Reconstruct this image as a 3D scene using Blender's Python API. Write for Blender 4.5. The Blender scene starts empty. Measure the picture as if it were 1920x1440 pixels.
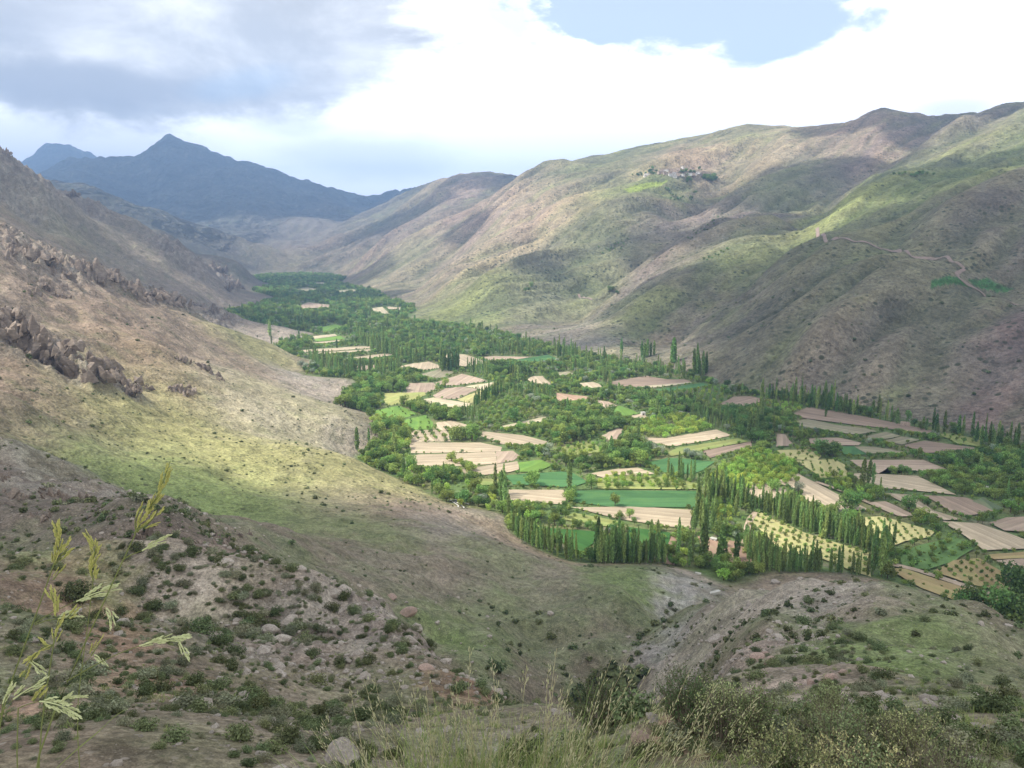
import bpy, bmesh, math, random
import numpy as np
from mathutils import Vector, Matrix, Quaternion

# ------------------------------------------------------------------ camera, world, sun, exposure
SC = bpy.context.scene
COL = SC.collection
RNG = np.random.default_rng(7)
random.seed(7)
R = math.radians

H_CAM = 120.0                 # metres above the valley floor
FPX = 1507.0                  # focal length in pixels of the 1920 px wide photograph
PITCH = math.atan((720 - 430) / FPX)

cam_d = bpy.data.cameras.new('camera')
cam_d.sensor_width = 36.0
cam_d.lens = FPX / 1920 * 36.0
cam_d.clip_start = 0.05
cam_d.clip_end = 60000.0
cam = bpy.data.objects.new('camera', cam_d)
COL.objects.link(cam)
cam.location = (0, 0, H_CAM)
cam.rotation_euler = (math.pi / 2 - PITCH, 0, 0)
SC.camera = cam

SUN = Vector((-0.60, -0.10, 0.79)).normalized()      # towards the sun
sun_el = math.asin(SUN.z)
sun_az = math.atan2(SUN.x, SUN.y)

sun_d = bpy.data.lights.new('sun', 'SUN')
sun_d.energy = 4.9
sun_d.angle = R(0.53)
sun_d.color = (1.0, 0.95, 0.87)
sun = bpy.data.objects.new('sun', sun_d)
COL.objects.link(sun)
sun.rotation_euler = SUN.to_track_quat('Z', 'Y').to_euler()
sun.location = (-500, 200, 3500)

SC.view_settings.view_transform = 'Standard'
SC.view_settings.look = 'None'
SC.view_settings.exposure = 0.42
SC.view_settings.gamma = 1.0
SC.view_settings.use_curve_mapping = False
SC.render.engine = 'CYCLES'
cy = SC.cycles
cy.max_bounces = 6
cy.diffuse_bounces = 2
cy.glossy_bounces = 1
cy.transmission_bounces = 3
cy.transparent_max_bounces = 12
cy.volume_bounces = 0
cy.use_adaptive_sampling = True
cy.adaptive_threshold = 0.01
try:
    cy.use_denoising = True
    cy.denoiser = 'OPENIMAGEDENOISE'
    cy.denoising_prefilter = 'ACCURATE'
except Exception:
    pass


def ray_t(u, v):
    """pixel of the 1920x1440 photograph -> azimuth and tangent of the elevation of its line of sight"""
    cx = (np.asarray(u, float) - 960) / FPX
    cyy = (720 - np.asarray(v, float)) / FPX
    x = cx
    y = math.cos(PITCH) + cyy * math.sin(PITCH)
    z = -math.sin(PITCH) + cyy * math.cos(PITCH)
    h = np.hypot(x, y)
    return np.arctan2(x, y), z / h


# ---- the sky: Nishita blue, with a broken layer of cloud over it
world = bpy.data.worlds.new('World')
SC.world = world
world.use_nodes = True
wt = world.node_tree
wt.nodes.clear()


class NB:
    """small helper to write node trees as expressions"""
    def __init__(self, tree):
        self.t = tree

    def n(self, typ, **kw):
        nd = self.t.nodes.new(typ)
        for k, v in kw.items():
            setattr(nd, k, v)
        return nd

    def link(self, a, b):
        self.t.links.new(a, b)

    def put(self, sock, v):
        if v is None:
            return
        if hasattr(v, 'is_output'):
            self.t.links.new(v, sock)
        else:
            sock.default_value = v

    def m(self, op, a, b=None, c=None, clamp=False):
        nd = self.n('ShaderNodeMath', operation=op)
        nd.use_clamp = clamp
        self.put(nd.inputs[0], a)
        self.put(nd.inputs[1], b)
        if c is not None:
            self.put(nd.inputs[2], c)
        return nd.outputs[0]

    def vm(self, op, a, b=None, scale=None):
        nd = self.n('ShaderNodeVectorMath', operation=op)
        self.put(nd.inputs[0], a)
        self.put(nd.inputs[1], b)
        if scale is not None:
            self.put(nd.inputs['Scale'], scale)
        return nd.outputs['Value'] if op in ('DOT_PRODUCT', 'LENGTH') else nd.outputs[0]

    def ss(self, x, lo, hi, a=0.0, b=1.0):
        nd = self.n('ShaderNodeMapRange', interpolation_type='SMOOTHSTEP')
        self.put(nd.inputs['Value'], x)
        self.put(nd.inputs['From Min'], lo)
        self.put(nd.inputs['From Max'], hi)
        self.put(nd.inputs['To Min'], a)
        self.put(nd.inputs['To Max'], b)
        return nd.outputs['Result']

    def noise(self, vec, scale, detail=4.0, rough=0.55, dist=0.0, out=0):
        nd = self.n('ShaderNodeTexNoise')
        if vec is not None:
            self.link(vec, nd.inputs['Vector'])
        nd.inputs['Scale'].default_value = scale
        nd.inputs['Detail'].default_value = detail
        nd.inputs['Roughness'].default_value = rough
        nd.inputs['Distortion'].default_value = dist
        return nd.outputs[out]

    def mix(self, f, a, b, blend='MIX'):
        nd = self.n('ShaderNodeMix', data_type='RGBA', blend_type=blend)
        self.put(nd.inputs[0], f)
        self.put(nd.inputs[6], a if hasattr(a, 'is_output') or len(a) == 4 else (*a, 1))
        self.put(nd.inputs[7], b if hasattr(b, 'is_output') or len(b) == 4 else (*b, 1))
        return nd.outputs[2]


W = NB(wt)
tc = W.n('ShaderNodeTexCoord')
sep = W.n('ShaderNodeSeparateXYZ')
W.link(tc.outputs['Generated'], sep.inputs[0])
AZ = W.m('ARCTAN2', sep.outputs[0], sep.outputs[1])
EL = W.m('ARCSINE', sep.outputs[2])
dirv = tc.outputs['Generated']
flat = W.vm('MULTIPLY', dirv, (1.0, 1.0, 2.2))
n_big = W.noise(flat, 5.0, 8.0, 0.6, 0.3)
n_fine = W.noise(flat, 17.0, 7.0, 0.6, 0.2)
n_soft = W.noise(flat, 2.6, 5.0, 0.5, 0.4)
nz = W.m('ADD', W.m('MULTIPLY', n_big, 0.65), W.m('MULTIPLY', n_fine, 0.35))


def blob(u, v, ru, rv, rot=0.0, nv=None, amp=0.9):
    """distance field of an ellipse in azimuth and elevation: 0 at its centre, 1 on its edge, ragged by noise"""
    a0, t0 = ray_t(u, v)
    a0 = float(a0)
    e0 = math.atan(float(t0))
    ra, re = ru / FPX, rv / FPX
    da = W.m('SUBTRACT', AZ, a0)
    de = W.m('SUBTRACT', EL, e0)
    c, s = math.cos(R(rot)), math.sin(R(rot))
    p = W.m('ADD', W.m('MULTIPLY', da, c / ra), W.m('MULTIPLY', de, s / ra))
    q = W.m('ADD', W.m('MULTIPLY', da, -s / re), W.m('MULTIPLY', de, c / re))
    d = W.m('SQRT', W.m('ADD', W.m('MULTIPLY', p, p), W.m('MULTIPLY', q, q)))
    if amp:
        d = W.m('ADD', d, W.m('MULTIPLY', W.m('SUBTRACT', nv, 0.5), amp))
    return d


def maxof(xs):
    r = xs[0]
    for x in xs[1:]:
        r = W.m('MAXIMUM', r, x)
    return r


holes = [W.ss(blob(1330, -42, 330, 116, 0, nz, 2.4), 1.2, 0.84),
         W.ss(blob(1470, 60, 120, 50, 15, nz, 1.8), 1.16, 0.86),
         W.ss(blob(1110, 10, 90, 60, -20, nz, 2.2), 1.1, 0.9),
         W.ss(blob(955, 25, 60, 40, -40, nz, 3.0), 1.3, 0.5, 0.0, 0.6),
         W.ss(blob(455, 158, 80, 22, 12, nz, 2.6), 1.5, 0.3, 0.0, 0.45)]
n_out = W.noise(flat, 1.7, 6.0, 0.6, 0.2)
out_hole = W.m('MULTIPLY', W.ss(n_out, 0.52, 0.60), W.ss(EL, 0.30, 0.42))
hole = maxof(holes + [out_hole])

grey = W.ss(blob(130, 12, 610, 170, -2, nz, 1.1), 1.06, 0.80)
belly = W.ss(blob(150, 158, 290, 46, -1, nz, 1.4), 1.2, 0.3)
belly2 = W.ss(blob(40, 20, 150, 70, 10, nz, 1.2), 1.3, 0.2)
wisps = maxof([W.ss(blob(690, 290, 190, 45, -4, nz, 1.8), 1.3, 0.3),
               W.ss(blob(540, 235, 90, 28, -4, nz, 1.8), 1.3, 0.3),
               W.ss(blob(70, 265, 260, 40, 0, nz, 1.5), 1.4, 0.4),
               W.ss(blob(1790, 205, 60, 18, 0, nz, 1.2), 1.3, 0.3)])
streak = W.ss(W.m('ADD', W.m('MULTIPLY', n_big, .6), W.m('MULTIPLY', n_soft, .4)), 0.40, 0.62)

cl = W.mix(W.m('MULTIPLY', wisps, 0.55), (1.7, 1.7, 1.7), (0.92, 0.95, 1.06))
cl = W.mix(grey, cl, W.mix(streak, (0.56, 0.57, 0.59), (1.08, 1.07, 1.06)))
cl = W.mix(W.m('MULTIPLY', W.m('MAXIMUM', belly, W.m('MULTIPLY', belly2, 0.7)), 0.9), cl, (0.44, 0.46, 0.51))
# beyond the frame the cloud deck goes on as white and grey masses
over = W.ss(EL, 0.34, 0.6)
cl = W.mix(W.m('MULTIPLY', over, W.ss(n_soft, 0.36, 0.60)), cl, (0.50, 0.53, 0.60))

sky = W.n('ShaderNodeTexSky')
sky.sky_type = 'NISHITA'
sky.sun_disc = False
sky.sun_elevation = sun_el
sky.sun_rotation = sun_az
sky.altitude = 1500
sky.air_density = 1.0
sky.dust_density = 1.2
bg_sky = W.n('ShaderNodeBackground')
W.link(sky.outputs[0], bg_sky.inputs['Color'])
bg_sky.inputs['Strength'].default_value = 0.15
bg_cl = W.n('ShaderNodeBackground')
W.link(cl, bg_cl.inputs['Color'])
bg_cl.inputs['Strength'].default_value = 1.0
mixs = W.n('ShaderNodeMixShader')
# thin cloud leaves a milky veil even in the gaps; under the horizon there is only dim ground
W.link(W.m('SUBTRACT', 1.0, W.m('MULTIPLY', hole, 0.76)), mixs.inputs[0])
W.link(bg_sky.outputs[0], mixs.inputs[1])
W.link(bg_cl.outputs[0], mixs.inputs[2])
bg_gr = W.n('ShaderNodeBackground')
bg_gr.inputs['Color'].default_value = (0.20, 0.19, 0.14, 1)
mix2 = W.n('ShaderNodeMixShader')
W.link(W.ss(EL, -0.09, -0.03), mix2.inputs[0])
W.link(bg_gr.outputs[0], mix2.inputs[1])
W.link(mixs.outputs[0], mix2.inputs[2])
wo = W.n('ShaderNodeOutputWorld')
W.link(mix2.outputs[0], wo.inputs['Surface'])


# ------------------------------------------------------------------ general helpers
def mesh_np(name, v, f, smooth=False):
    """mesh from a vertex array (N,3) and a face array (M,3) or (M,4)"""
    v = np.asarray(v, np.float32)
    f = np.asarray(f, np.int32)
    me = bpy.data.meshes.new(name)
    k = f.shape[1]
    me.vertices.add(len(v))
    me.vertices.foreach_set('co', v.ravel())
    me.loops.add(f.size)
    me.loops.foreach_set('vertex_index', f.ravel())
    me.polygons.add(len(f))
    me.polygons.foreach_set('loop_start', np.arange(0, f.size, k, dtype=np.int32))
    me.polygons.foreach_set('use_smooth', np.full(len(f), smooth))
    me.update(calc_edges=True)
    return me


def add(name, me, mat=None, parent=None, loc=None):
    o = bpy.data.objects.new(name, me)
    COL.objects.link(o)
    if mat is not None and me is not None:
        if not me.materials:
            me.materials.append(mat)
    if parent is not None:
        o.parent = parent
    if loc is not None:
        o.location = loc
    return o


def tag(o, label=None, cat=None, group=None, kind=None):
    if label:
        o['label'] = label
    if cat:
        o['category'] = cat
    if group:
        o['group'] = group
    if kind:
        o['kind'] = kind
    return o


def empty(name, loc=(0, 0, 0), rz=0.0):
    o = bpy.data.objects.new(name, None)
    o.empty_display_size = 0.2
    COL.objects.link(o)
    o.location = loc
    o.rotation_euler = (0, 0, rz)
    return o


# ---- vectorised gradient noise
_P = np.random.default_rng(11).permutation(4096).astype(np.int64)
_A = np.random.default_rng(12).uniform(0, 2 * np.pi, 4096)
_GX, _GY = np.cos(_A), np.sin(_A)


def perlin(x, y, seed=0):
    x = np.asarray(x, float) + seed * 37.17
    y = np.asarray(y, float) + seed * 91.73
    xi = np.floor(x).astype(np.int64)
    yi = np.floor(y).astype(np.int64)
    xf, yf = x - xi, y - yi
    u = xf * xf * xf * (xf * (xf * 6 - 15) + 10)
    v = yf * yf * yf * (yf * (yf * 6 - 15) + 10)

    def g(ix, iy, dx, dy):
        h = _P[(_P[ix & 4095] + iy) & 4095]
        return _GX[h] * dx + _GY[h] * dy
    a = g(xi, yi, xf, yf)
    b = g(xi + 1, yi, xf - 1, yf)
    c = g(xi, yi + 1, xf, yf - 1)
    d = g(xi + 1, yi + 1, xf - 1, yf - 1)
    return (a + u * (b - a) + v * (c - a + u * (a - b - c + d))) * 1.4


def fbm(x, y, octv=4, seed=0, gain=0.5, lac=2.03):
    s, a, f = 0.0, 1.0, 1.0
    for i in range(octv):
        s = s + a * perlin(x * f, y * f, seed + i)
        a *= gain
        f *= lac
    return s


def billow(x, y, octv=3, seed=0, gain=0.45, lac=2.1):
    s, a, f = 0.0, 1.0, 1.0
    for i in range(octv):
        s = s + a * (np.abs(perlin(x * f, y * f, seed + i)) * 2 - 0.55)
        a *= gain
        f *= lac
    return s


def sstep(x, lo, hi):
    t = np.clip((np.asarray(x, float) - lo) / (hi - lo), 0, 1)
    return t * t * (3 - 2 * t)


def inside(poly, x, y):
    """points in polygon, vectorised"""
    p = np.asarray(poly, float)
    x, y = np.asarray(x, float), np.asarray(y, float)
    r = np.zeros(x.shape, bool)
    j = len(p) - 1
    for i in range(len(p)):
        xi, yi, xj, yj = p[i, 0], p[i, 1], p[j, 0], p[j, 1]
        c = ((yi > y) != (yj > y)) & (x < (xj - xi) * (y - yi) / (yj - yi + 1e-12) + xi)
        r ^= c
        j = i
    return r
# ------------------------------------------------------------------ the terrain
# Control points: where a spot seen in the photograph lies: (u, v, distance) - its height follows from the line of sight.
CTRL = """
0 840 170;-300 900 150;-300 600 380;-300 300 800;-300 1200 50;-500 700 260;-500 1000 90
150 1400 22;350 1330 30;300 1200 55;330 1062 80;640 1108 86;740 1122 88;790 1187 78;815 1242 68;880 1292 56;960 1322 47;1050 1348 40;700 1300 46;800 1350 38;640 1200 66
830 1172 152;900 1232 137;960 1272 126;1050 1292 114;1130 1295 104;1180 1272 116;1200 1200 165;1150 1150 195;950 1182 168;1000 1152 184;1260 1130 205;1280 1090 240;1250 1062 268
1150 1110 210;950 1110 215;700 1040 205;700 990 250;700 940 290;700 900 335;650 800 450;650 852 385;640 762 520;500 900 315;500 840 370;560 960 268;850 1000 255;850 1060 220;1000 1040 262;900 1152 178
300 870 300;100 862 290;100 905 150;300 955 140;430 1003 130;0 1000 115;100 1030 100;0 1150 65;200 1120 75;450 1040 105;500 1060 95;620 1090 90
0 800 300;0 750 325;0 700 350;0 620 400;0 580 430;0 500 520;0 432 600;150 720 380;150 650 430;150 560 560;150 492 700;300 740 420;300 640 530;300 562 760;420 600 955;420 572 985;430 680 580;500 640 760;520 690 640;520 612 950;400 800 400;250 800 360
0 268 1300;100 332 1400;200 410 1500;300 448 1650;400 498 1800;455 540 1600;50 420 1000;150 450 1150;250 500 1250;350 550 1250;0 350 1120
215 292 5000;318 260 5000;420 292 5000;540 326 4600;640 353 4300;690 368 3900;120 322 4800;480 470 2600;400 420 3200;300 380 3700;550 440 3000;600 400 3300;690 402 3300;560 498 2330;650 450 2700
50 289 7500;85 268 7500;130 270 7500;185 291 7500;10 280 7500
1150 600 900;1100 540 1100;1000 560 1100;900 560 1150;900 500 1450;800 500 1700;750 450 2100;800 400 2400;850 327 2700;780 353 3300;730 380 3200
1020 332 2000;1000 315 2700;1150 287 2550;1300 257 2450;1400 234 2250;1480 236 2150;1535 233 2500;1600 222 2350;1650 200 2100;1740 216 2080;1850 206 2100;1920 191 2000
1000 400 1650;950 450 1650;1050 460 1400;1150 360 1700;1260 328 1800;1200 400 1450;1200 480 1180;1300 400 1500;1350 320 1800;1400 270 2000;1650 270 1750;1560 330 1600;1450 400 1250;1350 480 1000;1300 560 870;1450 560 800;1500 650 640;1600 600 680;1600 450 880;1600 520 770;1700 380 1150;1720 335 1250;1720 300 1500;1850 280 1500;1850 360 1050;1800 520 760;1800 450 860;1850 650 660;1700 700 615;1900 720 610;1900 560 780
2200 500 720;2200 300 1300;2300 160 1900;2200 700 560;2600 500 500
1560 1086 150;1450 1096 155;1350 1122 165;1700 1101 150;1800 1151 135;1920 1192 125;2200 1300 100;1560 1180 97;1700 1180 100;1800 1250 66;1900 1300 46;1400 1180 115;1300 1205 122;1340 1160 150;1400 1250 76;1500 1230 80;1255 1240 114;1300 1300 50;1350 1330 30;1600 1330 26;1250 1340 17;1500 1300 36;1700 1260 61;2200 1400 25
"""
# foot of the hills: spots on the rim of the flat valley floor (their distance follows from the floor itself)
FOOT = """
440 620;520 668;560 702;650 712;640 762;690 840;662 862;730 895;850 952;950 975;970 1012;1080 1060;1250 1066;490 517;560 513;650 522;430 585;470 545
680 541;780 578;770 602;870 612;1000 642;1120 668;1250 693;1330 712;1500 748;1580 763;1650 778;1720 793;1790 807;1860 821;1920 833;2050 858;2300 905
1350 1100;1450 1078;1560 1078;1640 1090;1700 1107;1780 1143;1850 1172;1920 1198;2200 1275
"""
FLOOR = """
600 640;700 625;600 560;650 560;560 540;750 700;800 800;900 900;1000 700;1100 800;1200 900;1300 800;1400 900;1500 850;1600 950;1700 850;1800 950;1900 900;1900 1050;1750 1050;1500 1040;1300 1010;1100 1000;1000 985;760 640;2200 1000;1800 850;1880 870;1720 825;1980 890;1640 805;1560 790;850 860;780 880
"""
XYZ = """
0 68 66;0 95 52;-3.4 74 65;-3.4 100 50;-6.1 88 60;-6.1 115 47;-7.2 97 59;-9.2 105 60;-9.2 130 47;-13.2 105 64;-13.2 135 50;3.8 58 74;3.8 85 57;7 45 84;7 70 66;-17 105 68;-17 140 52
-60 0.2 118.5;-30 0.2 118.5;0 0.2 118.5;30 0.2 118.5;60 0.2 118.5;-60 0.45 118.5;-30 0.45 118.5;0 0.45 118.5;30 0.45 118.5;60 0.45 118.5
-60 0.8 118.4;-30 0.8 118.4;0 0.8 118.4;30 0.8 118.4;60 0.8 118.4
-60 2 117.7;-30 2 117.8;0 2 117.8;30 2 117.8;60 2 117.8
-60 3.4 116.9;-30 3.4 117.0;0 3.4 117.05;30 3.4 117.1;60 3.4 117.1
-60 5.5 115.2;-30 5.5 115.3;0 5.5 115.3;30 5.5 115.6;60 5.5 115.8
-60 9 112.3;-30 9 112.0;0 9 112.2;30 9 113.2;60 9 113.6
-60 14 109;-30 14 107.6;0 14 108.4;30 14 110.6;60 14 111
0 22 104;-10 50 90;0 20 105.5
-16 135 46;-10 118 50;-22 200 52
-25 215 44;-30 230 45
12 210 12;20 205 14;27 200 8;33 182 12
-33 6000 500;5 6000 300;20 5000 450;33 5000 450;-10 9000 300;10 9000 420;33 9000 420;-33 9000 600;60 3000 420;-60 3000 420;60 9000 400;-60 9000 400;-12 6200 300
8 3500 300;25 3000 350;-33 2500 240;-28 2600 220;-20 2500 110
-60 1200 250;60 1200 300;-60 400 110;60 400 110;-60 150 80;60 150 70;60 60 95;60 30 106;-60 50 96
"""


def parse(t):
    return np.array([[float(q) for q in p.split()] for ln in t.strip().splitlines() for p in ln.split(';') if p.strip()])


_c = parse(CTRL)
_a, _t = ray_t(_c[:, 0], _c[:, 1])
pts = [np.c_[_a, np.log(_c[:, 2]), H_CAM + _c[:, 2] * _t]]
_c = parse(FOOT)
_a, _t = ray_t(_c[:, 0], _c[:, 1])
pts.append(np.c_[_a, np.log(-H_CAM / _t), 0 * _a])
_c = parse(FLOOR)
_a, _t = ray_t(_c[:, 0], _c[:, 1])
pts.append(np.c_[_a, np.log(-H_CAM / _t), 0 * _a - 9.0])
_c = parse(XYZ)
pts.append(np.c_[np.radians(_c[:, 0]), np.log(_c[:, 1]), _c[:, 2]])
PTS = np.concatenate(pts)


def _tps(d2):
    return 0.5 * d2 * np.log(d2 + 1e-12)


def _fit(P):
    n = len(P)
    d2 = (P[:, None, 0] - P[None, :, 0]) ** 2 + (P[:, None, 1] - P[None, :, 1]) ** 2
    K = _tps(d2) + np.eye(n) * 2e-4
    Q = np.c_[np.ones(n), P[:, 0], P[:, 1]]
    M = np.zeros((n + 3, n + 3))
    M[:n, :n] = K
    M[:n, n:] = Q
    M[n:, :n] = Q.T
    s = np.linalg.solve(M, np.r_[P[:, 2], 0, 0, 0])
    return s


_S = _fit(PTS)

# the fitted surface is tabulated once on a fine polar table and looked up bicubically (smooth normals)
TA = np.linspace(R(-72), R(72), 433)
TL = np.linspace(math.log(0.2), math.log(11000), 640)


def _table():
    ga, gl = np.meshgrid(TA, TL, indexing='ij')
    out = np.zeros(ga.size)
    A, L = ga.ravel(), gl.ravel()
    st = 20000
    for i in range(0, len(A), st):
        a, l = A[i:i + st, None], L[i:i + st, None]
        d2 = (a - PTS[None, :, 0]) ** 2 + (l - PTS[None, :, 1]) ** 2
        out[i:i + st] = _tps(d2) @ _S[:-3] + _S[-3] + _S[-2] * a[:, 0] + _S[-1] * l[:, 0]
    return out.reshape(ga.shape)


TZ = _table()


def raw(a, l):
    fa = np.clip((a - TA[0]) / (TA[1] - TA[0]), 1, len(TA) - 3.001)
    fl = np.clip((l - TL[0]) / (TL[1] - TL[0]), 1, len(TL) - 3.001)
    ia, il = fa.astype(int), fl.astype(int)
    u, v = fa - ia, fl - il

    def w(t):
        return (-0.5 * t + t * t - 0.5 * t ** 3, 1 - 2.5 * t * t + 1.5 * t ** 3,
                0.5 * t + 2 * t * t - 1.5 * t ** 3, -0.5 * t * t + 0.5 * t ** 3)
    wa, wl = w(u), w(v)
    z = 0
    for i in range(4):
        r = 0
        for j in range(4):
            r = r + wl[j] * TZ[ia + i - 1, il + j - 1]
        z = z + wa[i] * r
    return z


# azimuth of the valley's middle as a function of distance: tells the two sides apart
_ml = np.log([200, 300, 340, 400, 600, 1000, 2000, 2300, 3000, 6000])
_mu, _ = ray_t([2900, 2900, 1500, 1350, 950, 640, 575, 560, 640, 700], [720] * 10)

# rocky bands of the slope on the near side of the valley: lines through seen spots (u, v, distance, half width)
ROCKY = [[(-150, 560, 400, 26), (0, 600, 405, 24), (60, 640, 410, 24), (130, 680, 400, 20), (230, 712, 405, 12)],
         [(-150, 400, 600, 55), (0, 455, 590, 50), (80, 480, 620, 40), (150, 500, 690, 30), (240, 545, 720, 24), (320, 570, 770, 24), (400, 585, 930, 26), (425, 600, 960, 20)],
         [(0, 330, 1150, 60), (80, 320, 1380, 50), (180, 395, 1480, 40)],
         [(330, 520, 1400, 60), (410, 525, 1650, 60)],
         [(0, 880, 160, 22), (150, 900, 150, 18), (250, 950, 140, 12)],
         [(480, 1200, 62, 9), (540, 1240, 58, 9), (600, 1180, 72, 8)],
         [(700, 1160, 85, 6), (760, 1210, 80, 8), (790, 1260, 62, 8)]]


def _seg_d(x, y, a, b):
    ax, ay = a[:2]
    bx, by = b[:2]
    t = np.clip(((x - ax) * (bx - ax) + (y - ay) * (by - ay)) / ((bx - ax) ** 2 + (by - ay) ** 2 + 1e-9), 0, 1)
    d = np.hypot(x - ax - t * (bx - ax), y - ay - t * (by - ay))
    return d / (a[2] + t * (b[2] - a[2]))


def at(u, v, r):
    """world x, y of the spot on the line of sight through (u, v) at ground distance r"""
    a, _ = ray_t(u, v)
    return float(r * math.sin(a)), float(r * math.cos(a))


_RL = [[(*at(u, v, r), w) for u, v, r, w in ln] for ln in ROCKY]


def rocky(x, y):
    m = np.zeros(np.shape(x))
    for ln in _RL:
        for a, b in zip(ln[:-1], ln[1:]):
            cx, cy, rr = (a[0] + b[0]) / 2, (a[1] + b[1]) / 2, math.hypot(a[0] - b[0], a[1] - b[1]) / 2 + 2 * max(a[2], b[2])
            s = np.hypot(x - cx, y - cy) < rr
            if s.any():
                m[s] = np.maximum(m[s], 1 - sstep(_seg_d(x[s], y[s], a, b), 0.35, 1.25))
    return m


FEAT = [([(1400, 315, 1950), (1300, 395, 1520), (1235, 440, 1330), (1150, 500, 1180), (1090, 545, 1080), (1010, 590, 960)], -32, 60),
        ([(1560, 360, 1450), (1480, 440, 1080), (1390, 500, 960), (1290, 560, 870), (1200, 620, 810), (1130, 655, 780)], -30, 46),
        ([(1740, 235, 1950), (1640, 300, 1650), (1530, 350, 1450), (1440, 385, 1330)], -32, 75),
        ([(1640, 380, 1080), (1660, 430, 950), (1700, 480, 850)], -16, 42),
        ([(1020, 330, 2000), (960, 400, 1750), (880, 470, 1500), (800, 540, 1300)], 30, 80),
        ([(1250, 345, 1750), (1130, 420, 1450), (1020, 480, 1300), (900, 560, 1130)], 24, 65),
        ([(850, 327, 2700), (800, 400, 2350), (740, 470, 1950), (690, 530, 1720)], 8, 90),
        ([(930, 330, 2450), (880, 400, 2100), (820, 470, 1750), (740, 560, 1400)], -16, 75),
        ([(318, 258, 5000), (370, 330, 4300), (430, 420, 3300), (470, 480, 2600)], 12, 230), ([(318, 258, 5000), (318, 262, 4900)], 55, -330), ([(215, 290, 5000), (212, 296, 4900)], 20, -140), ([(85, 262, 7500), (90, 268, 7400)], 60, -200), ([(130, 264, 7500), (135, 268, 7400)], 55, -200), ([(1655, 196, 2100), (1645, 206, 2060)], 20, -110), ([(1020, 332, 2000), (1000, 345, 1930)], 22, 80)]
FEAT += [([(1262, 1125, 208), (1205, 1195, 165), (1180, 1265, 118), (1140, 1310, 90)], -6.5, 9), ([(1010, 1165, 178), (1090, 1215, 150), (1170, 1262, 120)], -4.0, 7),
         ([(400, 1035, 84), (520, 1065, 83), (650, 1092, 84)], -2.2, 13), ([(830, 1180, 150), (900, 1240, 134), (980, 1280, 122)], -3.5, 7), ([(1400, 1260, 72), (1330, 1265, 85), (1260, 1250, 105)], -2.5, 5)]
_FL = [([at(*p) for p in ln], d, w) for ln, d, w in FEAT]


_kf, _ = ray_t([400, 530], [420] * 2)


def regions(x, y):
    r = np.hypot(x, y) + 1e-9
    a, l = np.arctan2(x, y), np.log(r)
    side = sstep(a - np.interp(l, _ml, _mu), -0.03, 0.03)           # 0 near side, 1 far side of the valley
    fg = 1 - sstep(r, 215, 290)
    r0 = np.interp(a, _kf, [1950, 2900])
    far = sstep(r, r0, r0 * 1.25) * (1 - sstep(a, R(-4), R(4))) 
    return r, a, l, side, fg, far


SKYLINE = """
-200 18 7400;60 28 7400;85 18 7400;130 12 7400;185 18 5093;215 27 4983;260 36 4950;290 30 4980;318 18 4983;345 20 4983;380 13 4950;420 12 5000;460 5 4840;500 6 5000;540 16 4800;600 17 4700;640 26 4560;690 28 4400;730 10 4000
780 4 3078;815 -1 2904;850 5 2925;900 7 2759;1000 21 2006;1080 3 2196;1150 7 2253;1225 6 2414;1300 7 2273;1400 1 2302;1480 10 2293;1535 19 2177;1600 25 2104;1630 18 2095;1655 12 2104;1690 10 2122;1740 8 2113;1790 4 2187;1850 6 1947;1920 -3 2086
"""
_c = parse(SKYLINE)
_ka, _ = ray_t(_c[:, 0], _c[:, 0] * 0 + 260)
_kd, _kr = _c[:, 1], _c[:, 2]
_kb, _ = ray_t([-200, 0, 40, 130, 240, 400], [260] * 6)


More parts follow.
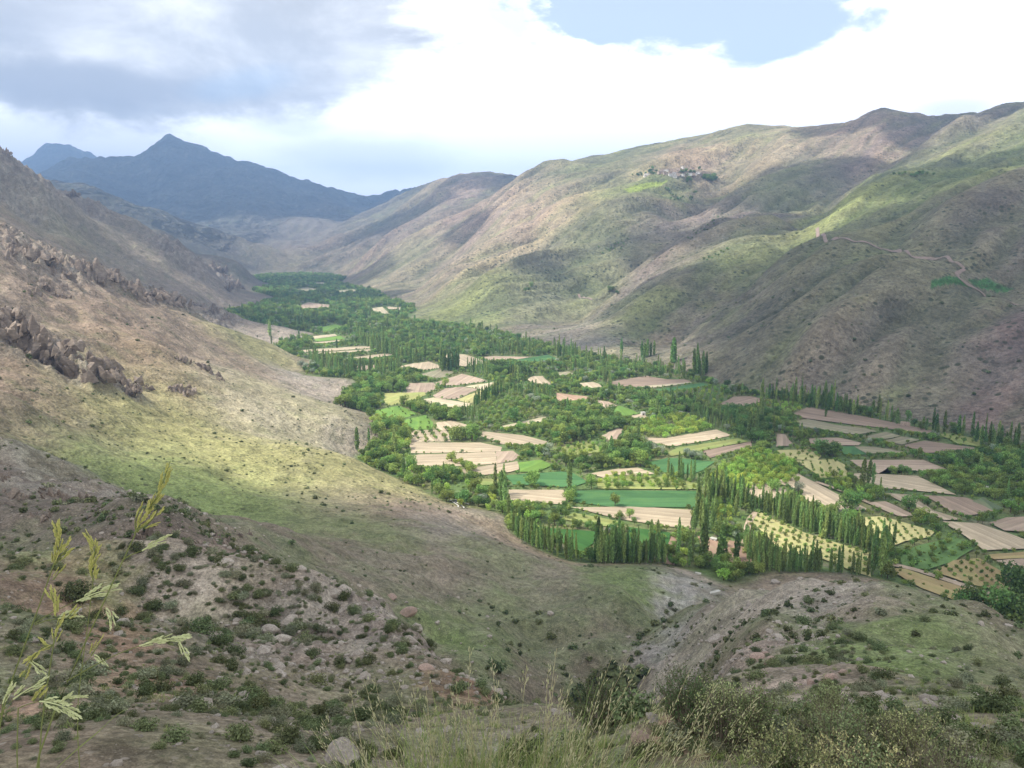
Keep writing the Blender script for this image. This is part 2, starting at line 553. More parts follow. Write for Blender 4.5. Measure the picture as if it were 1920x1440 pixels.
def height(x, y, want=False):
    """height of the ground at x, y (arrays)"""
    x, y = np.asarray(x, float), np.asarray(y, float)
    r, a, l, side, fg, far = regions(x, y)
    z = raw(a, l)
    up = sstep(z, 0.5, 26)
    up2 = sstep(z, 0.3, 8)
    # far side: gullies run straight down from the ridge to the floor
    s = x * 0.60 - y * 0.80
    t = x * 0.80 + y * 0.60
    wr = 26 * perlin(t / 260, s / 400, 3) + 9 * perlin(t / 70, s / 120, 4)
    g1 = np.abs(perlin((s + wr) / 190, t / 900, 21)) * 2 - 0.5
    g2 = np.abs(perlin((s + wr * 1.3) / 74, t / 420, 22)) * 2 - 0.5
    g3 = np.abs(perlin((s + wr * 1.2) / 27, t / 150, 23)) * 2 - 0.5
    am = 0.55 + 0.75 * sstep(perlin(x / 420, y / 420, 28), -0.5, 0.6)
    hr = g1 * (10 + 16 * sstep(r, 850, 1500)) * sstep(z, 2, 70) * am * (1 - 0.6 * sstep(z, 240, 380)) + g2 * 13.5 * am * (1 - 0.6 * sstep(z, 240, 380)) * sstep(z, 1, 40) + g3 * 4.6 * up * am + fbm(x / 40, y / 40, 3, 30) * 1.4 * up
    right = side * (1 - fg)
    kr = sstep(r, 300, 700)
    out = right * hr * (0.45 + 0.55 * kr)
    # near side: craggy spurs
    left = (1 - side) * (1 - fg) * (1 - far)
    hl = billow(x / 95, y / 95, 3, 41) * 7.5 * sstep(z, 8, 70) + fbm(x / 22, y / 22, 3, 51) * 1.1 * up2 \
        + billow(x / 330, y / 330, 2, 47) * 26 * sstep(r, 800, 1400) * up
    rk = rocky(x, y)
    out = out + left * hl
    rk = rk * np.maximum(1 - side, fg) * sstep(z, 3, 20)
    m_mid = sstep(r, 190, 260) * (1 - sstep(r, 900, 1200))
    m_far = sstep(r, 900, 1200)
    for sc, am, wt_ in ((4.5, .7, fg), (19.0, 10.5, m_mid), (46.0, 20.0, m_far)):
        c1 = (1 - np.abs(perlin(x / sc, y / sc, 61))) ** 2 - 0.45
        c2 = (1 - np.abs(perlin(x / sc * 2.7, y / sc * 2.7, 62))) ** 2 - 0.45
        c3 = np.abs(perlin(x / sc * 6.1, y / sc * 6.1, 63)) - 0.3
        out = out + rk * wt_ * am * (c1 * 1.0 + c2 * 0.42 + c3 * 0.18)
    # ravines and spurs of the far side
    for ln, dl, wd in _FL:
        d = np.full(x.shape, 1e9)
        for a_, b_ in zip(ln[:-1], ln[1:]):
            d = np.minimum(d, _seg_d(x, y, (a_[0], a_[1], 1.0), (b_[0], b_[1], 1.0)))
        d = d + 12 * perlin(x / 60, y / 60, 66)
        prof = np.exp(-(np.maximum(d, 0) / wd) ** 2) if wd > 0 else np.exp(np.maximum(d, 0) / wd)
        out = out + dl * prof * sstep(z, 2, 30)
    # far mountains
    hm = billow(x / 600, y / 600, 4, 71, 0.5) * 42 + fbm(x / 70, y / 70, 3, 77) * 9
    out = out + far * hm * sstep(z, 20, 250)
    # foreground hills
    rel = np.clip(r / 60, 0.02, 1)
    f1 = billow(x / 34, y / 34, 3, 81) * 2.6 * sstep(r, 25, 90)
    f2 = fbm(x / 7.5, y / 7.5, 3, 85) * 0.42 * sstep(r, 4, 40)
    f3 = fbm(x / 1.6, y / 1.6, 3, 88) * 0.12 * (0.25 + rel)
    out = out + fg * (f1 + f2 + f3) * up2
    z2 = z + out
    # the skyline: heights trimmed to the ridge line that the photograph shows
    rs = np.interp(a, _ka, _kr)
    z2 = z2 - np.interp(a, _kb, [15, 24, 22, 12, 0, 0]) / FPX * r * sstep(r, 700, 1200) * (1 - sstep(r, 1800, 2500)) * sstep(z, 20, 80)
    z2 = z2 - np.interp(a, _ka, _kd) / FPX * r * sstep(r, .55 * rs, .95 * rs) * sstep(z, 20, 80)
    k = 1.6
    zz = np.where(z2 > 40, z2, k * np.log1p(np.exp(np.clip(z2 / k, -30, 30))))
    zz = np.where(z < -2.5, 0.0, zz * sstep(z, -2.5, 0.6))
    if want:
        return zz, z, dict(r=r, a=a, side=side, fg=fg, far=far, g1=g1, g2=g2, g3=g3, rk=rk, s=s, t=t, left=left, right=right)
    return zz


def see(u, v, rmin=6.0, rmax=9500.0):
    """first spot of the ground on the line of sight through each pixel: x, y, z, distance"""
    u, v = np.atleast_1d(np.asarray(u, float)), np.atleast_1d(np.asarray(v, float))
    a, t = ray_t(u, v)
    rs = np.exp(np.linspace(math.log(rmin), math.log(rmax), 1100))
    X, Y = np.sin(a)[:, None] * rs, np.cos(a)[:, None] * rs
    Z = height(X.ravel(), Y.ravel()).reshape(X.shape)
    under = Z > H_CAM + t[:, None] * rs
    i = np.where(under.any(1), under.argmax(1), len(rs) - 1)
    i0 = np.maximum(i - 1, 0)
    n = np.arange(len(u))
    d0 = (H_CAM + t * rs[i0]) - Z[n, i0]
    d1 = Z[n, i] - (H_CAM + t * rs[i])
    w = d0 / (d0 + d1 + 1e-9)
    r = rs[i0] + np.clip(w, 0, 1) * (rs[i] - rs[i0])
    x, y = np.sin(a) * r, np.cos(a) * r
    return x, y, height(x, y), r


def floor_xy(u, v):
    a, t = ray_t(u, v)
    r = H_CAM / np.maximum(-t, 0.02)
    return np.sin(a) * r, np.cos(a) * r


# ---- polar mesh of the ground: fine where the camera sees it close, coarse far away
az = np.concatenate([np.radians(np.linspace(-66, -36.2, 45)), np.radians(np.linspace(-36, 36, 860)), np.radians(np.linspace(36.2, 66, 45))])
rr = [np.exp(np.linspace(math.log(a), math.log(b), n, endpoint=False)) for a, b, n in
      ((0.45, 8, 60), (8, 30, 90), (30, 120, 190), (120, 320, 190), (320, 1300, 290), (1300, 2700, 170), (2700, 5600, 100), (5600, 9000, 26))]
rr = np.concatenate(rr + [[9000.0]])
GA, GR = np.meshgrid(az, rr, indexing='ij')
GX, GY = (np.sin(GA) * GR), (np.cos(GA) * GR)
GZ, GRAW, INF = height(GX.ravel(), GY.ravel(), True)
GZ = GZ.reshape(GX.shape)
# ------------------------------------------------------------------ what colour the ground itself has
# seen soils and swards: u, v, kind, size
HINTS = """
60 800 brown .05;30 720 brown .06;150 600 tan .06;250 640 rust .04;330 690 tan .05;420 700 pale .03;200 560 tan .05;320 600 tan .05;60 560 rock .05;60 500 tan .05;330 560 rock .03
250 760 yell .05;400 800 yell .06;330 830 yell .05;500 850 yell .06;560 880 yell .05;480 760 pale .035;550 740 pale .03;600 730 pale .025;620 820 pale .03;580 760 yell .03;470 720 yell .03
530 650 pale .03;470 640 yell .03;560 700 stone .02;500 790 pale .025;440 780 pale .02;640 830 pale .015;660 900 yell .03;740 905 yell .03
100 862 gras .03;160 872 gras .05;230 885 gras .04;300 900 gras .05;380 915 gras .04;450 930 gras .05;520 955 gras .03;640 985 gras .025;600 945 dust .04;560 975 gras .035;700 1000 gras .03;760 1005 gras .025;880 1030 gras .02;960 1060 gras .02;740 960 brown .04;820 985 stone .03;650 930 dust .03
40 920 dark .05;150 940 dark .05;250 980 dark .04;350 990 dark .04;450 1030 brown .05;600 1010 brown .04;750 1060 dust .05;900 1070 dust .05;1000 1090 dust .04;820 1040 brown .03
60 1080 brown .03;150 1130 rust .04;60 1050 gras .02;200 1090 gras .02;220 1190 rust .025;310 1085 pale .025;360 1085 pale .025;420 1060 pale .02;450 1130 dust .04;550 1150 dust .04;640 1110 stone .025;600 1130 pale .02;700 1140 stone .02;520 1200 stone .02;780 1200 stone .015
700 1180 stone .04;800 1220 soil .04;600 1260 soil .05;450 1250 soil .05;40 1400 brown .05;150 1425 brown .04;280 1430 soil .04;60 1330 rust .03;300 1290 rust .04;200 1330 soil .05;400 1380 soil .05;700 1350 soil .05;880 1290 rust .03;930 1310 rust .02;850 1180 gras .03;950 1130 gras .03
1080 1120 sage .03;1180 1110 gras .025;1160 1080 gras .03;1200 1140 sage .02;1280 1100 grav .02;1275 1130 grav .015;1240 1160 grav .012;1300 1075 pale .015;1000 1180 sage .03
1450 1130 pale .03;1550 1120 stone .03;1640 1130 pink .025;1380 1170 pale .03;1300 1220 pale .03;1420 1220 pink .03;1250 1230 grav .02;1330 1190 sage .02;1500 1170 sage .02
1700 1120 sage .03;1750 1180 gras .05;1600 1220 gras .05;1700 1250 gras .05;1850 1260 sage .05;1880 1210 dust .03;1550 1310 pink .04;1450 1290 pink .03;1650 1340 dust .04;1850 1350 soil .05;1300 1390 rust .02;1250 1370 rust .015
1000 400 tanl .05;950 430 pinkl .04;1050 390 pinkl .03;880 480 tanl .05;1100 380 green .035;1180 350 green .03;1120 460 green .035;1050 520 mauve .04;960 540 green .04;880 580 green .03;1000 610 mauve .03;1100 620 pale .03;1080 560 green .03
1200 430 mauve .04;1300 450 mauve .05;1330 410 mauve .04;1240 340 green .02;1180 590 green .025;1230 580 green .02;1250 640 red .012;1320 620 mauve .05;1400 560 mauve .05;1500 600 mauve .05;1600 680 mauve .05;1700 640 mauve .06;1800 700 mauve .05;1850 770 red .018;1890 610 red .015
1450 480 green .04;1380 510 green .03;1560 470 olive .05;1660 420 olive .05;1700 350 green .05;1800 300 green .05;1800 400 mauve .04;1600 330 mauve .04;1780 490 olive .05;1870 450 mauve .04;1650 540 olive .05;1520 540 olive .04;1420 640 olive .04;1730 730 olive .03
1400 270 tanl .04;1300 300 tanl .03;1560 250 tanl .04;1640 275 pinkl .03;1590 250 pinkl .02;1480 280 tanl .03;1300 310 pinkl .02;1250 300 tanl .03;1650 220 mauve .03;1800 230 mauve .04;1450 310 mauve .03;1550 300 mauve .03;1480 330 green .03;1350 245 olive .03;1400 240 olive .02
1200 290 olive .03;1050 320 olive .03;1100 300 olive .03;850 350 pinkl .03;800 370 tanl .03;780 430 mauve .04;860 410 pinkl .03;760 470 green .03;720 520 tanl .03;700 490 pinkl .04;620 470 red .04;560 480 olive .03;590 505 olive .02;650 505 olive .02;690 430 olive .04;600 420 mauve .04;540 420 mauve .04
60 380 gras .03;100 400 yell .02;120 440 tan .04;50 430 tan .05;250 470 dust .05;350 540 rock .05;400 540 rock .03;200 440 dust .04;30 300 rock .05;120 360 dark .04
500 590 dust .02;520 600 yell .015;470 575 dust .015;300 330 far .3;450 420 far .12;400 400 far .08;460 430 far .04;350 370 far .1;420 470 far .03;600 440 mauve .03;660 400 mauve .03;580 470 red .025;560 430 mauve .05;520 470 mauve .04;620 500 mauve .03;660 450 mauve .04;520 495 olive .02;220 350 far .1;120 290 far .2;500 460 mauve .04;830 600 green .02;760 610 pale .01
"""
PAL = dict(brown=(.18, .13, .10), tan=(.245, .185, .132), rust=(.26, .165, .110), pale=(.37, .315, .250), rock=(.20, .16, .13), yell=(.315, .30, .125),
           gras=(.135, .185, .060), dust=(.215, .185, .132), dark=(.130, .103, .085), soil=(.185, .152, .108), stone=(.31, .275, .225), sage=(.15, .158, .085),
           grav=(.32, .30, .265), pink=(.32, .245, .205), tanl=(.345, .275, .175), pinkl=(.36, .245, .195), green=(.190, .215, .080), mauve=(.190, .156, .130),
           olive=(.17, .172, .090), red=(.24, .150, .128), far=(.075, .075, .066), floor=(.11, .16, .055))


def _hints():
    rows = [p.split() for ln in HINTS.strip().splitlines() for p in ln.split(';') if p.strip()]
    u = np.array([float(p[0]) for p in rows])
    v = np.array([float(p[1]) for p in rows])
    x, y, z, r = see(u, v, 10.0)
    c = np.array([PAL[p[2]] for p in rows])
    s = np.array([float(p[3]) for p in rows])
    return np.arctan2(x, y), np.log(r), c, s


def albedo(X, Y, I, Z):
    ha, hl, hc, hs = _hints()
    a, l = I['a'], np.log(I['r'])
    r = I['r']
    wob = 0.016 + 0.010 * I['fg']
    aw = a + wob * perlin(a * 38, l * 38, 101) + wob * 0.5 * perlin(a * 95, l * 95, 103)
    lw = l + wob * 2 * perlin(a * 38, l * 38, 102) + wob * perlin(a * 95, l * 95, 104)
    num = np.zeros((len(a), 3))
    den = np.zeros(len(a))
    for i in range(len(ha)):
        s = hs[i] * 1.5
        sel = np.where((np.abs(aw - ha[i]) < 2.6 * s) & (np.abs(lw - hl[i]) < 5.2 * s))[0]
        if not len(sel):
            continue
        w = np.exp(-(((aw[sel] - ha[i]) / s) ** 2 + ((lw[sel] - hl[i]) / (2.0 * s)) ** 2))
        num[sel] += w[:, None] * hc[i]
        den[sel] += w
    P = {k: np.array(v) for k, v in PAL.items()}

    def mixc(c1, c2, f):
        return c1 + (c2 - c1) * f[:, None]
    sd, fg, far = I['side'], I['fg'], I['far']
    nb = fbm(X / 170, Y / 170, 4, 111)
    nst = fbm(I['s'] / 62, I['t'] / 330, 4, 113)
    cr = mixc(P['olive'], P['mauve'], sstep(nst + 0.7 * nb, -0.15, 0.65))
    cr = mixc(cr, P['green'], sstep(-nst + 0.5 * nb + 0.25 * I['g2'], 0.35, 1.0) * 0.8)
    n2 = fbm(X / 55, Y / 55, 4, 115)
    cl = mixc(P['tan'], P['dust'], sstep(n2, -0.3, 0.5))
    cf = mixc(P['soil'], P['sage'], sstep(fbm(X / 14, Y / 14, 4, 117), -0.45, 0.45))
    base = cl * (1 - sd)[:, None] + cr * sd[:, None]
    base = base * (1 - fg)[:, None] + cf * fg[:, None]
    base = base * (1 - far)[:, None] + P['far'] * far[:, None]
    c = (base * 0.28 + num) / (0.28 + den)[:, None]
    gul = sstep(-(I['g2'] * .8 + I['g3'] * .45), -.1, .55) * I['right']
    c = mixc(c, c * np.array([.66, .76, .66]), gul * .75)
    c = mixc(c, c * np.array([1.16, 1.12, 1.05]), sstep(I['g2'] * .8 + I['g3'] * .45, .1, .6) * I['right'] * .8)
    # streaks and patches of sward over soil, at several sizes
    k = sstep(nst, -0.9, 0.9) * I['right']
    c = mixc(c, c * np.array([0.80, 0.82, 0.86]), sstep(nst + 0.4 * n2, 0.0, 0.9) * I['right'])
    c = mixc(c, c * 0.5 + P['green'] * 0.62, sstep(-nst + 0.6 * n2, 0.3, 1.1) * I['right'] * 0.65)
    f2 = fbm(X / 9, Y / 9, 4, 121)
    f3 = fbm(X / 28, Y / 28, 4, 123)
    near = 1 - sd * (1 - fg)
    c = mixc(c, c * 0.45 + P['yell'] * 0.35, sstep(f3, 0.15, 0.9) * near * (1 - fg) * 0.3)
    c = mixc(c, c * 0.55 + P['pale'] * 0.45, sstep(f3 * 0.6 + f2 * 0.6, 0.25, 0.95) * near * 0.42)
    c = mixc(c, c * 0.62 + P['gras'] * 0.25, sstep(-f2 - 0.4 * f3, 0.1, 0.8) * near * 0.7)
    rk = np.clip(I['rk'] * 1.2, 0, 1)
    rc = mixc(P['rock'], P['stone'], sstep(fbm(X / 5, Y / 5, 3, 125), -0.4, 0.6))
    c = mixc(c, rc * 0.85, rk * 0.75)
    # valley floor
    fl = 1 - sstep(GRAW, -1.5, 1.2)
    cfl = mixc(P['floor'], np.array((.17, .175, .075)), sstep(fbm(X / 26, Y / 26, 4, 131), -0.2, 0.7))
    cfl = mixc(cfl, P['dust'], sstep(fbm(X / 13, Y / 13, 3, 133), 0.45, 0.9) * 0.7)
    cfl = mixc(cfl, P['olive'] * .9, sstep(r, 1900, 2150))
    c = mixc(c, cfl, fl)
    return np.clip(c, 0.02, 0.8)


def poly_on_ground(pix):
    u = np.array([p[0] for p in pix], float)
    v = np.array([p[1] for p in pix], float)
    x, y, z, r = see(u, v)
    return np.c_[x, y]


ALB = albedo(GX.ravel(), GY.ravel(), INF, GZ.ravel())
# two strips of young wheat on the far hillside
for pg in ([(1745, 527), (1800, 521), (1812, 535), (1830, 543), (1745, 541)], [(1812, 523), (1850, 521), (1885, 535), (1905, 541), (1855, 543), (1825, 534)]):
    ALB[inside(poly_on_ground(pg), GX.ravel(), GY.ravel())] = (.06, .14, .045)
for pg, cc in (([(1170, 355), (1230, 341), (1255, 336), (1240, 350), (1180, 362)], (.24, .29, .07)),):
    ALB[inside(poly_on_ground(pg), GX.ravel(), GY.ravel())] = cc


# ------------------------------------------------------------------ materials
def mat_new(name):
    m = bpy.data.materials.new(name)
    m.use_nodes = True
    m.node_tree.nodes.clear()
    return m, NB(m.node_tree)


def finish(N, bsdf):
    o = N.n('ShaderNodeOutputMaterial')
    N.link(bsdf, o.inputs['Surface'])


def principled(N, col, rough=0.9, normal=None, spec=0.25):
    b = N.n('ShaderNodeBsdfPrincipled')
    N.put(b.inputs['Base Color'], col if hasattr(col, 'is_output') or len(col) == 4 else (*col, 1))
    N.put(b.inputs['Roughness'], rough)
    b.inputs['Specular IOR Level'].default_value = spec
    if normal is not None:
        N.link(normal, b.inputs['Normal'])
    return b.outputs[0]


def bump(N, h, strength, dist):
    b = N.n('ShaderNodeBump')
    b.inputs['Strength'].default_value = strength
    b.inputs['Distance'].default_value = dist
    N.link(h, b.inputs['Height'])
    return b.outputs[0]


def ground_mat(name, scales, bd, speck=None, var=0.35):
    """soil and sward: the ground's own colour with grain, stones and tussocks at several sizes"""
    m, N = mat_new(name)
    at_ = N.n('ShaderNodeAttribute', attribute_name='soil')
    geo = N.n('ShaderNodeNewGeometry')
    p = geo.outputs['Position']
    c = at_.outputs['Color']
    hs = None
    for i, (s, w) in enumerate(scales):
        n = N.noise(p, s, 5.0, 0.62)
        f = N.ss(n, 0.28, 0.72, 1 - w, 1 + w)
        c = N.vm('SCALE', c, None, scale=f)
        h = N.m('MULTIPLY', n, 1.0 / s)
        hs = h if hs is None else N.m('ADD', hs, h)
    if speck:
        for s, thr, colr, amt in speck:
            v = N.n('ShaderNodeTexVoronoi')
            N.link(p, v.inputs['Vector'])
            v.inputs['Scale'].default_value = s
            sp = N.m('MULTIPLY', N.ss(v.outputs['Distance'], thr, thr * 0.55), N.ss(N.noise(p, s * 0.23, 2.0), 0.42, 0.58))
            c = N.mix(N.m('MULTIPLY', sp, amt), c, colr)
    finish(N, principled(N, c, 0.95, bump(N, hs, 0.55, bd), 0.1))
    return m


M_FLOOR = ground_mat('valley_soil', [(0.05, .15), (0.35, .25), (1.6, .2)], 0.5)
M_RIGHT = ground_mat('hill_sward', [(0.012, .16), (0.06, .24), (0.3, .3), (1.2, .2)], 0.9, [(0.13, 0.34, (.045, .055, .028), 0.85), (0.30, 0.32, (.06, .055, .04), .7), (0.55, 0.22, (.36, .31, .27), .35)])
M_LEFT = ground_mat('slope_soil', [(0.03, .15), (0.15, .24), (0.8, .3), (2.4, .22)], 0.6, [(0.24, 0.24, (.055, .06, .03), 0.85), (0.5, 0.28, (.07, .07, .04), 0.7), (0.9, 0.24, (.36, .31, .25), .35)])
M_FORE = ground_mat('stony_soil', [(0.12, .2), (0.7, .34), (3.5, .38), (16.0, .32)], 0.35, [(1.6, 0.26, (.38, .33, .27), .5), (2.7, 0.30, (.085, .09, .045), .7), (6.0, 0.25, (.36, .32, .26), .45), (17.0, .25, (.33, .29, .23), .4)])
M_FAR = ground_mat('mountain_rock', [(0.002, .2), (0.009, .25), (0.04, .25)], 4.0)


def terrain_objects():
    nr, nc = GX.shape
    idx = np.arange(nr * nc).reshape(nr, nc)
    quads = np.stack([idx[:-1, :-1], idx[1:, :-1], idx[1:, 1:], idx[:-1, 1:]], -1).reshape(-1, 4)
    V = np.stack([GX, GY, GZ], -1)
    dA, dR_ = np.gradient(V, axis=0), np.gradient(V, axis=1)
    Nn = np.cross(dR_, dA)
    Nn /= np.linalg.norm(Nn, axis=-1, keepdims=True) + 1e-12
    Nn *= np.sign(Nn[..., 2:3] + 1e-9)
    V, Nn = V.reshape(-1, 3), Nn.reshape(-1, 3)
    fm = quads.min(1)
    r, fr, a = INF['r'][fm], GRAW[fm], INF['a'][fm]
    reg = np.where(INF['side'][fm] > 0.5, 1, 2)
    reg[r < 250] = 3
    reg[(fr < 0.0) & (r > 200)] = 0
    reg[(r > 2300) & (INF['far'][fm] > 0.3)] = 4
    reg[(r > 6300) & (INF['far'][fm] > 0.3)] = 5
    for k, (nm, mt) in enumerate((('valley_floor', M_FLOOR), ('far_hillside', M_RIGHT), ('rocky_hillside', M_LEFT), ('foreground_hill', M_FORE), ('mountain', M_FAR), ('distant_mountain', M_FAR))):
        q = quads[reg == k]
        used, inv = np.unique(q, return_inverse=True)
        f = inv.reshape(-1, 4)
        me = mesh_np(nm, V[used], f, True)
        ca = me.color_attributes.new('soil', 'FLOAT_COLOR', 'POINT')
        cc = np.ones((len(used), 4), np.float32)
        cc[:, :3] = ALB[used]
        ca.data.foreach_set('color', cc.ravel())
        me.normals_split_custom_set_from_vertices(Nn[used].astype(np.float32).tolist())
        tag(add(nm, me, mt), kind='structure')


terrain_objects()
# ------------------------------------------------------------------ fields, lanes
def crop(x0, y0, s):
    return lambda *p: [(x0 + a / s, y0 + b / s) for a, b in p]


A_ = crop(440, 580, 4.8)
B_ = crop(740, 640, 6.0)
C_ = crop(1040, 640, 4.8)
D_ = crop(1460, 760, 4.174)
E_ = crop(900, 800, 3.692)
F_ = crop(1400, 880, 3.692)
G_ = crop(440, 500, 4.8)
HH_ = crop(1400, 660, 3.692)
K_ = crop(1640, 1030, 6.857)
P_ = crop(0, 0, 1.0)

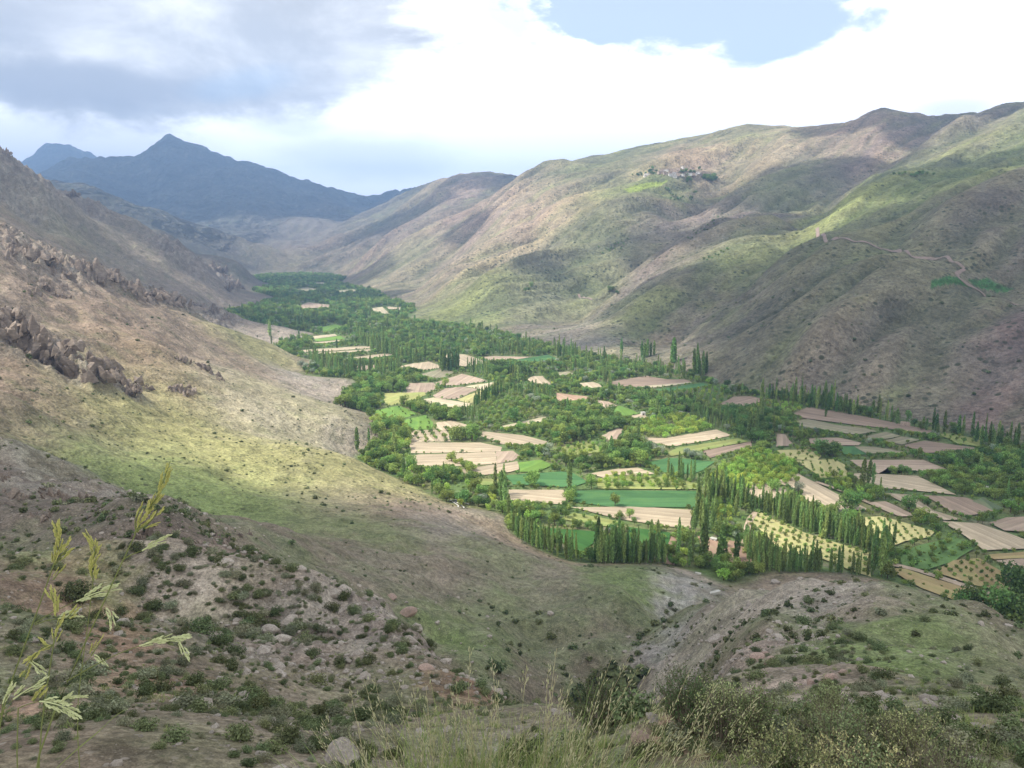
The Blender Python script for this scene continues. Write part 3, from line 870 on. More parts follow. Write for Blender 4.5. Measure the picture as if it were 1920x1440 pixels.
FIELDS = [
    ('tan', B_((35, 285), (200, 250), (380, 230), (490, 265), (505, 300), (330, 328), (180, 308))),
    ('dull', B_((260, 378), (520, 310), (670, 345), (560, 410), (400, 420))),
    ('pink', B_((450, 470), (760, 365), (990, 425), (1045, 450), (650, 500), (520, 490))),
    ('pale', B_((790, 508), (1110, 460), (1145, 482), (1000, 545))),
    ('pink', B_((120, 475), (440, 465), (480, 510), (430, 550), (360, 585), (140, 580))),
    ('pink', B_((430, 610), (570, 530), (760, 510), (940, 540), (700, 650), (480, 648))),
    ('yel', B_((690, 660), (990, 545), (1015, 570), (990, 640), (860, 700))),
    ('lightyel', B_((-110, 585), (340, 575), (350, 605), (160, 680), (-60, 725), (-130, 700))),
    ('pale', B_((315, 655), (430, 632), (850, 700), (845, 750), (640, 752), (330, 690))),
    ('lime', A_((1235, 915), (1480, 868), (1645, 940), (1520, 985), (1300, 985))),
    ('lime', A_((1490, 1005), (1720, 952), (1785, 1020), (1775, 1085), (1575, 1085))),
    ('tan', B_((465, 915), (640, 893), (825, 945), (790, 998), (470, 998))),
    ('tan', B_((165, 1002), (600, 998), (625, 1128), (155, 1135))),
    ('tan', B_((155, 1140), (960, 1140), (1200, 1190), (1190, 1240), (300, 1262), (185, 1258))),
    ('tan', B_((185, 1280), (1130, 1245), (1150, 1380), (560, 1415), (205, 1415))),
    ('pink', B_((1133, 1245), (1330, 1232), (1405, 1290), (1345, 1345), (1153, 1380))),
    ('tan', B_((990, 1015), (1440, 1058), (1710, 1130), (1670, 1170), (1200, 1160), (975, 1065))),
    ('tan', B_((1475, 435), (1560, 393), (1660, 393), (1765, 487), (1600, 487))),
    ('pale', B_((1205, 955), (1450, 903), (1700, 850), (1725, 892), (1400, 950), (1225, 985))),
    ('crop', B_((1320, 215), (1740, 153), (1850, 205), (1500, 238))),
    ('pink', B_((985, 178), (1130, 168), (1540, 178), (1315, 213), (1060, 220))),
    ('tan', B_((515, 155), (700, 147), (790, 150), (860, 170), (1050, 240), (960, 262), (760, 292), (530, 175))),
    ('pink', A_((1085, 512), (1260, 503), (1265, 545), (1095, 548))),
    ('tan', A_((550, 372), (1030, 340), (1220, 333), (1222, 352), (640, 388))),
    ('tan', A_((600, 402), (1222, 360), (1225, 378), (700, 412))),
    ('tan', A_((960, 445), (1380, 398), (1435, 415), (1200, 448))),
    ('pale', A_((695, 245), (900, 222), (925, 240), (720, 268))),
    ('lime', A_((715, 270), (960, 240), (995, 270), (740, 292))),
    ('tan', A_((700, 300), (1010, 272), (1045, 282), (715, 315))),
    ('lime', G_((770, 550), (900, 518), (985, 545), (800, 590))),
    ('pale', G_((1235, 375), (1330, 363), (1395, 430), (1245, 412))),
    ('tan', G_((1370, 360), (1500, 368), (1485, 390), (1380, 385))),
    ('pink', G_((590, 352), (660, 322), (855, 345), (845, 370), (605, 380))),
    ('dull', G_((550, 205), (650, 188), (770, 205), (640, 230))),
    ('dull', G_((920, 218), (1060, 203), (1110, 220), (950, 240))),
    ('dull', G_((725, 145), (800, 140), (815, 158), (735, 166))),
    ('brown', C_((515, 365), (820, 312), (1010, 345), (1165, 345), (1235, 365), (900, 418), (680, 420), (520, 405))),
    ('pale', C_((775, 408), (1210, 370), (1245, 373), (860, 425))),
    ('crop', C_((870, 442), (1330, 378), (1385, 400), (980, 460))),
    ('dull', C_((-5, 287), (130, 273), (175, 300), (30, 312))),
    ('tan', C_((205, 382), (340, 368), (400, 383), (440, 427), (280, 427))),
    ('rust', C_((15, 468), (300, 500), (345, 522), (240, 535), (15, 545))),
    ('pink', C_((385, 535), (480, 545), (565, 582), (440, 610), (395, 595))),
    ('lime', C_((460, 612), (590, 583), (690, 620), (755, 655), (640, 678), (515, 672))),
    ('tan', C_((650, 680), (800, 653), (835, 692), (700, 708))),
    ('tan', C_((775, 870), (980, 875), (1460, 798), (1595, 852), (1380, 895), (1100, 945), (960, 945), (840, 915))),
    ('yelgr', C_((990, 1015), (1100, 965), (1640, 878), (1745, 906), (1320, 988), (1050, 1040))),
    ('brown', C_((1325, 992), (1765, 909), (1775, 968), (1640, 985), (1400, 1055))),
    ('brown', C_((1470, 575), (1610, 503), (1760, 498), (1895, 527), (1760, 580), (1560, 598))),
    ('pink', C_((410, 858), (570, 783), (615, 790), (560, 890), (500, 930))),
    ('crop', C_((840, 1095), (1020, 1053), (1200, 1065), (1440, 1090), (1340, 1165), (1250, 1200), (1000, 1190))),
    ('tan', C_((320, 1195), (560, 1153), (750, 1143), (890, 1195), (700, 1228), (480, 1250))),
    ('crop', E_((170, 342), (560, 316), (650, 328), (745, 388), (640, 425), (230, 405))),
    ('crop', E_((635, 448), (1000, 445), (1535, 450), (1510, 500), (1485, 565), (900, 560), (645, 525))),
    ('tan', E_((197, 441), (577, 443), (605, 545), (205, 518))),
    ('tan', E_((630, 562), (1040, 560), (1465, 580), (1455, 705), (1300, 695), (960, 645))),
    ('yelgr', E_((555, 645), (640, 600), (960, 662), (900, 700))),
    ('meadow', E_((360, 690), (560, 715), (805, 730), (785, 810), (690, 890), (590, 820))),
    ('meadow', E_((1020, 700), (1320, 740), (1310, 830), (1040, 820))),
    ('tan', E_((-130, 300), (260, 244), (275, 300), (210, 318), (-20, 345), (-100, 345))),
    ('lime', E_((262, 254), (420, 233), (505, 270), (400, 315), (280, 318))),
    ('yelgr', E_((-60, 362), (170, 372), (185, 405), (-20, 410))),
    ('yelgr', E_((540, 150), (780, 108), (865, 180), (560, 210))),
    ('yelgr', E_((805, 385), (900, 338), (1285, 350), (1525, 400), (1510, 440), (815, 435))),
    ('lime', P_((1325, 900), (1400, 845), (1440, 850), (1492, 870), (1502, 905), (1400, 922), (1335, 930))),
    ('tan', F_((198, 97), (340, 27), (470, 95), (700, 215), (865, 292), (640, 285), (540, 275), (380, 205), (395, 150))),
    ('tan', F_((-20, 95), (90, 88), (145, 110), (290, 150), (235, 205), (60, 210), (-20, 160))),
    ('yel', D_((115, 440), (430, 430), (545, 488), (535, 570), (330, 580), (240, 505))),
    ('yel', D_((-10, 357), (220, 350), (335, 400), (300, 435), (-10, 425))),
    ('tan', D_((575, 542), (640, 538), (1080, 558), (1390, 705), (960, 665), (800, 655), (615, 605))),
    ('pink', D_((550, 432), (1130, 434), (1325, 512), (1080, 520), (860, 495), (780, 540), (640, 495))),
    ('crop', D_((475, 332), (590, 325), (690, 392), (510, 395))),
    ('dull', D_((592, 330), (740, 330), (1015, 375), (690, 385))),
    ('brown', D_((970, 322), (1140, 283), (1260, 300), (1560, 340), (1545, 360), (1150, 380))),
    ('dull', D_((690, 247), (840, 213), (955, 245), (790, 278), (700, 272))),
    ('dull', D_((825, 283), (960, 250), (1105, 275), (960, 315))),
    ('pink', D_((235, 265), (470, 259), (645, 300), (625, 322), (250, 313))),
    ('pink', D_((-20, 230), (50, 233), (115, 320), (-20, 330))),
    ('brown', D_((115, 72), (230, 18), (420, 50), (760, 110), (1210, 207), (1165, 232), (980, 203), (560, 153), (200, 108))),
    ('dull', D_((135, 130), (220, 113), (450, 160), (700, 190), (765, 212), (600, 235), (380, 205), (150, 172))),
    ('yelgr', D_((1250, 232), (1340, 225), (1600, 282), (1570, 330), (1400, 305))),
    ('tan', F_((950, 172), (1130, 183), (1285, 290), (1495, 357), (1370, 360), (1180, 275))),
    ('pink', F_((825, 238), (960, 228), (1170, 328), (1060, 337))),
    ('brown', F_((1230, 187), (1530, 204), (1720, 295), (1530, 330), (1430, 310))),
    ('dullgr', F_((1565, 227), (1640, 204), (1775, 277), (1705, 295))),
    ('tan', F_((1350, 367), (1600, 383), (1800, 448), (2050, 540), (1930, 560), (1640, 570), (1520, 475))),
    ('pink', F_((1680, 380), (1800, 343), (2050, 325), (2060, 450), (1780, 432))),
    ('yel', F_((805, 342), (930, 333), (1100, 383), (1310, 440), (1260, 478), (1100, 508), (1005, 545), (825, 435))),
    ('limedk', F_((1050, 605), (1180, 538), (1440, 473), (1570, 560), (1440, 645), (1250, 700), (1090, 700))),
    ('yel', F_((5, 342), (100, 308), (400, 448), (845, 588), (860, 755), (720, 710), (480, 610), (230, 580), (160, 495))),
    ('ochre', F_((1290, 715), (1440, 640), (1600, 623), (1880, 780), (1810, 860), (1560, 810))),
    ('ochre', F_((955, 690), (1100, 700), (1500, 828), (1850, 950), (1650, 1010), (1500, 940), (1200, 830))),
    ('pink', F_((1720, 642), (1920, 628), (2050, 760), (1850, 705))),
    ('ochre', F_((1650, 602), (1920, 578), (2050, 615), (1920, 626), (1715, 634))),
    ('rust', P_((1307, 1008), (1345, 1013), (1400, 1020), (1418, 1060), (1422, 1068), (1380, 1065), (1325, 1055))),
]
FCOL = dict(tan=(.46, .375, .255), pale=(.50, .425, .29), pink=(.40, .305, .225), brown=(.30, .225, .165), rust=(.40, .265, .18), dull=(.30, .27, .175), dullgr=(.13, .17, .09),
            yel=(.45, .41, .19), lightyel=(.36, .36, .13), ochre=(.36, .275, .135), yelgr=(.27, .29, .10), lime=(.16, .27, .055), limedk=(.13, .22, .07), crop=(.072, .165, .060), meadow=(.045, .12, .03))
FNAME = dict(tan='ploughed_field', pale='ploughed_field', pink='ploughed_field', brown='ploughed_field', rust='ploughed_field', dull='fallow_field', dullgr='fallow_field', yel='dry_grass_field',
             lightyel='dry_grass_field', ochre='dry_grass_field', yelgr='orchard_ground', lime='grass_field', limedk='grass_field', crop='crop_field', meadow='meadow')


def field_mat(kind):
    m, N = mat_new(kind + '_field')
    tc_ = N.n('ShaderNodeTexCoord')
    oi = N.n('ShaderNodeObjectInfo')
    p = tc_.outputs['Object']
    st = N.vm('MULTIPLY', p, (0.03, 1.0, 1.0))
    n1 = N.noise(N.vm('MULTIPLY', p, (0.35, 1, 1)), 0.06, 4.0, 0.6)
    n2 = N.noise(st, 0.42, 3.0, 0.6)
    n3 = N.noise(p, 1.4, 4.0, 0.65)
    grassy = kind in ('lime', 'limedk', 'crop', 'meadow', 'lightyel', 'yel', 'yelgr', 'ochre')
    f = N.m('MULTIPLY', N.ss(n1, .3, .7, .78, 1.16), N.ss(n2, .3, .7, .72 if not grassy else .84, 1.18 if not grassy else 1.12))
    f = N.m('MULTIPLY', f, N.ss(n3, .25, .75, .9, 1.1))
    f = N.m('MULTIPLY', f, N.ss(oi.outputs['Random'], 0, 1, .90, 1.10))
    c = N.vm('SCALE', FCOL[kind], None, scale=f)
    alt = {'tan': (.36, .29, .20), 'pale': (.42, .38, .22), 'pink': (.34, .28, .19), 'brown': (.24, .185, .135), 'rust': (.34, .27, .17), 'dull': (.22, .21, .12), 'dullgr': (.2, .19, .11),
           'yel': (.34, .34, .13), 'lightyel': (.26, .31, .10), 'ochre': (.32, .29, .12), 'yelgr': (.17, .23, .07), 'lime': (.10, .20, .05), 'limedk': (.09, .15, .05), 'crop': (.095, .185, .06), 'meadow': (.07, .14, .035)}[kind]
    c = N.mix(N.m('MULTIPLY', N.ss(N.noise(N.vm('MULTIPLY', p, (0.5, 1, 1)), 0.11, 4.0, 0.6), .46, .66), .7), c, alt)
    hgt = N.m('ADD', N.m('MULTIPLY', n2, 0.6), N.m('MULTIPLY', n3, 0.4))
    finish(N, principled(N, c, 0.95, bump(N, hgt, 0.5, 0.3), 0.1))
    return m


FM = {k: field_mat(k) for k in FCOL}


def rough_edge(p, step=4.0, amp=0.45, seed=0):
    out = []
    n = len(p)
    for i in range(n):
        a, b = np.array(p[i]), np.array(p[(i + 1) % n])
        k = max(1, int(np.hypot(*(b - a)) / step))
        for j in range(k):
            q = a + (b - a) * j / k
            s = min(1.0, np.hypot(*q) / 500)
            out.append((q[0] + amp * (0.5 + s) * float(perlin(q[0] / 9, q[1] / 9, 200 + seed)), q[1] + amp * (0.5 + s) * float(perlin(q[0] / 9, q[1] / 9, 201 + seed))))
    return out


def sheet(name, poly, z, mat):
    """flat sheet of ground, its own x axis along its longest edge"""
    p = np.array(poly)
    e = np.roll(p, -1, 0) - p
    k = np.argmax(np.hypot(e[:, 0], e[:, 1]))
    # longest straight run: use the principal axis
    c = p.mean(0)
    u_, s_, vt = np.linalg.svd(p - c)
    ang = math.atan2(vt[0, 1], vt[0, 0])
    ca, sa = math.cos(-ang), math.sin(-ang)
    q = (p - c) @ np.array([[ca, sa], [-sa, ca]])
    bm = bmesh.new()
    vs = [bm.verts.new((x, y, 0)) for x, y in q]
    f = bm.faces.new(vs)
    if f.normal.z < 0 or sum(q[i][0] * q[(i + 1) % len(q)][1] - q[(i + 1) % len(q)][0] * q[i][1] for i in range(len(q))) < 0:
        f.normal_flip()
    bmesh.ops.triangulate(bm, faces=[f])
    me = bpy.data.meshes.new(name)
    bm.to_mesh(me)
    bm.free()
    o = add(name, me, mat)
    o.location = (c[0], c[1], z)
    o.rotation_euler = (0, 0, ang)
    return o


FPOLY = []
for i, (k, pix) in enumerate(FIELDS):
    x, y = floor_xy([p[0] for p in pix], [p[1] for p in pix])
    poly = np.c_[x, y]
    FPOLY.append((k, poly))
    tag(sheet(FNAME[k], rough_edge(poly, 5.0, 0.5, i), 0.10 + 0.006 * i, FM[k]), kind='structure')


# ---- lanes: ribbons lying on the ground
def ribbon(name, xy, w, mat, lift=0.25, step=None, zs=None, jit=0.12, seed=5):
    p = np.array(xy, float)
    seg = np.hypot(*(np.diff(p, axis=0).T))
    s = np.r_[0, np.cumsum(seg)]
    step = step or max(w, 2.0)
    t = np.linspace(0, s[-1], max(4, int(s[-1] / step)))
    # Catmull-like smoothing by a moving average of the linear path
    xs, ys = np.interp(t, s, p[:, 0]), np.interp(t, s, p[:, 1])
    for _ in range(3):
        xs[1:-1] = (xs[:-2] + 2 * xs[1:-1] + xs[2:]) / 4
        ys[1:-1] = (ys[:-2] + 2 * ys[1:-1] + ys[2:]) / 4
    dx, dy = np.gradient(xs), np.gradient(ys)
    L = np.hypot(dx, dy) + 1e-9
    nx, ny = -dy / L, dx / L
    V = []
    for k in (-1, 0, 1):
        ww = w / 2 * (1 + jit * perlin(t / 7, t * 0, seed + k))
        X, Y = xs + nx * k * ww, ys + ny * k * ww
        Z = np.maximum(height(X, Y), 0) + lift + (0.03 if k == 0 else 0)
        V.append(np.c_[X, Y, Z])
    n = len(t)
    V = np.concatenate(V)
    F = []
    for k in range(2):
        for i in range(n - 1):
            F.append((k * n + i, k * n + i + 1, (k + 1) * n + i + 1, (k + 1) * n + i))
    return add(name, mesh_np(name, V, np.array(F)[:, ::-1], True), mat)


def soil_mat(name, c, c2, s=0.3):
    m, N = mat_new(name)
    geo = N.n('ShaderNodeNewGeometry')
    n = N.noise(geo.outputs['Position'], s, 5.0, 0.65)
    n2 = N.noise(geo.outputs['Position'], s * 7, 4.0, 0.65)
    col = N.mix(N.ss(n, .35, .65), c, c2)
    col = N.vm('SCALE', col, None, scale=N.ss(n2, .25, .75, .82, 1.18))
    finish(N, principled(N, col, 0.95, bump(N, n2, 0.5, 0.1), 0.1))
    return m


M_TRACK = soil_mat('track_earth', (.29, .215, .18), (.25, .20, .16), 0.08)
M_LANE = soil_mat('lane_earth', (.44, .34, .25), (.36, .29, .2))
M_REDLANE = soil_mat('red_lane_earth', (.33, .21, .155), (.28, .19, .14))
for pl, wd in (([(1532, 428), (1533, 434), (1545, 443), (1570, 449), (1600, 456), (1640, 462), (1680, 470), (1706, 482), (1735, 484), (1768, 481), (1790, 494), (1808, 505)], 4.0),
               ([(1808, 505), (1795, 512), (1793, 520), (1805, 530), (1830, 541), (1845, 551), (1880, 561), (1925, 571), (1990, 584)], 3.6),
               ([(1085, 552), (1096, 560), (1110, 563)], 3.5)):
    x, y, z, r = see([p[0] for p in pl], [p[1] for p in pl])
    tag(ribbon('dirt_track', np.c_[x, y], wd, M_TRACK, 0.7, 4.0), kind='structure')
for pl, wd, mt in ((P_((1254, 1064), (1258, 1045), (1265, 1015), (1272, 1000)), 4.0, M_REDLANE),
                   (P_((1655, 1058), (1690, 1064), (1720, 1072), (1780, 1092), (1840, 1112), (1900, 1132), (1960, 1150)), 3.0, M_LANE),
                   (P_((1396, 1025), (1399, 1000), (1405, 975), (1418, 963)), 2.6, M_LANE),
                   (F_((845, 240), (640, 150), (480, 95)), 2.4, M_LANE)):
    x, y = floor_xy([p[0] for p in pl], [p[1] for p in pl])
    tag(ribbon('lane', np.c_[x, y], wd, mt, 0.75, 3.0), kind='structure')
# ------------------------------------------------------------------ trees and bushes
def leaf_mat(name, col, var=0.35, transl=0.35, hue=0.03):
    m, N = mat_new(name)
    geo = N.n('ShaderNodeNewGeometry')
    oi = N.n('ShaderNodeObjectInfo')
    hsv = N.n('ShaderNodeHueSaturation')
    hsv.inputs['Color'].default_value = (*col, 1)
    rnd = geo.outputs['Random Per Island']
    N.put(hsv.inputs['Value'], N.m('MULTIPLY', N.ss(rnd, 0, 1, 1 - var, 1 + var), N.ss(oi.outputs['Random'], 0, 1, 1 - var * 0.8, 1 + var * 0.8)))
    N.put(hsv.inputs['Hue'], N.m('ADD', N.m('MULTIPLY', N.m('FRACT', N.m('MULTIPLY', oi.outputs['Random'], 7.31)), hue * 2), 0.5 - hue))
    d = N.n('ShaderNodeBsdfDiffuse')
    t = N.n('ShaderNodeBsdfTranslucent')
    N.link(hsv.outputs[0], d.inputs['Color'])
    N.link(hsv.outputs[0], t.inputs['Color'])
    mx = N.n('ShaderNodeMixShader')
    mx.inputs[0].default_value = transl
    N.link(d.outputs[0], mx.inputs[1])
    N.link(t.outputs[0], mx.inputs[2])
    finish(N, mx.outputs[0])
    return m


def bark_mat(name, c, c2):
    m, N = mat_new(name)
    tc_ = N.n('ShaderNodeTexCoord')
    n = N.noise(N.vm('MULTIPLY', tc_.outputs['Object'], (1, 1, .15)), 9.0, 5.0, .6)
    finish(N, principled(N, N.mix(N.ss(n, .35, .65), c, c2), 0.9, bump(N, n, .6, .03), .1))
    return m


L_POP = leaf_mat('poplar_leaves', (.265, .37, .125), .38, .45)
L_DARK = leaf_mat('dark_tree_leaves', (.165, .26, .080), .38, .45)
L_BROAD = leaf_mat('tree_leaves', (.245, .345, .095), .38, .45)
L_LIME = leaf_mat('fresh_orchard_leaves', (.36, .48, .105), .36, .45)
L_WILLOW = leaf_mat('silvery_leaves', (.34, .39, .27), .3, .4)
L_BUSH = leaf_mat('bush_leaves', (.125, .15, .07), .42, .2)
L_SAGE = leaf_mat('grey_bush_leaves', (.215, .225, .14), .35, .2)
M_BARK = bark_mat('bark', (.16, .12, .085), (.09, .07, .05))
M_PALEBARK = bark_mat('poplar_bark', (.32, .29, .23), (.2, .17, .13))


def cards(C, Nrm, su, sv, rng):
    """leaf sprays: one bent quad per centre C with normal Nrm"""
    n = len(C)
    Nrm = Nrm / (np.linalg.norm(Nrm, axis=1, keepdims=True) + 1e-9)
    up = np.tile([0.0, 0.0, 1.0], (n, 1)) + rng.normal(0, .35, (n, 3))
    U = np.cross(up, Nrm)
    U /= np.linalg.norm(U, axis=1, keepdims=True) + 1e-9
    V = np.cross(Nrm, U)
    su, sv = np.broadcast_to(su, n)[:, None], np.broadcast_to(sv, n)[:, None]
    j = lambda: rng.uniform(.65, 1.2, (n, 1))
    a = C - U * su * j() * .5
    b = C - V * sv * j() * .5 + Nrm * su * .12
    c = C + U * su * j() * .5
    d = C + V * sv * j() * .5 + Nrm * su * .12
    verts = np.stack([a, b, c, d], 1).reshape(-1, 3)
    faces = np.arange(4 * n).reshape(-1, 4)
    return verts, faces


def tube(path, radii, k=6):
    path = np.array(path, float)
    n = len(path)
    radii = np.broadcast_to(radii, n)
    T = np.gradient(path, axis=0)
    T /= np.linalg.norm(T, axis=1, keepdims=True) + 1e-9
    ref = np.where(np.abs(T[:, 2:3]) > .9, np.array([[1.0, 0, 0]]), np.array([[0, 0, 1.0]]))
    U = np.cross(T, ref)
    U /= np.linalg.norm(U, axis=1, keepdims=True) + 1e-9
    Wv = np.cross(T, U)
    an = np.arange(k) * 2 * np.pi / k
    V = path[:, None] + radii[:, None, None] * (np.cos(an)[None, :, None] * U[:, None] + np.sin(an)[None, :, None] * Wv[:, None])
    V = V.reshape(-1, 3)
    F = [(i * k + j, i * k + (j + 1) % k, (i + 1) * k + (j + 1) % k, (i + 1) * k + j) for i in range(n - 1) for j in range(k)]
    return V, np.array(F)


def joinm(parts):
    vs, fs, o = [], [], 0
    for v, f in parts:
        vs.append(v)
        fs.append(f + o)
        o += len(v)
    return np.concatenate(vs), np.concatenate(fs)


def poplar_meshes(seed, h=15.0, w=1.25, n=520, bare=1.2):
    g = np.random.default_rng(seed)
    t = g.uniform(0, 1, n) ** .9
    prof = w * np.clip(1 - np.abs(2 * np.clip(t * .97 + .03, 0, 1) ** .8 - 1) ** 2.6, .02, 1) ** .7 * (0.82 + .3 * perlin(t * 5, t * 0 + seed, 300))
    th = g.uniform(0, 2 * np.pi, n)
    lump = 1 + .28 * np.sin(th * 3 + t * 9 + seed) + .15 * np.sin(th * 5 - t * 17)
    rad = prof * lump * np.sqrt(g.uniform(.25, 1.0, n))
    z = bare + t * (h - bare)
    C = np.c_[np.cos(th) * rad, np.sin(th) * rad, z]
    Nn = np.c_[np.cos(th), np.sin(th), .25 + 0 * th] + g.normal(0, .45, (n, 3))
    s = g.uniform(.38, .72, n) * w / 1.25
    v, f = cards(C, Nn, s, s * 1.75, g)
    crown = mesh_np('poplar_crown', v, f)
    tv, tf = tube([(0, 0, -.6), (0, 0, h * .25), (.05, 0, h * .6), (0, 0, h * .93)], [.17, .14, .08, .02], 6)
    trunk = mesh_np('poplar_trunk', tv, tf, True)
    return trunk, crown


def broad_meshes(seed, r=3.0, h=6.5, n=760, blobs=7, leaf=.5, bare=.8):
    g = np.random.default_rng(seed)
    cs, rs = [(0, 0, h * .6)], [r * .72]
    for i in range(blobs):
        a = i * 2 * np.pi / blobs * 2.4 + g.uniform(0, 1)
        d = r * g.uniform(.35, .72)
        cs.append((math.cos(a) * d, math.sin(a) * d, h * g.uniform(.34, .80)))
        rs.append(r * g.uniform(.34, .58))
    cs, rs = np.array(cs), np.array(rs)
    k = g.choice(len(rs), n, p=rs ** 2 / (rs ** 2).sum())
    d = g.normal(0, 1, (n, 3))
    d /= np.linalg.norm(d, axis=1, keepdims=True)
    rad = rs[k] * g.uniform(.45, 1.05, n) ** .45
    C = cs[k] + d * rad[:, None] * np.array([1, 1, .88])
    C[:, 2] = np.maximum(C[:, 2], bare + g.uniform(0, .5, n))
    s = leaf * g.uniform(.6, 1.35, n)
    v, f = cards(C, d + g.normal(0, .5, (n, 3)) + np.array([0, 0, .35]), s, s * 1.1, g)
    crown = mesh_np('crown', v, f)
    parts = [tube([(0, 0, -.5), (.05, 0, h * .25), (0, .05, h * .5), (0, 0, h * .72)], [r * .075, r * .06, r * .04, .015], 6)]
    for i in range(1, min(6, len(rs))):
        parts.append(tube([(0, 0, h * .22), tuple(cs[i] * np.array([.5, .5, .72])), tuple(cs[i])], [r * .04, r * .025, .01], 5))
    tv, tf = joinm(parts)
    trunk = mesh_np('trunk', tv, tf, True)
    return trunk, crown


def bush_mesh(seed, n=170, leaf=.17, flat=.75, fine=1.0):
    """bush of about 1 m across, 0.8 m high"""
    g = np.random.default_rng(seed)
    nb = 5
    cs = np.c_[g.uniform(-.28, .28, nb), g.uniform(-.28, .28, nb), g.uniform(.18, .45, nb)]
    k = g.integers(0, nb, n)
    d = g.normal(0, 1, (n, 3))
    d /= np.linalg.norm(d, axis=1, keepdims=True)
    C = cs[k] + d * (.30 * g.uniform(.35, 1.1, n) ** .5)[:, None]
    C[:, 2] = np.abs(C[:, 2] * flat) * 1.15
    C = C + g.normal(0, .03, C.shape)
    s = leaf * g.uniform(.6, 1.4, n)
    v, f = cards(C, d + np.array([0, 0, .5]) + g.normal(0, .4, (n, 3)), s, s * 1.25, g)
    st = [tube([(0, 0, -.15), tuple(cs[i] * .6), tuple(cs[i])], [.03, .02, .008], 4) for i in range(nb)]
    v2, f2 = joinm([(v, f)] + st)
    return mesh_np('bush', v2, f2)


def with_mat(me, mat):
    me.materials.append(mat)
    return me


def pair(p, lm, bm_=None):
    with_mat(p[0], bm_ or M_BARK)
    with_mat(p[1], lm)
    return p


KINDS = {
    'poplar': [pair(poplar_meshes(s, 15, w, n, b), L_POP, M_PALEBARK) for s, w, n, b in ((1, 1.15, 560, .8), (2, 1.4, 620, 1.2), (3, .95, 480, 1.8), (4, 1.25, 560, .8))],
    'darkpoplar': [pair(poplar_meshes(s, 15, w, n, b), L_DARK, M_PALEBARK) for s, w, n, b in ((5, 1.3, 620, .5), (6, 1.6, 680, .4))],
    'broad': [pair(broad_meshes(s, 3.0, h, 820, b, .5), L_BROAD) for s, h, b in ((11, 6.0, 7), (12, 6.8, 8), (13, 5.4, 4), (14, 7.4, 9), (15, 8.2, 5), (16, 5.0, 10))],
    'dark': [pair(broad_meshes(s, 3.0, h, 820, b, .5), L_DARK) for s, h, b in ((21, 6.4, 8), (22, 7.2, 9))],
    'lime': [pair(broad_meshes(s, 2.0, h, 420, b, .42, .5), L_LIME) for s, h, b in ((31, 3.9, 6), (32, 4.4, 7), (33, 3.5, 5))],
    'orchard': [pair(broad_meshes(s, 2.0, h, 420, b, .42, .5), L_BROAD) for s, h, b in ((34, 3.9, 6), (35, 4.4, 7))],
    'willow': [pair(broad_meshes(s, 2.6, h, 700, b, .42, .4), L_WILLOW) for s, h, b in ((41, 5.6, 8), (42, 4.6, 7))],
    'sapling': [pair(broad_meshes(s, .75, h, 110, 4, .34, .25), L_BROAD) for s, h in ((51, 1.9), (52, 2.3))],
}
BUSH = [with_mat(bush_mesh(s), L_BUSH) for s in (61, 62, 63)] + [with_mat(bush_mesh(s, 150, .15, .6), L_SAGE) for s in (64, 65)]
BUSH += [with_mat(bush_mesh(s, 1100, .062), L_BUSH) for s in (66, 67)] + [with_mat(bush_mesh(s, 900, .055, .65), L_SAGE) for s in (68, 69)]

# ---- where the plants stand -------------------------------------------------------------
SIZE_ = {'poplar': 15, 'darkpoplar': 15, 'broad': 6.5, 'dark': 6.5, 'lime': 4, 'orchard': 4, 'willow': 5, 'sapling': 2}
PLANTS = []      # kind, x, y, scale, stretch, label, group


def plant(kind, x, y, s, zs, label, group):
    PLANTS.append((kind, float(x), float(y), float(s), float(zs), label, group))


def fpoly(pix):
    x, y = floor_xy([p[0] for p in pix], [p[1] for p in pix])
    return np.c_[x, y]


def grid_in(poly, sx, sy=None, ang=None, jit=.12):
    """plants set out in straight rows inside a polygon"""
    sy = sy or sx
    p = np.array(poly)
    c = p.mean(0)
    if ang is None:
        vt = np.linalg.svd(p - c)[2]
        ang = math.atan2(vt[0, 1], vt[0, 0])
    R_ = np.hypot(*(p - c).T).max() + sx
    gx, gy = np.meshgrid(np.arange(-R_, R_, sx), np.arange(-R_, R_, sy))
    gx = gx.ravel() + RNG.normal(0, jit * sx, gx.size)
    gy = gy.ravel() + RNG.normal(0, jit * sy, gy.size)
    X = c[0] + gx * math.cos(ang) - gy * math.sin(ang)
    Y = c[1] + gx * math.sin(ang) + gy * math.cos(ang)
    k = inside(p, X, Y)
    return np.c_[X, Y][k]


ZONES = []       # polygons that the random fill keeps out of


def zone(kind, pix, sp, s0, s1, label, group, z0=.9, z1=1.12, drop=.06, sy=None, keep=True, jit=.12, ang=None):
    poly = fpoly(pix)
    if keep:
        ZONES.append(poly)
    ks = kind if isinstance(kind, tuple) else (kind,)
    for x, y in grid_in(poly, sp, sy, ang, jit):
        if RNG.random() < drop:
            continue
        zz_ = RNG.uniform(z0, z1)
        if 'poplar' in ks[0]:
            zz_ *= RNG.uniform(.66, 1.14) / .78 * (1 + .10 * float(perlin(x / 14, y / 14, 411)))
        plant(ks[RNG.integers(len(ks))], x, y, RNG.uniform(s0, s1) * (.76 if 'poplar' in ks[0] else 1), zz_, label, group)


PG = 'poplars planted in rows and groves'
Z = zone
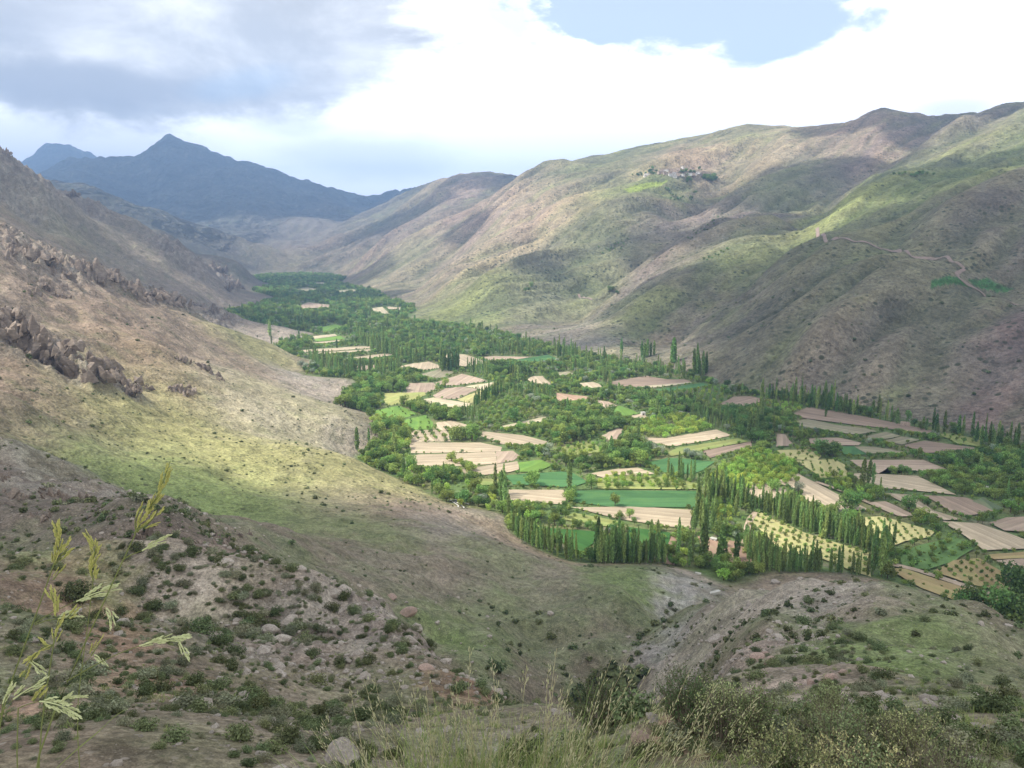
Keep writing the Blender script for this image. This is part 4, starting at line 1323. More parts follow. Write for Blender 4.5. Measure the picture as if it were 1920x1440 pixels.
# rows of poplars near the lower end of the valley
Z('poplar', F_((88, 300), (400, 440), (860, 585), (1000, 612), (1010, 560), (560, 395), (250, 285), (92, 262)), 1.95, .58, .80, 'slender poplar in the belt above the yellow sapling field', PG, jit=.2)
Z('poplar', F_((-30, 470), (60, 520), (150, 600), (250, 665), (480, 700), (835, 738), (835, 765), (480, 750), (200, 745), (0, 680)), 2.0, .50, .72, 'slender poplar in the belt below the yellow sapling field', PG, jit=.2)
Z('poplar', F_((852, 700), (948, 702), (950, 752), (850, 752)), 3.0, .95, 1.15, 'tall poplar of the clump at the lower corner of the yellow sapling field', PG)
Z('darkpoplar', F_((1015, 618), (1065, 618), (1070, 640), (1012, 640)), 4.0, .8, 1.0, 'tall dark poplar beside the green sapling plot', PG)
Z('poplar', E_((1455, 690), (1625, 690), (1620, 752), (1450, 745)), 2.7, .8, 1.1, 'big poplar of the grove at the end of the long pale field', PG, jit=.25)
Z('poplar', E_((1510, 540), (1590, 540), (1600, 690), (1480, 690)), 3.4, 1.0, 1.3, 'very tall poplar standing above the grove beside the long green crop', PG, jit=.25)
Z('poplar', E_((1570, 440), (1700, 490), (1910, 580), (1910, 612), (1700, 545), (1560, 510)), 2.0, .68, .9, 'poplar in the slanting row below the bright lime orchard', PG, jit=.2)
Z('poplar', E_((1275, 372), (1500, 352), (1515, 388), (1300, 398)), 3.2, .62, .8, 'poplar in the clump at the foot of the blue green crop field', PG, jit=.22)
Z('poplar', E_((80, 470), (185, 470), (225, 560), (120, 540)), 3.5, .95, 1.25, 'tall poplar in the stand beside the square bare field', PG, jit=.25)
Z('poplar', E_((205, 690), (400, 815), (650, 890), (690, 940), (600, 945), (380, 860), (225, 770)), 2.1, .55, .82, 'poplar in the long belt along the foot of the smooth hill', PG, jit=.2)
Z('poplar', E_((790, 880), (1290, 900), (1290, 975), (815, 985)), 2.2, .66, .94, 'poplar in the large grove above the gravel fan', PG, jit=.2)
Z('darkpoplar', E_((760, 850), (860, 830), (900, 900), (800, 940)), 3.6, .85, 1.05, 'dark poplar at the shaded end of the large grove', PG, jit=.2)
Z('poplar', E_((1335, 930), (1480, 900), (1540, 930), (1380, 970)), 3.6, .75, 1.0, 'poplar in the group beside the red earth lane', PG, jit=.25)
for q, s in ((E_((1537, 905), (1562, 915)), .9), (E_((1668, 935),), .95), (E_((1775, 925),), .72), (E_((1640, 950), (1702, 930)), .5)):
    for p in q:
        x, y = floor_xy(*p)
        plant('darkpoplar', x, y, s, 1.0, 'single dark poplar on the red orchard plot with scattered bushes', PG)
# middle of the valley
Z('darkpoplar', B_((862, 705), (940, 745), (1225, 605), (1190, 572)), 3.4, .55, .72, 'dark poplar in the slanting row through the middle of the orchards', PG, jit=.2)
Z('poplar', B_((730, 825), (950, 800), (965, 960), (900, 955), (760, 875)), 3.6, .45, .62, 'pale young poplar in the patch beside the big round trees', PG, jit=.25)
Z('poplar', B_((1200, 580), (1500, 555), (1800, 620), (1700, 685), (1480, 625), (1210, 622)), 4.0, .48, .66, 'young poplar in the broad stand above the dark orchard', PG, jit=.25)
Z('darkpoplar', B_((515, 292), (742, 280), (742, 335), (535, 340)), 3.6, .95, 1.15, 'dark poplar in the square block among the bare fields', PG, jit=.15)
Z('poplar', B_((790, 330), (1060, 300), (1095, 412), (940, 398), (800, 352)), 4.0, .62, .8, 'pale poplar in the block beside the square dark one', PG, jit=.25)
Z('dark', B_((1070, 330), (1300, 300), (1505, 330), (1500, 395), (1250, 392), (1090, 395)), 5.5, 1.1, 1.5, 'dark round tree in the dense copse below the poplar screen', 'dark copse in mid valley')
Z('poplar', B_((1040, 132), (1560, 132), (1560, 165), (1050, 168)), 4.6, .85, 1.1, 'tall poplar in the straight screen along the foot of the far hill', PG, jit=.2)
Z('poplar', A_((1090, 300), (1300, 330), (1560, 440), (1660, 470), (1480, 465), (1250, 375)), 4.6, .9, 1.15, 'poplar in the great stand left of the bare mid valley fields', PG, jit=.25)
Z('poplar', A_((640, 440), (900, 480), (960, 580), (800, 565), (660, 475)), 4.8, .75, 1.0, 'poplar in the grove below the striped fields', PG, jit=.25)
Z('poplar', A_((960, 560), (1490, 552), (1490, 595), (960, 605)), 4.6, .75, .95, 'poplar in the band behind the round walnut trees', PG, jit=.25)
Z('poplar', C_((0, 112), (200, 132), (260, 182), (450, 192), (440, 218), (180, 172), (0, 152)), 4.8, .9, 1.15, 'poplar in the belt where the far hill meets the valley', PG, jit=.25)
Z('poplar', C_((388, 350), (512, 350), (522, 398), (400, 385)), 4.0, .7, .95, 'poplar in the clump beside the brown field', PG, jit=.25)
Z(('poplar', 'dark'), C_((680, 278), (1185, 290), (1205, 338), (760, 325)), 5.2, .8, 1.1, 'tree in the dark mixed belt behind the brown field', 'mixed belt behind the brown field', jit=.25)
Z(('poplar', 'broad'), C_((930, 470), (1090, 500), (1150, 520), (1100, 540), (900, 530)), 4.8, .6, .85, 'tree in the mixed clump below the teal strip', 'mixed clump below the teal strip', jit=.25)
Z('poplar', C_((1180, 625), (1440, 685), (1610, 745), (1560, 805), (1420, 795), (1200, 685)), 3.4, .48, .62, 'thin poplar in the dense plantation above the tan field', PG, jit=.2)
for p, s in zip(C_((600, 158), (782, 180), (806, 182), (832, 184), (862, 182), (892, 180), (1052, 232), (1066, 236), (1078, 232)), (1.2, 1.0, .95, 1.0, 1.0, .95, 1.45, 1.5, 1.4)):
    x, y = floor_xy(*p)
    one = p[0] < 1170
    plant('darkpoplar', x, y, s, 1.0, 'single dark poplar at the foot of the far hill' if one else ('dark poplar in the row of five at the foot of the far hill' if p[0] < 1240 else 'broad dark poplar clump standing alone under the far hill'), PG)
Z('darkpoplar', C_((1232, 300), (1375, 300), (1380, 325), (1235, 325)), 4.0, 1.15, 1.5, 'tall dark poplar in the isolated group below the ribbed hillside', PG)
# screen along the foot of the far hill on the right
for q, s in ((HH_((80, 312), (410, 352), (420, 378), (90, 332)), 1.0), (HH_((415, 372), (610, 392), (622, 412), (420, 392)), 1.12), (HH_((610, 402), (795, 432), (790, 446), (610, 424)), .95)):
    Z(('poplar', 'darkpoplar'), q, 4.2, s * .85, s * 1.1, 'tall poplar in the screen above the big brown field', PG, jit=.25)
for q, s in ((HH_((830, 442), (1060, 492), (1040, 506), (830, 464)), .92), (HH_((1060, 492), (1300, 542), (1560, 582), (1560, 604), (1200, 546)), 1.0), (HH_((1560, 592), (2000, 652), (2000, 690), (1600, 652)), .95)):
    Z(('poplar', 'darkpoplar', 'dark'), q, 4.2, s * .8, s * 1.05, 'tall tree in the dark screen under the purple hillside', 'dark screen under the purple hillside', jit=.25)
for p, s, k, lb in ((HH_((545, 452),)[0], .62, 'darkpoplar', 'lone dark poplar standing in the big brown field'),
                    (D_((650, 642),)[0], .95, 'poplar', 'tallest poplar of the three on the edge of the pale field'), (D_((695, 622),)[0], .85, 'poplar', 'middle poplar of the three on the edge of the pale field'),
                    (D_((735, 640),)[0], .78, 'poplar', 'smallest poplar of the three on the edge of the pale field'), (D_((795, 668),)[0], .42, 'poplar', 'short pale poplar beside the three on the pale field'),
                    (C_((745, 905),)[0], 1.0, 'poplar', 'lone thin poplar above the silvery willows'), (C_((500, 1090),)[0], .95, 'poplar', 'lone thin poplar in the middle of the lime trees'),
                    (B_((1383, 462),)[0], .85, 'poplar', 'lone thin poplar behind the young poplar stand'), (B_((345, 205),)[0], 1.1, 'darkpoplar', 'thick dark poplar beside the great stand'),
                    (A_((320, 290),)[0], 1.3, 'poplar', 'very tall lone poplar at the upper rim of the valley'), (A_((920, 350),)[0], .7, 'darkpoplar', 'small dark poplar on the striped fields'),
                    (E_((620, 440),)[0], 1.0, 'poplar', 'forked poplar between the two green crops'), (A_((1105, 1300),)[0], .9, 'poplar', 'thin poplar at the edge of the dry slope'),
                    (A_((1210, 1235),)[0], .62, 'darkpoplar', 'short dark poplar at the edge of the dry slope'), (A_((1445, 1320),)[0], 1.05, 'poplar', 'dark tall poplar among the trees beside the tan fields')):
    x, y = floor_xy(*p)
    plant(k, x, y, s, 1.0, lb, PG)

# orchards in rows
OG = 'fruit trees set out in rows'
Z('lime', P_((1325, 900), (1400, 845), (1440, 850), (1492, 870), (1502, 905), (1400, 922), (1335, 930)), 4.0, .8, 1.1, 'fresh lime green fruit tree in the bright sunlit orchard', OG)
Z('orchard', B_((960, 720), (1240, 620), (1480, 640), (1820, 740), (1700, 850), (1420, 880), (1100, 960), (980, 950), (950, 800)), 4.6, .75, 1.0, 'fruit tree in the deep green orchard of dense rows', OG)
Z('lime', C_((820, 700), (1180, 690), (1420, 780), (1440, 800), (980, 872), (800, 862), (760, 780)), 4.6, .9, 1.25, 'bright fruit tree in the orchard behind the long tan field', OG)
Z(('lime', 'orchard'), C_((1080, 450), (1400, 395), (1560, 460), (1520, 540), (1400, 590), (1180, 540)), 4.6, .6, .85, 'small fruit tree in the yellow green orchard under the hill', OG)
Z(('lime', 'orchard'), E_((1625, 500), (1720, 530), (1760, 600), (1730, 700), (1620, 720), (1610, 600)), 3.6, .7, .95, 'lime green fruit tree in the walled orchard between poplar rows', OG)
Z(('lime', 'orchard'), D_((330, 560), (540, 545), (650, 640), (760, 740), (680, 770), (560, 740), (420, 650)), 3.8, .7, 1.0, 'fruit tree in the green strip beside the striped bare field', OG)
Z('orchard', D_((1100, 520), (1330, 520), (1700, 590), (2100, 700), (2100, 760), (1620, 720), (1400, 710), (1090, 560)), 4.0, .9, 1.2, 'fruit tree in the broad shaded orchard on the far side', OG)
Z(('lime', 'orchard'), HH_((50, 395), (110, 340), (400, 360), (420, 385), (330, 430), (100, 430)), 4.8, .6, .85, 'fruit tree in the green plot above the brown field', OG)
Z(('lime', 'orchard'), E_((545, 150), (780, 108), (865, 180), (560, 210)), 4.0, .55, .75, 'low fruit tree in the pale green orchard among the lime trees', OG)
Z(('lime', 'orchard'), E_((810, 385), (905, 340), (1285, 352), (1520, 400), (1505, 437), (820, 432)), 4.0, .6, .85, 'low fruit tree in the orchard behind the long green crop', OG)
Z('orchard', E_((562, 645), (640, 602), (955, 662), (900, 698)), 4.4, .4, .6, 'small fruit tree on the yellow green plot above the dark meadow', OG, drop=.3)
Z('sapling', F_((15, 342), (100, 312), (400, 450), (840, 592), (852, 750), (720, 704), (480, 604), (240, 574), (170, 494)), 3.7, .9, 1.35, 'sapling on the sunlit yellow field between two poplar belts', 'saplings on the yellow fields', jit=.05)
Z('sapling', F_((815, 345), (930, 337), (1100, 387), (1300, 440), (1255, 474), (1100, 504), (1010, 540), (832, 433)), 3.7, .8, 1.1, 'sapling on the yellow field behind the poplar belt', 'saplings on the yellow fields', jit=.05)
Z(('sapling', 'orchard'), F_((1060, 605), (1180, 542), (1440, 478), (1560, 560), (1435, 640), (1250, 695), (1095, 695)), 3.4, .55, .8, 'low fruit tree on the green plot beside the cart lane', OG)
Z('sapling', F_((1300, 715), (1440, 645), (1600, 628), (1870, 780), (1805, 855), (1560, 805)), 3.6, .8, 1.2, 'sapling on the ochre plot above the cart lane', 'saplings on the ochre plots', jit=.05)
Z('sapling', F_((965, 695), (1100, 705), (1500, 832), (1840, 950), (1650, 1005), (1500, 936), (1200, 825)), 3.8, .6, .95, 'sapling on the ochre strip below the cart lane', 'saplings on the ochre plots', drop=.35, jit=.05)
Z('sapling', D_((120, 440), (430, 432), (540, 490), (530, 568), (330, 578), (245, 505)), 4.2, .8, 1.2, 'sapling on the yellow patch beside the lime orchard', 'saplings on the yellow fields', drop=.25, jit=.05)
Z('sapling', D_((0, 357), (220, 352), (330, 400), (300, 430), (0, 422)), 4.6, 1.0, 1.5, 'sapling on the pale yellow patch above the bright orchard', 'saplings on the yellow fields', drop=.25, jit=.05)
Z('sapling', D_((1260, 234), (1340, 228), (1590, 282), (1560, 326), (1400, 302)), 5.5, 1.2, 1.7, 'sapling on the shaded plot under the dark tree screen', 'saplings on the shaded plot', jit=.05)
Z('sapling', B_((170, 1005), (600, 1000), (620, 1125), (160, 1132)), 5.0, 1.3, 2.0, 'young fruit tree in the open rows above the tan fields', 'young trees in open rows', jit=.05)
Z('sapling', A_((1240, 915), (1480, 872), (1640, 940), (1520, 980), (1300, 980)), 7.0, .7, 1.0, 'small sapling on the upper bright grass plot', 'saplings on the bright grass', drop=.4, jit=.05)
Z('sapling', A_((1500, 1005), (1720, 956), (1780, 1020), (1770, 1082), (1580, 1082)), 5.5, .7, 1.0, 'small sapling on the lower bright grass plot', 'saplings on the bright grass', drop=.3, jit=.05)
Z('orchard', P_((1310, 1012), (1345, 1016), (1400, 1024), (1415, 1060), (1380, 1062), (1330, 1052)), 5.6, .5, .75, 'round bush like tree on the red orchard plot', OG, drop=.35)
Z('orchard', E_((1030, 705), (1315, 742), (1305, 828), (1045, 818)), 5.2, .5, .8, 'small round tree on the dark green plot above the big grove', OG, drop=.45)

# single big trees and clumps that stand out
BG = 'broadleaf trees of the valley'
for kind, q, s, lb in (
        ('broad', B_((700, 1110), (870, 1120)), 1.55, 'one of the two big round walnut trees at the edge of the tan fields'),
        ('dark', B_((1335, 905),), 1.55, 'big dark round tree alone in the deep green orchard'), ('broad', B_((570, 520),), 1.05, 'round tree at the corner between the pink fields'),
        ('broad', E_((370, 410),), 1.35, 'big tree in front of the upper green crop'), ('broad', E_((770, 430),), 1.0, 'upright tree between bare field and yellow green orchard'),
        ('broad', E_((615, 520), (635, 480)), 1.0, 'tree at the corner of the square bare field'), ('broad', E_((935, 555),), .85, 'olive bush like tree on the edge of the long green crop'),
        ('broad', E_((965, 640), (1035, 640)), .7, 'small tree beside the long pale field'), ('broad', HH_((180, 960),), 1.1, 'round bright tree at the end of the poplar belt'),
        ('willow', HH_((355, 985),), 1.1, 'grey willow on the striped bare field'), ('dark', HH_((680, 1110), (740, 1100)), 1.35, 'dark round tree at the lower tip of the striped bare field'),
        ('dark', F_((1125, 290),), 1.15, 'round dark tree between the two pink fields'), ('dark', F_((1840, 870), (1900, 900)), 1.75, 'big dark tree at the end of the cart lane'),
        ('dark', F_((1500, 985), (1560, 1000), (1610, 1005)), 1.25, 'dark tree below the ochre strip'), ('dark', F_((1760, 1080), (1830, 1090), (1900, 1110)), 1.7, 'big dark tree behind the grassy knoll'),
        ('willow', B_((1490, 350), (1740, 350)), 1.2, 'pale willow near the dark copse'), ('willow', B_((1540, 660), (1600, 690)), 1.1, 'silvery willow at the edge of the deep green orchard'),
        ('willow', C_((800, 940), (850, 960), (900, 985), (945, 1010), (760, 920)), 1.0, 'silvery willow in the line below the tan field'), ('willow', A_((600, 545), (640, 550), (700, 520), (1010, 540), (1070, 275)), 1.2, 'silvery willow among the upper groves'),
        ('broad', C_((730, 1120), (770, 1130)), 1.2, 'bright yellow green tree above the bare field'), ('willow', C_((1180, 1040), (1230, 1060), (1290, 1060)), .95, 'grey bush like tree above the teal crop'),
        ('broad', D_((890, 540), (960, 545), (1010, 548)), .7, 'yellow green bush tree along the pale field'), ('dark', D_((360, 400), (420, 400), (330, 390)), 1.4, 'dark tree in the clump beside the small teal crop'),
        ('dark', C_((1690, 830), (1640, 800), (1720, 780)), 1.4, 'dark tree beside the long tan field'), ('broad', C_((950, 640), (1000, 680), (900, 620)), 1.6, 'big tree of the cluster near the white hut'),
        ('broad', B_((290, 800), (450, 870), (520, 880), (640, 890), (680, 880), (100, 730), (180, 780), (240, 790)), 1.25, 'round tree in the line below the pale field')):
    for p in q:
        x, y = floor_xy(*p)
        plant(kind, x, y, s * RNG.uniform(.94, 1.06), RNG.uniform(.95, 1.08), lb, BG)

# dense green of the left rim, the copse above the knoll, dark wood on the right
for q, k, s0, s1, sp, lb in (
        (A_((1030, 760), (1200, 650), (1520, 640), (1530, 745), (1280, 760), (1290, 860), (1230, 960), (930, 940), (920, 880)), ('broad', 'broad', 'dark'), .95, 1.35, 5.2, 'round tree in the thick wood at the tip of the grey spur'),
        (A_((1210, 1000), (1480, 960), (1580, 1080), (1560, 1290), (1450, 1300), (1250, 1180)), ('broad', 'broad', 'lime'), .95, 1.3, 5.2, 'round bright tree in the thick wood along the dry slope'),
        (A_((1240, 1350), (1420, 1310), (1580, 1380), (1640, 1440), (1300, 1440)), ('broad', 'lime'), .8, 1.1, 4.8, 'bright tree in the wood beside the lowest tan fields'),
        (E_((-240, 230), (-100, 250), (0, 400), (80, 480), (180, 620), (90, 560), (-40, 470), (-150, 380)), ('broad', 'lime', 'broad'), .75, 1.1, 4.6, 'bright tree in the wood at the foot of the smooth hill'),
        (P_((1285, 1068), (1320, 1052), (1390, 1068), (1430, 1080), (1420, 1090), (1370, 1088), (1310, 1078)), ('dark', 'broad'), .6, .85, 3.6, 'dense green tree in the copse above the gravel fan'),
        (D_((1180, 400), (1350, 380), (1560, 390), (1990, 430), (2100, 560), (2100, 660), (1700, 560), (1400, 480), (1200, 440)), ('dark', 'dark', 'broad'), .9, 1.3, 5.0, 'dark tree in the shaded wood on the far side'),
        (C_((1440, 620), (1640, 640), (1900, 660), (1960, 720), (1900, 900), (1760, 940), (1620, 830), (1620, 760)), ('dark', 'poplar', 'dark'), .9, 1.25, 5.4, 'dark tree in the shaded wood beside the brown fields'),
        (C_((0, 720), (250, 640), (420, 620), (660, 700), (640, 780), (420, 840), (250, 900), (0, 880)), ('broad', 'broad', 'dark'), .85, 1.25, 4.8, 'round tree in the wild wood in the middle of the valley'),
        (E_((560, 240), (700, 200), (860, 180), (1060, 130), (1150, 220), (1040, 290), (700, 300), (560, 300)), ('broad', 'lime', 'dark'), .85, 1.2, 4.8, 'round tree in the wood above the upper green crop'),
        (E_((380, 560), (560, 560), (600, 640), (820, 690), (800, 725), (560, 705), (360, 650)), ('dark', 'broad'), .55, .8, 4.2, 'low tree in the thicket above the dark meadow')):
    Z(k, q, sp, s0, s1, lb, BG, jit=.3, drop=.04)

# everything between: hedges, thickets and odd trees
edge = np.concatenate([np.array(rough_edge(p, 2.5, 0)) for k, p in FPOLY])
gx, gy = np.meshgrid(np.arange(-720, 480, 3.2), np.arange(240, 2260, 3.2))
gx = gx.ravel() + RNG.uniform(-1.6, 1.6, gx.size)
gy = gy.ravel() + RNG.uniform(-1.6, 1.6, gy.size)
ga_, gr_ = np.arctan2(gx, gy), np.hypot(gx, gy)
ok = (raw(ga_, np.log(gr_)) < -0.6) & (np.abs(ga_) < R(36)) & (gr_ > 262)
far_thin = RNG.random(gx.size) > (.12 + sstep(gr_, 560, 1050) * .66)
ok &= far_thin
gx, gy, gr_ = gx[ok], gy[ok], gr_[ok]
bad = np.zeros(len(gx), bool)
for k, p in FPOLY:
    bad |= inside(p, gx, gy)
for p in ZONES:
    bad |= inside(p, gx, gy)
gx, gy, gr_ = gx[~bad], gy[~bad], gr_[~bad]
de = np.full(len(gx), 1e9)
for i in range(0, len(gx), 2000):
    de[i:i + 2000] = np.sqrt(((gx[i:i + 2000, None] - edge[None, :, 0]) ** 2 + (gy[i:i + 2000, None] - edge[None, :, 1]) ** 2).min(1))
den = fbm(gx / 45, gy / 45, 3, 401)
FILL = []
for x, y, r, d, n in zip(gx, gy, gr_, de, den):
    u = RNG.random()
    if d < 1.2:
        if u < .8:
            FILL.append(('sapling', x, y, RNG.uniform(.6, 1.5)))
    elif d < 4.0:
        if u < .88:
            FILL.append((('broad', 'orchard', 'dark')[RNG.integers(3)] if u < .4 else 'sapling', x, y, RNG.uniform(.34, .6) if u < .4 else RNG.uniform(1.0, 1.8)))
    else:
        if n < -.55 and r < 900:
            if u < .4:
                FILL.append(('sapling', x, y, RNG.uniform(.9, 1.6)))
        elif .62 < u < .93 and r < 700:
            FILL.append(('sapling', x, y, RNG.uniform(1.1, 2.2)))
        elif u < (.62 if r < 700 else .9):
            s = RNG.uniform(.62, 1.05) * (1 + .35 * sstep(r, 700, 1300))
            k = 'broad' if RNG.random() < .72 else 'dark'
            q = RNG.random()
            if q < .06:
                k = 'willow'
            elif q < .18:
                k, s = 'poplar', s * .75
            elif q < .36 and r < 900:
                k, s = 'lime', s * 1.1
            FILL.append((k, x, y, min(s, .25 + .16 * d)))
for k, x, y, s in FILL:
    r = math.hypot(x, y)
    a = math.degrees(math.atan2(x, y))
    where = ('at the far head of the valley' if r > 1150 else 'in the upper valley groves' if r > 800 else
             ('in near mid valley' if a < 2 else 'across mid valley') if r > 480 else
             ('near the smooth hill' if a < 9 else 'among the lower fields'))
    nm = {'sapling': 'low hedge bush between fields', 'broad': 'green tree in the hedges', 'orchard': 'small green tree in the hedges', 'dark': 'dark tree in the hedges', 'willow': 'silvery tree in the hedges', 'poplar': 'slim poplar in the hedges', 'lime': 'fresh green tree in the hedges'}[k]
    plant(k, x, y, s, RNG.uniform(.9, 1.1), nm + ' ' + where, 'hedge trees and bushes')


# low trees stand in front of the open plots, tall ones where there is room behind them
GXF, GYF = np.meshgrid(np.arange(-730, 490, 1.5), np.arange(240, 2270, 1.5), indexing='ij')
FMASK = np.zeros(GXF.shape, bool)
for k, p in FPOLY:
    i0, i1 = int((p[:, 0].min() + 730) / 1.5), int((p[:, 0].max() + 730) / 1.5) + 2
    j0, j1 = int((p[:, 1].min() - 240) / 1.5), int((p[:, 1].max() - 240) / 1.5) + 2
    i0, j0 = max(i0, 0), max(j0, 0)
    FMASK[i0:i1, j0:j1] |= inside(p, GXF[i0:i1, j0:j1], GYF[i0:i1, j0:j1])


def in_field(x, y):
    i = np.clip(((x + 730) / 1.5).astype(int), 0, FMASK.shape[0] - 1)
    j = np.clip(((y - 240) / 1.5).astype(int), 0, FMASK.shape[1] - 1)
    return FMASK[i, j]


PX = np.array([p[1] for p in PLANTS])
PY = np.array([p[2] for p in PLANTS])
PR = np.hypot(PX, PY)
room = np.full(len(PX), 99.0)
for t in np.arange(60, 0.5, -1.5):
    hit = in_field(PX + PX / PR * t, PY + PY / PR * t)
    room[hit] = t
own = in_field(PX, PY)
hmax = room * H_CAM / PR * 1.15 + .5
out = []
for i, p in enumerate(PLANTS):
    k, x, y, s_, z_, lb, gp = p
    free = gp in ('hedge trees and bushes', 'dark copse in mid valley', 'dark screen under the purple hillside') or gp == 'fruit trees set out in rows' or (gp == 'broadleaf trees of the valley' and (' in the ' in lb and ('wood' in lb or 'thicket' in lb)))
    h = SIZE_[k] * s_ * z_
    if free and not own[i] and h > hmax[i]:
        f = hmax[i] / h
        if hmax[i] < .8:
            if RNG.random() < .5:
                continue
            f = .8 / h
        if k == 'poplar' and f < .55:
            k, s_, z_, lb = 'sapling', min(1.6, hmax[i] / 2.1), 1.0, 'low hedge bush between fields' + lb.split('hedges')[-1] if 'hedges' in lb else lb
        else:
            s_ = s_ * max(f, .22) ** .75
            z_ = z_ * max(f, .22) ** .25
    out.append((k, x, y, s_, z_, lb, gp))
PLANTS = out


# trees of the hill village and of the ravines, and a line of trees on the far shelf
V_ = crop(1170, 300, 9.6)
for pts_, k, s, n, sp, lb in ((V_((470, 225), (520, 220), (570, 225), (500, 262), (540, 265), (455, 262)), 'dark', 1.3, 1, 0, 'dark tree clump beside the hill village'),
                          (V_((260, 275), (300, 272), (340, 268), (390, 255), (215, 292), (155, 296)), 'dark', .9, 1, 0, 'small tree at the end of the hill village'),
                          (V_(*[(1020 + 26 * i, 236) for i in range(11)]), 'dark', 1.0, 1, 0, 'tree of the straight row inside the hill village'),
                          (V_((1330, 170), (1370, 180), (1390, 195)), 'dark', 1.0, 1, 0, 'tree above the hill village'),
                          (V_(*[(1450 + 32 * (i % 7), 330 + 22 * (i // 7)) for i in range(21)]), 'dark', 1.5, 1, 0, 'dark tree of the grove below the hill village'),
                          (V_((1120, 375), (1160, 372), (1200, 375), (1140, 355), (1180, 355)), 'dark', 1.2, 1, 0, 'tree of the little copse under the hill village'),
                          (V_((760, 515), (800, 550), (830, 590), (860, 630), (890, 660), (930, 650), (950, 690), (980, 720), (1010, 700), (900, 720), (850, 720), (1040, 670), (1180, 690), (1220, 670), (1260, 620), (1300, 590), (1220, 740), (1240, 710)), 'dark', .8, 1, 0, 'bushy tree in the ravine under the hill village'),
                          (P_(*[(1680 + 6.5 * i, 328 + (i % 3)) for i in range(11)]), 'dark', .8, 1, 0, 'tree in the line on the high shelf'),
                          (P_((985, 548), (992, 545), (997, 542), (1148, 551), (1142, 546), (1152, 556)), 'dark', 1.1, 1, 0, 'bushy tree on the sunlit spur'),
                          (P_(*[(1125 + 3.4 * i, 470 - 1.3 * i + 4 * (i % 3)) for i in range(16)]), 'dark', .5, 1, 0, 'bush along the green gully'),
                          (P_(*[(1290 + 4.5 * i, 448 - 3.4 * i + 3 * (i % 3)) for i in range(14)]), 'dark', .5, 1, 0, 'bush along the green gully'),
                          (P_(*[(1320 + 5 * i, 488 - 2.6 * i + 5 * (i % 2)) for i in range(10)]), 'dark', .55, 1, 0, 'bush along the green gully')):
    xs, ys, zs_, rs_ = see([p[0] for p in pts_], [p[1] for p in pts_])
    for x, y in zip(xs, ys):
        plant(k, x + RNG.normal(0, 1.5), y + RNG.normal(0, 3), s * RNG.uniform(.8, 1.2), RNG.uniform(.85, 1.1), lb, 'trees on the far hill')


# ---- geometry-node scatter for what is past counting
def scatter(name, groups, kind_label=None):
    """one object: groups = [(points Nx3, yaw N, scale Nx3, [objects]), ...]"""
    allp = np.concatenate([g[0] for g in groups]).astype(np.float32)
    rot = np.concatenate([np.c_[np.zeros((len(g[1]), 2)), g[1]] for g in groups]).astype(np.float32)
    scl = np.concatenate([g[2] for g in groups]).astype(np.float32)
    idx = np.concatenate([np.full(len(g[0]), i) for i, g in enumerate(groups)]).astype(np.int32)
    me = bpy.data.meshes.new(name)
    me.vertices.add(len(allp))
    me.vertices.foreach_set('co', allp.ravel())
    for nm, ty, dat in (('yaw', 'FLOAT_VECTOR', rot), ('size', 'FLOAT_VECTOR', scl)):
        at_ = me.attributes.new(nm, ty, 'POINT')
        at_.data.foreach_set('vector', dat.ravel())
    at_ = me.attributes.new('variant', 'INT', 'POINT')
    at_.data.foreach_set('value', idx)
    o = add(name, me)
    ng = bpy.data.node_groups.new(name, 'GeometryNodeTree')
    ng.interface.new_socket('Geometry', in_out='INPUT', socket_type='NodeSocketGeometry')
    ng.interface.new_socket('Geometry', in_out='OUTPUT', socket_type='NodeSocketGeometry')
    nd = lambda t: ng.nodes.new(t)
    gi, go = nd('NodeGroupInput'), nd('NodeGroupOutput')
    jn = nd('GeometryNodeJoinGeometry')

    def attr(n_, t):
        a = nd('GeometryNodeInputNamedAttribute')
        a.data_type = t
        a.inputs[0].default_value = n_
        return a
    ay, asz, av = attr('yaw', 'FLOAT_VECTOR'), attr('size', 'FLOAT_VECTOR'), attr('variant', 'INT')
    e2r = nd('FunctionNodeEulerToRotation')
    ng.links.new(ay.outputs[0], e2r.inputs[0])
    for i, g in enumerate(groups):
        cmp_ = nd('FunctionNodeCompare')
        cmp_.data_type = 'INT'
        cmp_.operation = 'EQUAL'
        ng.links.new(av.outputs[0], cmp_.inputs[2])
        cmp_.inputs[3].default_value = i
        iop = nd('GeometryNodeInstanceOnPoints')
        ng.links.new(gi.outputs[0], iop.inputs['Points'])
        ng.links.new(cmp_.outputs[0], iop.inputs['Selection'])
        src = nd('GeometryNodeJoinGeometry')
        for ob in reversed(g[3]):
            oi = nd('GeometryNodeObjectInfo')
            oi.transform_space = 'ORIGINAL'
            oi.inputs['Object'].default_value = ob
            ng.links.new(oi.outputs['Geometry'], src.inputs[0])
        ng.links.new(src.outputs[0], iop.inputs['Instance'])
        ng.links.new(e2r.outputs[0], iop.inputs['Rotation'])
        ng.links.new(asz.outputs[0], iop.inputs['Scale'])
        ng.links.new(iop.outputs[0], jn.inputs[0])
    ng.links.new(jn.outputs[0], go.inputs[0])
    md = o.modifiers.new('scatter', 'NODES')
    md.node_group = ng
    o['kind'] = 'stuff'
    return o


def in_frame(x, y, z, pad=0):
    x, y, z = np.asarray(x), np.asarray(y), np.asarray(z) - H_CAM
    f = y * math.cos(PITCH) - z * math.sin(PITCH)
    w = y * math.sin(PITCH) + z * math.cos(PITCH)
    u = 960 + FPX * x / f
    v = 720 - FPX * w / f
    return (u > -pad) & (u < 1920 + pad) & (v < 1440 + pad) & (v > 0), u, v, f


